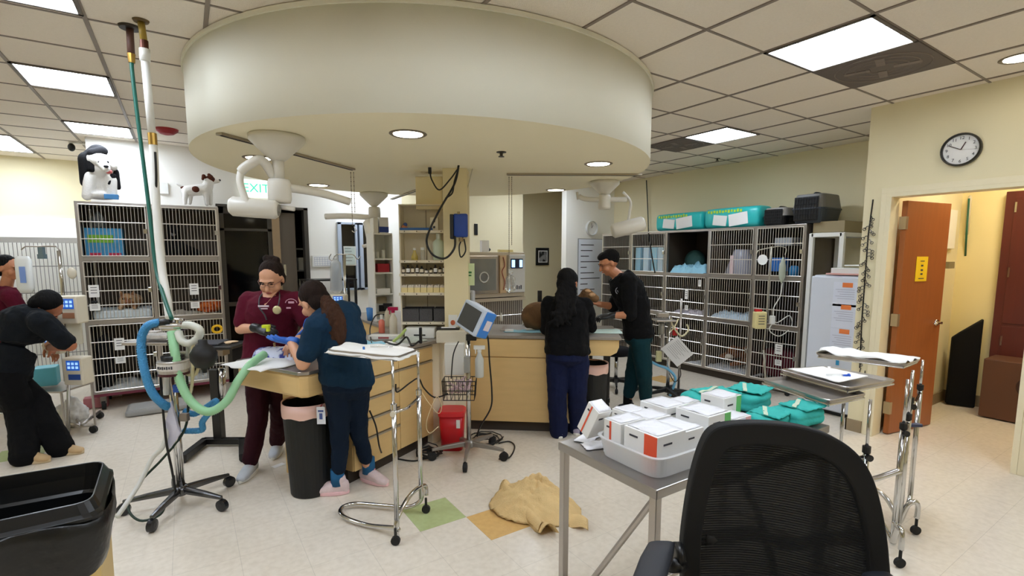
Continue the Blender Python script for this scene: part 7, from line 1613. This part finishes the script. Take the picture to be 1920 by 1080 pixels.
# ================= MESH CHAIR =================
def chair():
    t=thing('office_chair','black mesh back office chair in the right foreground','chair',W(1480,1100,1.32)*V((1,1,0)) if False else (W(1480,1100,1.32).x,W(1480,1100,1.32).y,0))
    def dpt(u): return 1.36-.00040*(u-1300)
    outline=[(1283,1150),(1279,1040),(1287,960),(1300,890),(1316,838),(1334,808),(1366,796),(1430,793),(1500,800),(1560,818),(1606,848),(1636,890),(1655,950),(1668,1030),(1676,1150)]
    inner=[(1316,1150),(1315,1040),(1324,965),(1337,905),(1350,868),(1366,846),(1392,838),(1436,836),(1496,843),(1546,861),(1582,890),(1604,925),(1620,975),(1631,1040),(1638,1150)]
    O=[W(u,v,dpt(u)) for u,v in outline]; I=[W(u,v,dpt(u)+.0) for u,v in inner]
    O=spline(O,4); I=spline(I,4); n=len(O); b=FWD*.035; vs=O+I+[p+b for p in I]+[p+b for p in O]; fs=[]
    for i in range(n-1):
        for k in range(4):
            a0=k*n; a1=((k+1)%4)*n; fs.append((a0+i,a0+i+1,a1+i+1,a1+i))
    fs.append((0,n,2*n,3*n)); fs.append((n-1,4*n-1,3*n-1,2*n-1))
    q=MB(); q.add(vs,fs); q.build('back_frame',mat('chair_black',(9,9,10),.75),t,smooth=False,bevel=.006)
    # mesh panel
    m=bpy.data.materials.new('chair_mesh'); m.use_nodes=True; nt=m.node_tree; B=nt.nodes['Principled BSDF']; B.inputs['Base Color'].default_value=rgb(16,18,19); B.inputs['Roughness'].default_value=.8
    tc=nt.nodes.new('ShaderNodeTexCoord'); wv=nt.nodes.new('ShaderNodeTexWave'); wv.bands_direction='Z'; wv.inputs['Scale'].default_value=42; wv.inputs['Distortion'].default_value=.3
    nt.links.new(tc.outputs['Object'],wv.inputs['Vector']); mr=nt.nodes.new('ShaderNodeMapRange'); mr.inputs['To Min'].default_value=.99; mr.inputs['To Max'].default_value=.80; nt.links.new(wv.outputs['Fac'],mr.inputs['Value']); nt.links.new(mr.outputs[0],B.inputs['Alpha'])
    q=MB(); cI=sum(I,V((0,0,0)))/n; vs=[p+b*.5 for p in I]; 
    NB=10; vs=[];fs=[]
    L=I[:n//2+1]; Rr=I[n//2:][::-1]; k=min(len(L),len(Rr)); L=L[:k];Rr=Rr[:k]
    for i in range(k):
        for j in range(NB+1):
            f=j/NB; p=L[i].lerp(Rr[i],f)+b*.5+FWD*.05*math.sin(PI*f)*min(1,(k-i)/k*1.6); vs.append(p)
    for i in range(k-1):
        for j in range(NB): a=i*(NB+1)+j; fs.append((a,a+1,a+NB+2,a+NB+1))
    vs2=[p+FWD*.002 for p in vs]; nn=len(vs); q.add(vs,fs); q.add(vs2,[tuple(reversed(f)) for f in fs]); q.build('mesh_panel',m,t,smooth=True)
    # support bars behind mesh
    sb=mat('chair_bar',(12,12,13),.6)
    q=MB(); q.tube(spline([W(1335,905,1.42),W(1400,890,1.45),W(1480,858,1.45),W(1540,850,1.40)]),.016,10); q.build('lumbar_bar',sb,t,smooth=True)
    q=MB(); q.tube([W(1388,892,1.46),W(1420,960,1.47),W(1450,1060,1.46),W(1455,1200,1.44)],.012,10); q.tube([W(1545,850,1.42),W(1548,950,1.44),W(1530,1080,1.45),W(1490,1200,1.44)],.013,10); q.build('back_struts',sb,t,smooth=True)
    q=MB(); q.tube(spline([W(1320,1010,1.38),W(1400,1000,1.44),W(1480,1020,1.45),W(1560,1010,1.4),W(1630,1010,1.27)]),.02,10); q.build('lower_band',sb,t,smooth=True)
    # armrest
    am=mat('arm_grey',(36,38,44),.5)
    q=MB(); a0=W(1240,1022,1.30); a1=W(1205,1120,1.10); s=RGT*.042
    q.loft([(a0+FWD*.012,s*.5,UP*.006),(a0,s*.9,UP*.013),(a0.lerp(a1,.3),s*1.05,UP*.015),(a0.lerp(a1,1),s,UP*.014),(a1-FWD*.03,s*.5,UP*.006)],20,p=3); q.build('armrest_pad',am,t,smooth=True)
    q=MB(); q.tube([W(1258,1060,1.3),W(1278,1060,1.33)],.02,12); q.lathe([(.02,-.012),(.034,-.01),(.034,.01),(.02,.012)],W(1272,1040,1.33),18,ax=axes(FWD,UP,RGT)); q.build('armrest_joint',blackp,t,smooth=True)
    q=MB(); e=W(1235,1080,1.25); q.tube([e,V((e.x+.05,e.y+.0,.5)),],.018,10); q.build('armrest_post',blackp,t,smooth=True)
    a2=W(1700,1130,1.10); q=MB(); q.loft([(a2+FWD*.1,s*.9,UP*.013),(a2-FWD*.1,s,UP*.014)],20,p=3); q.build('armrest_pad',am,t,smooth=True)
    # seat, column and base (below the frame)
    cc=W(1470,1100,1.12); cc.z=0; q=MB(); q.loft([(cc+V((0,0,.46)),RGT*.24,FWD*.23),(cc+V((0,0,.50)),RGT*.26,FWD*.25),(cc+V((0,0,.54)),RGT*.25,FWD*.24)],28,p=3.5); q.build('seat',blackf,t,smooth=False,bevel=.01)
    q=MB(); q.tube([cc+V((0,0,.1)),cc+V((0,0,.46))],.028); q.build('gas_column',blackp,t,smooth=True)
    q=MB(); q.tube(spline([cc+V((0,0,.45)),cc+FWD*.2+V((0,0,.46)),W(1470,1150,1.44),W(1470,1120,1.45)]),.03); q.build('back_spine',blackp,t,smooth=True)
    star(t,cc,5,.29,.025,blackp,.3,.028,.1)
chair()
# ================= LEFT FOREGROUND WASTE BIN =================
tz=.80
t=thing('waste_bin','large black rectangular waste bin with black liner in the left foreground','trash bin',G(60,960,tz)*V((1,1,0)) if False else (G(40,960,tz).x,G(40,960,tz).y,0))
g0=G(196,862,tz); g1=G(172,938,tz); g2=G(-60,988,tz); g3=G(-70,905,tz)
pl=mat('bin_gloss_black',(14,15,16),.28); ln=mat('liner_black',(10,11,12),.35,bump=.9,bscale=14)
cen=(g0+g1+g2+g3)/4
def rq(z,f,dz=0): return [V((cen.x+(p.x-cen.x)*f,cen.y+(p.y-cen.y)*f,z)) for p in (g0,g1,g2,g3)]
def rr4(q,levels,cap=True,k=4,round_=.14,noisef=0):
    rings=[]
    for z,f in levels:
        c4=rq(z,f); out=[]
        for i in range(4):
            a,b2,d=c4[i-1],c4[i],c4[(i+1)%4]
            for j in range(k+1):
                tt=j/k; p=(b2+(a-b2)*round_)*(1-tt)**2+b2*2*tt*(1-tt)+(b2+(d-b2)*round_)*tt*tt
                if noisef: p=p+V((noise.noise(p*9)*noisef,noise.noise(p*9+V((5,0,0)))*noisef,noise.noise(p*7)*noisef))
                out.append(p)
            # edge subdivisions
            a2=b2+(d-b2)*round_; b3=d+(b2-d)*round_
            for j in range(1,6):
                p=a2.lerp(b3,j/6)
                if noisef: p=p+V((noise.noise(p*9)*noisef,noise.noise(p*9+V((5,0,0)))*noisef,noise.noise(p*7)*noisef))
                out.append(p)
        rings.append(out)
    n=len(rings[0]); vs=[p for r in rings for p in r]; fs=[]
    for j in range(len(rings)-1):
        for i in range(n): fs.append((j*n+i,j*n+(i+1)%n,(j+1)*n+(i+1)%n,(j+1)*n+i))
    if cap: fs.append(tuple(reversed(range(n)))); fs.append(tuple((len(rings)-1)*n+i for i in range(n)))
    q.add(vs,fs)
q=MB(); rr4(q,[(tz-.20,1.02),(tz-.10,1.05),(tz-.055,1.16),(tz-.045,1.16),(tz-.035,1.10),(tz+.0,1.01),(tz,.98),(tz-.05,.94),(tz-.10,.88),(tz-.11,.84),(tz-.24,.8)]); q.build('bin_rim',pl,t,bevel=.002)
q=MB(); rr4(q,[(tz-.055,1.16),(tz-.06,1.19),(tz-.10,1.18),(tz-.19,1.14),(tz-.26,1.05)],cap=False,noisef=.02); q.build('bin_liner',ln,t,smooth=True)
tanm=mat('tan_bin_body',(206,178,112),.5); q=MB(); rr4(q,[(.0,.98),(tz-.25,1.03)]); q.build('bin_body',tanm,t)
# ================= BURLAP ON FLOOR =================
bur=mat('tan_canvas',(228,198,144),.9,bump=.6,bscale=160,var=.15,vscale=10)
cb=G(1005,950); 
def heap(i,j):
    x=(i-.5); y=(j-.5); ang=math.atan2(y,x); r=2*max(abs(x),abs(y))
    R_=[.30,.26,.24,.33,.26,.20,.26,.30][int((ang+PI)/(2*PI)*8)%8]; f=((ang+PI)/(2*PI)*8)%1; R2=[.30,.26,.24,.33,.26,.20,.26,.30][(int((ang+PI)/(2*PI)*8)+1)%8]; R_=R_*(1-f)+R2*f
    h=.15*(1-r**2.2)
    rdg=abs(noise.noise(V((x*3+y*7,x*1.5-y*1.2,4))))*.16+abs(noise.noise(V((x*11,y*9,7))))*.05
    z=max(.004,h*.75+rdg*(1-r*.8))
    return cb+RGT*(R_*r*math.cos(ang)*1.02)+FWD*(R_*r*math.sin(ang)*.95)+V((0,0,z))
q=MB(); q.sheet(heap,44,44,.004); o=q.build('canvas_cloth',bur,smooth=True); tag(o,'crumpled tan canvas cloth heaped on the floor near the ochre tile','cloth')
def fold(i,j):  # tail flap to the right
    p=G(1030,960).lerp(G(1102,992),i); s=(G(1045,1010)-G(1045,965)).normalized(); w=.05+.05*(1-i)
    return p+s*(j-.5)*w*2+V((0,0,.012+.05*math.sin(j*PI)*(1-.3*i)+.015*math.sin(i*9)))
q=MB(); q.sheet(fold,16,8,.004); q.build('cloth_tail',bur,o,smooth=True)
def fold2(i,j):
    p=G(985,960).lerp(G(1030,1008),i); s=RGT; w=.055
    return p+s*(j-.5)*w*2+V((0,0,.015+.06*math.sin(j*PI)+.02*math.sin(i*7)))
q=MB(); q.sheet(fold2,16,8,.004); q.build('cloth_tail',bur,o,smooth=True)
def tube2(i,j):
    p=G(945,925).lerp(G(1015,1000),i); a=PI*j; r=.05*(1-.4*i); s=(RGT*.7+FWD*.7).normalized()
    return p+s*(-math.cos(a)*r)+V((0,0,math.sin(a)*r*1.6+.02))
q=MB(); q.sheet(tube2,16,10,.004); q.build('cloth_fold',bur,o,smooth=True)
# paper scraps
q=MB(); p=G(522,873); q.box(p+V((0,0,.002)),(.09,.05,.002),.4); o=q.build('paper_scrap',paper); tag(o,'small white paper scrap on the floor beside the black round bin','paper')
# ================= RIGHT ANAESTHESIA CART =================
c=V((4.50,3.66,0)); D=depth(c)
t=thing('anaesthesia_cart','small anaesthesia cart on a black star base with hanging paper, beside the black jacket person','medical machine',c)
star(t,c,5,.28,.025,mat('cart_black',(20,20,21),.4),.5,.035)
q=MB(); q.tube([c+V((0,0,.1)),c+V((0,0,.95))],.02,12); q.build('column',chrome,t,smooth=True)
q=MB(); q.box(W(1245,600,D),(.22,.2,.02),ax=RC); q.box(W(1242,590,D),(.12,.1,.05),ax=RC); q.build('top_unit',steel,t,bevel=.004)
q=MB(); q.lathe([(.03,0),(.035,.01),(.035,.12),(.02,.13)],W(1240,626,D),16); q.build('canister',mat('canister_grey',(150,148,140),.35,.5),t,smooth=True)
q=MB(); q.box(W(1235,668,D-.02),(.06,.05,.12),ax=RC); q.build('pale_block',mat('pale_yellow_block',(200,198,150),.5),t,bevel=.008)
q=MB(); q.box(W(1265,622,D-.03),(.05,.04,.08),ax=RC); q.build('red_tag',red,t,bevel=.004)
ribbed('cream_hose',[W(1258,598,D-.04),W(1262,612,D-.06),W(1277,630,D-.08),W(1290,620,D-.06),W(1288,608,D-.05)],.011,mat('cream_tube',(206,198,160),.4),t,10)
ribbed('cream_hose',[W(1272,598,D-.04),W(1264,614,D-.06),W(1256,622,D-.06)],.009,mat('cream_tube',(206,198,160),.4),t,10)
ribbed('light_blue_hose',[W(1215,675,D),W(1232,684,D-.02),W(1252,692,D-.03),W(1266,708,D-.03),W(1262,728,D-.02),W(1256,742,D)],.016,mat('pale_blue_hose',(110,176,214),.4),t,14)
q=MB(); q.tube(spline([W(1275,690,D-.05),W(1276,705,D-.05),W(1265,716,D-.04),W(1255,700,D-.04)]),.005); q.build('black_cord',blackp,t)
P4=[W(1270,630,D-.1),W(1300,664,D-.1),W(1270,688,D-.1),W(1239,654,D-.1)]; q=MB(); q.add(P4+[p+FWD*.004 for p in P4],[(3,2,1,0),(4,5,6,7),(0,1,5,4),(1,2,6,5),(2,3,7,6),(3,0,4,7)]); o=q.build('hanging_sheet',mat('sheet_grey',(214,214,214),.7),t); q=MB()
e1=(P4[1]-P4[0]); e2=(P4[3]-P4[0])
for k in range(8): a=P4[0]+e1*.12+e2*(.12+.09*k)-FWD*.002; q.tube([a,a+e1*(.7-.1*(k%3))],.0012,4)
q.build('sheet_text',ink,o)
# tall thin post beside it
q=MB(); p=W(1278,575,D+.15); q.tube([V((p.x,p.y,.02)),W(1278,560,D+.15)],.014,12); o=q.build('grey_post',steel,smooth=True); tag(o,'short steel post standing between the paper and the kennels','post'); q=MB(); q.lathe([(.13,0),(.12,.02),(.02,.03)],V((p.x,p.y,.0)),20); q.build('post_base',blackp,o)
# iv pole right with pump, bag
D=depth((5.5,3.3,0)); p=W(1440,700,D); 
t=thing('iv_pole','chrome iv pole with pump in front of the right kennel bank','iv pole',V((p.x,p.y,0)))
q=MB(); q.tube([W(1432,655,D)+V((0,0,-.0)),W(1437,600,D),W(1444,500,D),W(1447,462,D)],.010,12); q.tube([V((p.x-.02,p.y-.0,.06)),W(1432,656,D)],.013,12); q.build('pole',mat('pole_pale',(176,170,156),.35,.6),t,smooth=True)
q=MB(); q.tube(spline([W(1418,478,D),W(1422,470,D),W(1436,466,D),W(1447,464,D),W(1462,462,D),W(1474,466,D),W(1472,478,D)]),.005); q.build('hook_bar',mat('hook_cream',(206,200,184),.4,.3),t,smooth=True)
star(t,V((p.x-.02,p.y,0)),4,.22,.015,steeld,.4,.028,.08)
p=W(1424,600,D-.08); t=thing('jug_bottle','cream plastic jug with red cap mounted on the right iv pole','bottle',p)
q=MB(); q.box(p,(.13,.1,.20),ax=RC); q.build('jug_body',mat('cream_jug',(222,208,150),.45),t,bevel=.018); q=MB(); q.box(p+V((0,0,.11))-RGT*.02,(.07,.05,.03),ax=RC); q.build('red_cap',red,t,bevel=.004); q=MB(); 
for k in range(4): q.box(p-FWD*.0505+V((0,0,.05-.03*k)),(.07,.001,.008),ax=RC)
q.build('jug_text',ink,t)
p=W(1467,505,D-.02); q=MB(); q.loft([(p+V((0,0,.14)),RGT*.008,FWD*.006),(p+V((0,0,.10)),RGT*.02,FWD*.015),(p+V((0,0,.04)),RGT*.04,FWD*.02),(p-V((0,0,.08)),RGT*.04,FWD*.025),(p-V((0,0,.13)),RGT*.02,FWD*.012),(p-V((0,0,.16)),RGT*.008,FWD*.008)],18); o=q.build('iv_fluid_bag',mat('greenish_fluid',(206,214,196),.2,trans=.3,alpha=.85),smooth=True); tag(o,'clear fluid bag hanging in front of the near right kennel','fluid bag')
cable('iv_line',[W(1467,530,D-.02),W(1463,555,D-.03),W(1450,580,D-.04),W(1455,605,D-.06),W(1480,592,D-.06),W(1484,612,D-.06),W(1462,630,D-.05),W(1443,620,D-.05),W(1448,606,D-.05)],.006,mat('clear_line',(220,220,210),.3),'coiled clear iv line beside the cream jug','tube')
p=W(1448,600,D-.05); q=MB(); q.box(p,(.05,.05,.1),ax=RC); o=q.build('white_clamp',whitep,bevel=.006); tag(o,'white clamp and power brick beside the cream jug','clamp')
# rolling table legs seen behind the man : small cart
D=5.15; a=W(1108,640,D); t=thing('rolling_cart','black legged rolling cart behind the right exam table','cart',V((a.x+.1,a.y+.1,0)))
for u,vb,dd in ((1140,765,D),(1107,760,D+.3)):
    p=W(u,700,dd); q=MB(); q.tube([V((p.x,p.y,.07)),V((p.x,p.y,.72))],.02,8); l=q.build('leg',blackp,t); q=MB(); q.lathe([(.01,-.015),(.035,-.015),(.035,.015),(.01,.015)],V((p.x,p.y,.037)),14,ax=axes(FWD,UP,RGT)); q.build('caster',rubber,l)
p=W(1122,700,D+.15); q=MB(); q.box(V((p.x,p.y,.73)),(.3,.4,.03),ax=RC); q.build('cart_top',blackp,t,bevel=.004); q=MB(); q.tube([W(1106,740,D),W(1142,742,D)],.014); q.build('lower_bar',steeld,t)
# stool wheels near the man
c=G(1148,748); t=thing('rolling_stool','low black rolling stool behind the black jacket person','stool',c+V((.35,.3,0)))
cc=c+V((.35,.3,0)); star(t,cc,5,.25,.02,blackp,.2,.03); q=MB(); q.tube([cc+V((0,0,.1)),cc+V((0,0,.42))],.022); q.build('stool_column',chrome,t,smooth=True); q=MB(); q.lathe([(.15,.42),(.17,.44),(.17,.49),(.15,.51)],cc,28); q.build('stool_seat',blackf,t,smooth=True)
# ================= CAMERA AND RENDER SETTINGS =================
cam=bpy.data.cameras.new('camera'); co=bpy.data.objects.new('camera',cam); C.objects.link(co)
cam.sensor_width=36; cam.lens=36*F/1920; cam.shift_y=(CY-540)/1920; cam.clip_start=.05; cam.clip_end=100
fw=V((FWD.x*math.cos(TH),FWD.y*math.cos(TH),-math.sin(TH))); 
co.location=(0,0,H); co.rotation_euler=fw.to_track_quat('-Z','Y').to_euler()
bpy.context.scene.camera=co
w=bpy.data.worlds.new('world'); bpy.context.scene.world=w; w.use_nodes=True
w.node_tree.nodes['Background'].inputs[0].default_value=(.9,.93,1,1); w.node_tree.nodes['Background'].inputs[1].default_value=.05
vs=bpy.context.scene.view_settings; vs.view_transform='Standard'; vs.look='None'; vs.gamma=1; vs.use_curve_mapping=False; vs.exposure=EXPO
C_=bpy.context.scene.cycles; C_.diffuse_bounces=8; C_.max_bounces=14; C_.transparent_max_bounces=16
